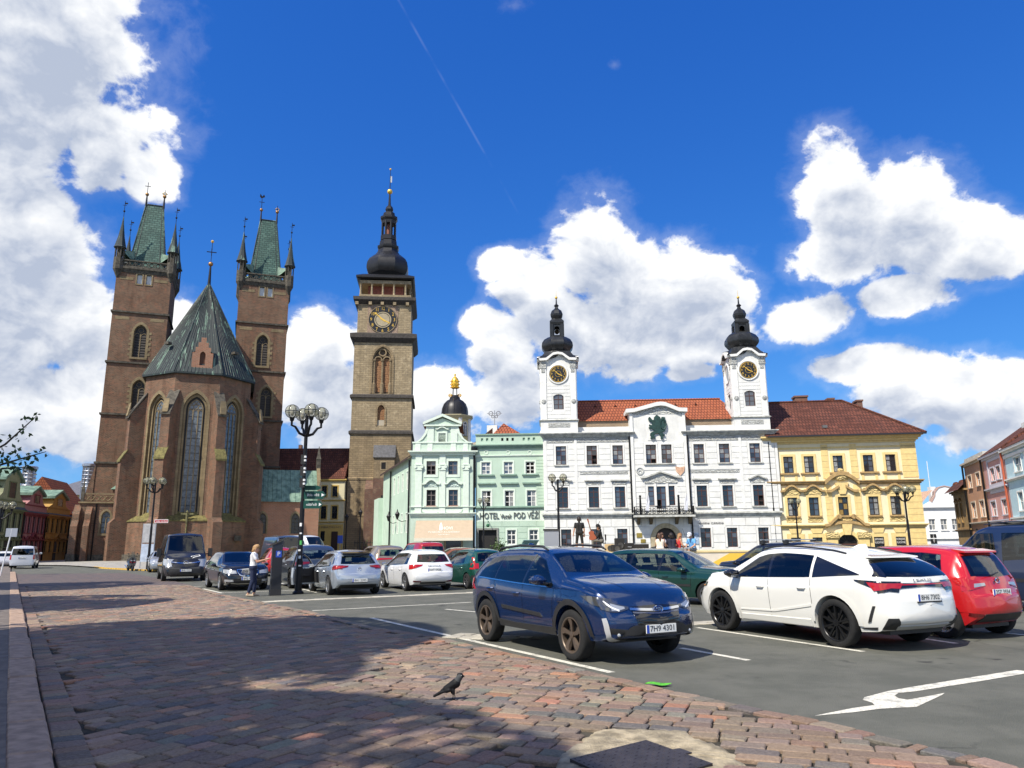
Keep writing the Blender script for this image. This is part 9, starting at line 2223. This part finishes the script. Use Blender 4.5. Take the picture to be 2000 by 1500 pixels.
def person(label,loc,rz,J,shirt,trous,hair,sleeve=.5,leg=.5,shoes=None,hairlen=0,cap=None,vox=.014,fem=False,skirt=False,group=None):
 shoes=shoes or mat('shoe',(.05,.045,.04),.7)
 root=thing('person',label,'person',loc,rz,group);mats=[SK,shirt,trous,shoes]
 V={k:Vector(v)for k,v in J.items()}
 sg=[]
 pel,chest,neck,head=V['pelvis'],V['chest'],V['neck'],V['head'];w=.155 if not fem else.135;hw=.10
 right=(V['shR']-V['shL']).normalized();hr=(V['hipR']-V['hipL']).normalized()
 for s_ in(-.5,.5):sg+=[(pel+hr*s_*.17,pel.lerp(chest,.5)+right*s_*.13,.115,.105,2 if False else 1),(pel.lerp(chest,.5)+right*s_*.13,chest+right*s_*.19,.105,.115,1)]
 sg+=[(pel-hr*.08,pel+hr*.08,.13,.13,2),(chest-right*w,chest+right*w,.085,.085,1),(chest,neck,.09,.06,1),(neck,neck.lerp(head,.35),.055,.055,0)]
 f=Vector(J.get('face',(1,0,0))).normalized();up=(head-neck).normalized()
 sg+=[(head-up*.01-f*.015,head+up*.055-f*.02,.092,.092,0),(head-up*.07+f*.035,head-up*.02+f*.03,.055,.07,0),(head-up*.02+f*.10,head+up*.02+f*.09,.018,.014,0)]
 side=f.cross(up).normalized()
 for s_ in(-1,1):sg.append((head+side*s_*.092-up*.02,head+side*s_*.094+up*.02,.02,.022,0))
 def limb(a,b_,c,r,share,cl):
  for p,q,ra,rb,s0,s1 in((a,b_,r[0],r[1],0,.5),(b_,c,r[1],r[2],.5,1.0)):
   if share<=s0:sg.append((p,q,ra,rb,0))
   elif share>=s1:sg.append((p,q,ra*1.1,rb*1.12,cl))
   else:k=(share-s0)/(s1-s0);m_=p.lerp(q,k);rm=ra+(rb-ra)*k;sg.append((p,m_,ra*1.2,rm*1.25,cl));sg.append((m_,q,rm,rb,0))
 for s_ in 'LR':
  limb(V['sh'+s_],V['el'+s_],V['ha'+s_],(.052,.042,.030),sleeve,1)
  h,e=V['ha'+s_],V['el'+s_];d=(h-e).normalized();sd=d.cross(Vector((0,0,1)));sd=sd.normalized()if sd.length>.1 else Vector((0,1,0));up_=sd.cross(d)
  sg.append((h,h+d*.07,.032,.036,0))
  for k,l in enumerate((.06,.075,.07,.055)):b0=h+d*.08+sd*(.036-.024*k);sg.append((b0,b0+d*l-up_*.02,.012,.010,0))
  sg.append((h+d*.02+sd*.035,h+d*.07+sd*.065,.014,.011,0))
  limb(V['hip'+s_],V['kn'+s_],V['ft'+s_],(.088,.062,.042),leg,2)
  ft=V['ft'+s_];fd=Vector(J.get('toe',(1,0,0)));sg.append((ft+Vector((0,0,-.03))-fd*.03,ft+fd*.16+Vector((0,0,-.045)),.045,.036,3))
 if skirt:sg+=[(pel,(V['hipL'].lerp(V['knL'],.7)+V['hipR'].lerp(V['knR'],.7))/2,.15,.17,2)]
 body=blob(sg,mats,vox,'body',root)
 hm=hair
 hs=[(head+up*.05-f*.035,head+up*.085-f*.005,.105,.092,0),(head-up*.045-f*.06,head+up*.04-f*.055,.075,.095,0)]
 for s_ in(-1,1):hs.append((head+side*s_*.05+up*.03-f*.02,head+side*s_*.068-up*.03-f*.045,.06,.045,0))
 if hairlen:hs.append((head-f*.07,head-f*.09-up*hairlen,.075,.045,0))
 blob(hs,[hm],.014,'hair',root)
 for s_ in(-1,1):MB().ball(head+f*.088+side*s_*.033+up*.012,.011,8,6).build('eye',mat('eye_dark',(.02,.015,.012),.3),root)
 MB().tube([head+f*.089-side*.025-up*.055,head+f*.094-up*.057,head+f*.089+side*.025-up*.055],.006,5).build('mouth',mat('lips',(.32,.11,.09),.6),root)
 if cap:
  hs=[(head+up*.075-f*.02,head+up*.10-f*.01,.112,.10,0)];cp=blob(hs,[cap],.014,'cap',root)
  b=MB();b.add([head+up*.065+f*.07+side*.08,head+up*.065+f*.07-side*.08,head+up*.045+f*.17-side*.055,head+up*.045+f*.17+side*.055],[(0,1,2,3)]);b.add([head+up*.055+f*.07+side*.08,head+up*.055+f*.07-side*.08,head+up*.035+f*.17-side*.055,head+up*.035+f*.17+side*.055],[(3,2,1,0)]);b.build('peak',cap,cp)
 return root
def stand(**k):
 J=dict(pelvis=(0,0,.95),chest=(.01,0,1.34),neck=(.01,0,1.46),head=(.03,0,1.60),shL=(0,.19,1.40),shR=(0,-.19,1.40),elL=(-.02,.25,1.12),elR=(-.02,-.25,1.12),haL=(.06,.25,.88),haR=(.06,-.25,.88),hipL=(0,.09,.92),hipR=(0,-.09,.92),knL=(.02,.11,.50),knR=(.02,-.11,.50),ftL=(-.02,.11,.08),ftR=(-.02,-.11,.08));J.update(k);return J
def sit(**k):
 J=dict(pelvis=(0,0,.10),chest=(.08,0,.48),neck=(.10,0,.60),head=(.15,0,.74),shL=(.08,.18,.54),shR=(.08,-.18,.54),elL=(.16,.24,.28),elR=(.16,-.24,.28),haL=(.36,.12,.16),haR=(.36,-.12,.16),hipL=(.02,.09,.10),hipR=(.02,-.09,.10),knL=(.44,.11,.12),knR=(.44,-.11,.12),ftL=(.46,.11,-.32),ftR=(.46,-.11,-.32));J.update(k);return J
def people():
 wt_=mat('white_cotton',(.74,.74,.76),.8,bump=.2,bscale=30);navy=mat('navy_denim',(.010,.018,.055),.8);blk=mat('black_cotton',(.012,.012,.013),.85);grey=mat('grey_trousers',(.15,.145,.13),.85);cream=mat('cream_cotton',(.70,.60,.50),.85);red=mat('red_cotton',(.5,.03,.03),.8);blue=mat('sky_blue_cotton',(.12,.34,.66),.8);shorts=mat('grey_shorts',(.24,.25,.26),.85);nv=mat('navy_cotton',(.012,.014,.03),.85)
 blond=mat('blond_hair',(.36,.21,.09),.6);dark=mat('dark_hair',(.018,.012,.009),.6);brown=mat('brown_hair',(.075,.035,.018),.6);ginger=mat('light_brown_hair',(.28,.14,.05),.6);beige=mat('beige_shoe',(.45,.36,.25),.7)
 g=G(491,1165)
 w=person('woman in white t-shirt and navy trousers using the parking meter',(g.x,g.y,0),R(8),stand(head=(.07,0,1.56),neck=(.03,0,1.44),face=(.95,-.05,-.35),elR=(.16,-.22,1.14),haR=(.44,-.12,1.22),elL=(.10,.22,1.13),haL=(.30,.12,1.16),ftL=(.06,.09,.08),ftR=(-.10,-.09,.08),knL=(.06,.10,.5)),wt_,navy,blond,.30,.9,beige,.10,fem=True)
 Z=1.27
 person('man in black t-shirt and shorts standing on the stage, back turned',(3.35,38.4,Z),R(95),stand(haL=(.02,.30,.90),ftL=(-.02,.16,.08),ftR=(-.02,-.16,.08),knL=(.02,.14,.5),knR=(.02,-.14,.5)),blk,blk,dark,.35,.55)
 gt=person('seated guitarist in black jacket and cap on the stage',(4.45,38.3,Z+.45),R(172),sit(face=(.9,0,-.45),elL=(.20,.26,.30),haL=(.42,.05,.52),haR=(.30,-.02,.22)),blk,grey,dark,1.0,1.0,cap=blk)
 ch=thing('folding_chair','dark folding chair under the seated guitarist','chair',(4.45,38.3,Z),R(172));box('seat',iron,ch,-.2,.22,-.2,.2,.40,.44);box('backrest',iron,ch,-.24,-.20,-.2,.2,.55,.85)
 for x in(-.2,.2):
  for y in(-.18,.18):MB().tube([(x,y,0),(x*.9,y,.42 if x>0 else.86)],.012,5).build('leg',iron,ch)
 gu=thing('guitar','reddish brown guitar held upright by the seated guitarist','guitar',(4.03,38.22,Z+.58),R(172));wood=mat('guitar_wood',(.30,.075,.025),.25,coat=.6)
 M=Matrix.Rotation(R(14),4,'Y')
 prof=[(0,0),(.16,.03),(.19,.13),(.15,.22),(.11,.28),(.14,.36),(.12,.43),(.04,.46)];pl=[(x,z)for x,z in prof]+[(-x,z)for x,z in reversed(prof)]
 MB().prism(pl,-.05,.05,M).build('soundbox',wood,gu);MB().lathe([(.045,0),(.045,.004)],14).build('sound_hole',windark,gu).matrix_local=M@Matrix.Translation((0,-.052,.29))@Matrix.Rotation(PI/2,4,'X')
 MB().box(-.025,.025,-.062,-.03,.30,.92,M).build('neck',mat('guitar_neck',(.16,.07,.03),.4),gu);MB().box(-.035,.035,-.06,-.03,.92,1.08,M).build('headstock',wood,gu)
 e=36.15
 person('woman in cream top seated on the stage edge with her back to the camera',(7.02,e+.25,Z),R(70),sit(chest=(.04,0,.46),neck=(.06,0,.58),head=(.07,.02,.71),face=(1,.3,0)),cream,cream,brown,0,.6,hairlen=.22,fem=True,skirt=True)
 person('man with sunglasses and white t-shirt seated facing the camera on the stage',(7.20,e+1.0,Z),R(-75),sit(),wt_,navy,brown,.3,1.0)
 person('woman in navy dress seated on the stage beside the man in white',(7.62,e+.35,Z),R(95),sit(head=(.10,0,.72)),nv,nv,dark,.3,.6,hairlen=.05,fem=True,skirt=True)
 person('woman with long fair hair and red top leaning on the stage',(7.95,e+.75,Z),R(20),sit(head=(.22,.05,.72),neck=(.16,0,.59),chest=(.10,0,.46)),red,shorts,ginger,0,.3,hairlen=.30,fem=True)
 person('man in white cap and blue t-shirt sitting on the stage edge',(8.52,e-.02,Z),R(-140),sit(face=(.9,.2,-.35),head=(.20,.02,.72)),blue,shorts,dark,.3,.5,cap=wt_)
 c=BLUE.root;h=c.rotation_euler.z;d=Vector((math.cos(h),math.sin(h),0));n=Vector((-d.y,d.x,0));p=Vector(c.location)+d*.0+n*.36
 person('driver behind the wheel of the blue crossover',(p.x,p.y,.52),h,sit(chest=(-.10,0,.42),neck=(-.09,0,.54),head=(-.05,0,.67),shL=(-.10,.18,.48),shR=(-.10,-.18,.48),elL=(.12,.22,.34),elR=(.12,-.22,.34),haL=(.34,.12,.46),haR=(.34,-.12,.46),ftL=(.78,.11,-.10),ftR=(.78,-.11,-.10)),mat('grey_shirt',(.22,.23,.24),.8),navy,brown,.4,1.0)
people()
# ------------------------------------------------------------------ jackdaw, leaf, scooter, plants
def bird():
 g=G(882,1367,.036);bk=mat('black_feathers',(.004,.004,.005),.65,spec=.3);gr=mat('grey_nape',(.045,.048,.05),.8)
 r=thing('jackdaw','black jackdaw with grey nape standing on the cobbles','bird',(g.x,g.y,.036),R(-8))
 S=[((-.055,0,.105),(.045,0,.165),.040,.050,0),((-.10,0,.085),(-.03,0,.12),.022,.040,0),((.05,0,.175),(.085,0,.225),.040,.033,1),((.085,0,.228),(.103,0,.236),.030,.024,0),((.07,0,.25),(.10,0,.25),.016,.018,0),((.118,0,.232),(.142,0,.228),.011,.004,0),((-.02,.030,.10),(-.12,.020,.07),.022,.008,0),((-.02,-.030,.10),(-.12,-.020,.07),.022,.008,0),((-.10,.0,.08),(-.185,0,.035),.020,.014,0),((-.01,.02,.10),(.0,.024,.065),.022,.013,0),((.02,-.02,.10),(.03,-.024,.065),.022,.013,0)]
 blob(S,[bk,gr],.006,'body',r,smooth=3)
 for s_ in(-1,1):
  x=.0 if s_>0 else.03;b=MB();b.tube([(x,s_*.024,.07),(x+.012,s_*.024,.035),(x+.005,s_*.024,.004)],.0045,6)
  for a in(-.5,0,.5,PI):b.tube([(x+.005,s_*.024,.005),(x+.005+.028*math.cos(a),s_*.024+.028*math.sin(a),.003)],.003,5)
  b.build('leg',bk,r);MB().ball((.105,s_*.019,.243),.0045,8,6).build('eye',mat('pale_eye',(.6,.62,.6),.2),r)
 for k in range(3):MB().add([(-.10,-.015+k*.012,.082-k*.002),(-.10,-.003+k*.012,.084),(-.20,.0+k*.01,.03),(-.195,-.014+k*.01,.028)],[(0,1,2,3)]).build('tail_feather',bk,r)
bird()
def leaf():
 g=G(1279,1342);r=thing('green_leaf','crumpled bright green leaf lying at the edge of the asphalt','leaf',(g.x+.05,g.y+.05,.006),R(-6));gm=mat('fresh_leaf',(.10,.42,.03),.5,var=.3,vscale=30)
 b=MB();n=8;V=[]
 for i in range(n+1):t=i/n;w=.05*math.sin(PI*t)+.004;z=.006+.008*(1+math.sin(t*7));V+=[(t*.30-.15,-w*1.5,z+.008),(t*.30-.15,0,z),(t*.30-.15,w*1.5,z+.012)]
 b.add(V,[(i*3+j,(i+1)*3+j,(i+1)*3+j+1,i*3+j+1)for i in range(n)for j in(0,1)]);b.build('blade',gm,r);MB().tube([(-.15,0,.012),(-.21,.01,.006)],.004,5).build('stalk',gm,r)
leaf()
def scooter():
 g=G(254,1115);r=thing('scooter','black and red motor scooter parked in front of the church','scooter',(g.x,g.y,0),R(-50));bp=paint('scooter_black',(.01,.01,.012));rp=MATS['paint_bright_red']
 for x in(.62,-.62):
  b=MB();b.torus((x,0,.26),.20,.07,20,8,Matrix.Rotation(PI/2,4,'X'));w=b.build('wheel',rubber,r,smooth=True);b=MB();b.torus((x,0,.26),.12,.025,16,6,Matrix.Rotation(PI/2,4,'X'))
  for a in range(5):b.tube([(x,0,.26),(x+.13*math.cos(a*1.257),0,.26+.13*math.sin(a*1.257))],.014,5)
  b.build('rim',silverrim,w)
 b=MB();b.loft([[(x,y*w_,z+dz)for y,dz in((-1,0),(-.7,.16),(.7,.16),(1,0),(.6,-.16),(-.6,-.16))]for x,w_,z in((-.85,.08,.72),(-.6,.17,.66),(-.2,.18,.58),(.05,.16,.42),(.3,.18,.30),(.45,.2,.42))]);b.build('body',bp,r,smooth=True)
 b=MB();b.loft([[(x,y*w_,z)for y in(-1,-.4,.4,1)]+[(x-.08,y*w_,z)for y in(1,.4,-.4,-1)]for x,w_,z in((.62,.16,.34),(.52,.26,.62),(.46,.24,.88),(.42,.16,1.0))]);b.build('front_shield',bp,r,smooth=True)
 for s_ in(-1,1):MB().ball((.585,s_*.10,.74),.07,10,6,(.5,1.1,.6)).build('headlamp',clearlamp,r,smooth=True);MB().loft([[(.60,s_*.02,.58),(.60,s_*.2,.66),(.58,s_*.2,.70)],[(.57,s_*.02,.60),(.57,s_*.2,.67),(.55,s_*.2,.71)]]).build('red_panel',rp,r)
 MB().loft([[(-.85,-.1,.86),(-.85,.1,.86),(-.85,.1,.80),(-.85,-.1,.80)],[(-.3,-.16,.84),(-.3,.16,.84),(-.3,.16,.74),(-.3,-.16,.74)],[(.02,-.12,.80),(.02,.12,.80),(.02,.12,.70),(.02,-.12,.70)]]).build('seat',seatcloth,r)
 MB().tube([(.40,-.34,1.05),(.44,-.15,1.08),(.44,.15,1.08),(.40,.34,1.05)],.02,6).build('handlebar',iron,r);MB().add([(.52,-.14,.98),(.52,.14,.98),(.38,.11,1.38),(.38,-.11,1.38)],[(0,1,2,3)]).build('windshield',carglass,r)
 for s_ in(-1,1):MB().tube([(.42,s_*.22,1.08),(.40,s_*.30,1.24)],.01,5).ball((.39,s_*.31,1.26),.06,8,6,(.4,1,.7)).build('mirror',blackplastic,r)
 MB().tube([(.50,0,.95),(.62,0,.26)],.045,6).build('fork',iron,r);MB().tube([(-.3,-.16,.28),(-.85,-.18,.42)],.05,8).build('exhaust',chrome,r)
scooter()
# ------------------------------------------------------------------ trees and shrubs
leafm=mat('tree_leaf',(.055,.10,.022),.55,var=.4,vscale=1.2);barkm=mat('bark',(.07,.055,.042),.95,var=.4,vscale=8,bump=.8,bscale=25)
def leaf_cloud(b,pts,rnd,sz):
 for p in pts:
  n=Vector((rnd.uniform(-1,1),rnd.uniform(-1,1),rnd.uniform(-.2,1))).normalized();t=n.orthogonal().normalized();t=(Matrix.Rotation(rnd.uniform(0,6.28),3,n)@t);s_=n.cross(t);k=sz*rnd.uniform(.7,1.3)
  b.add([p-t*k*.5,p+s_*k*.28,p+t*k*.5+n*k*.08,p-s_*k*.28],[(0,1,2,3)])
def tree_mesh(seed,H,rad,nl):
 rnd=random.Random(seed);tr=MB();cr=MB();tr.tube([(0,0,0),(.05,.03,2),(0,.08,4),(.1,0,H-2),(.1,0,H+1)],[.32,.26,.22,.14,.05],10)
 tips=[]
 for i in range(16):
  a=i*2.4;z0=4+(H-3)*rnd.random();r1=rad*rnd.uniform(.45,.9);e=Vector((r1*math.cos(a),r1*math.sin(a),min(z0+rnd.uniform(.8,3.2),H+rad*.8)));tr.tube([(.05,.05,z0),(e.x*.5,e.y*.5,z0+(e.z-z0)*.6),tuple(e)],[.09,.06,.02],6);tips.append(e)
 cl=tips+[Vector((rnd.gauss(0,rad*.42),rnd.gauss(0,rad*.42),H+rnd.gauss(0,rad*.45)))for _ in range(34)]
 for i in range(nl):
  c=cl[i%len(cl)];cr_=Vector((rnd.gauss(0,.62),rnd.gauss(0,.62),rnd.gauss(0,.5)));q_=c+cr_-Vector((0,0,H));q_=q_*min(1,rad*1.12/max(q_.length,.01));leaf_cloud(cr,[q_+Vector((0,0,H))],rnd,.40)
 return tr.mesh(barkm,True,60),cr.mesh(leafm)
def trees():
 tm,cm=tree_mesh(5,11.5,4.0,26000);SPOTS=[(-13.0,5.6),(-11.0,-3.8),(-13.6,1.2),(-22.2,14.4),(-28.2,25.6)]  # third spot is an unseen tree, added to fill the gap between two shadows
 LB=['leafy pavement tree whose twigs enter the picture at the left','leafy pavement tree behind the camera','unseen leafy pavement tree left of the camera, added between its neighbours to close their shade','leafy pavement tree left of the picture, third along the kerb','leafy pavement tree left of the picture, farthest along the kerb']
 for i,(x,y)in enumerate(SPOTS):
  r=thing('pavement_tree',LB[i],'tree',(x,y,.12),i*1.3,'trees along the left pavement');link('trunk',tm,r);link('crown',cm,r)
  if i==0:T=r
 rnd=random.Random(2);inv=(Matrix.Translation((SPOTS[0][0],SPOTS[0][1],.12))@Matrix.Rotation(0,4,'Z')).inverted()
 for(a,c,e)in(((-60,905),(10,868),(72,812)),((-70,930),(20,902),(90,882)),((-60,950),(5,915),(62,912))):
  P=[AT(*q,8.6)for q in(a,c,e)];S=Vector((-11.0,7.2,5.8));pts=[S,S.lerp(P[0],.6)+Vector((0,0,.5)),P[0],P[1],P[2]];pts=[inv@p for p in pts]
  tw=MB().tube(pts,[.05,.035,.02,.012,.004],6).build('branch',barkm,T)
  lv=MB();L=[]
  for k in range(75):
   t=rnd.random();p=pts[2].lerp(pts[3],t*2)if t<.5 else pts[3].lerp(pts[4],t*2-1);sp=.10*(1-t)+.03;L.append(p+Vector((rnd.gauss(0,sp),rnd.gauss(0,sp),rnd.gauss(0,sp*.8))))
  leaf_cloud(lv,L,rnd,.065);lv.build('twig_leaves',leafm,tw)
 def bush(label,x,y,h,w,pot):
  r=thing('potted_shrub' if pot else 'shrub',label,'plant',(x,y,0));rnd=random.Random(int(x*10));b=MB();L=[Vector((rnd.gauss(0,w),rnd.gauss(0,w),h*.55+rnd.gauss(0,h*.2)))for _ in range(420)];leaf_cloud(b,L,rnd,.22);b.build('foliage',leafm,r);MB().tube([(0,0,0),(.05,0,h*.6)],.05,6).build('stem',barkm,r)
  if pot:MB().lathe([(.26,0),(.36,.5),(.38,.55),(.3,.55)],12).build('pot',whitetrim,r,smooth=True)
 p=AT(975,1066,79.5);bush('dark potted shrub right of the hotel door',p.x,79.5,2.3,.36,True)
 p=AT(747,1066,112);bush('green shrub against the foot of the clock tower',p.x,112,4.0,.9,False)
 p=AT(692,1066,119);r=thing('iron_fence','low black iron fence at the foot of the clock tower','fence',(p.x,119,0));b=MB()
 for i in range(9):box('fence_bar',iron,r,i*.5-.03,i*.5+.03,-.03,.03,0,2.6)
 box('fence_rail',iron,r,-.1,4.1,-.05,-.032,2.2,2.3);box('fence_rail',iron,r,-.1,4.1,-.05,-.032,.4,.5)
trees()
bpy.data.scenes.remove(AUX)
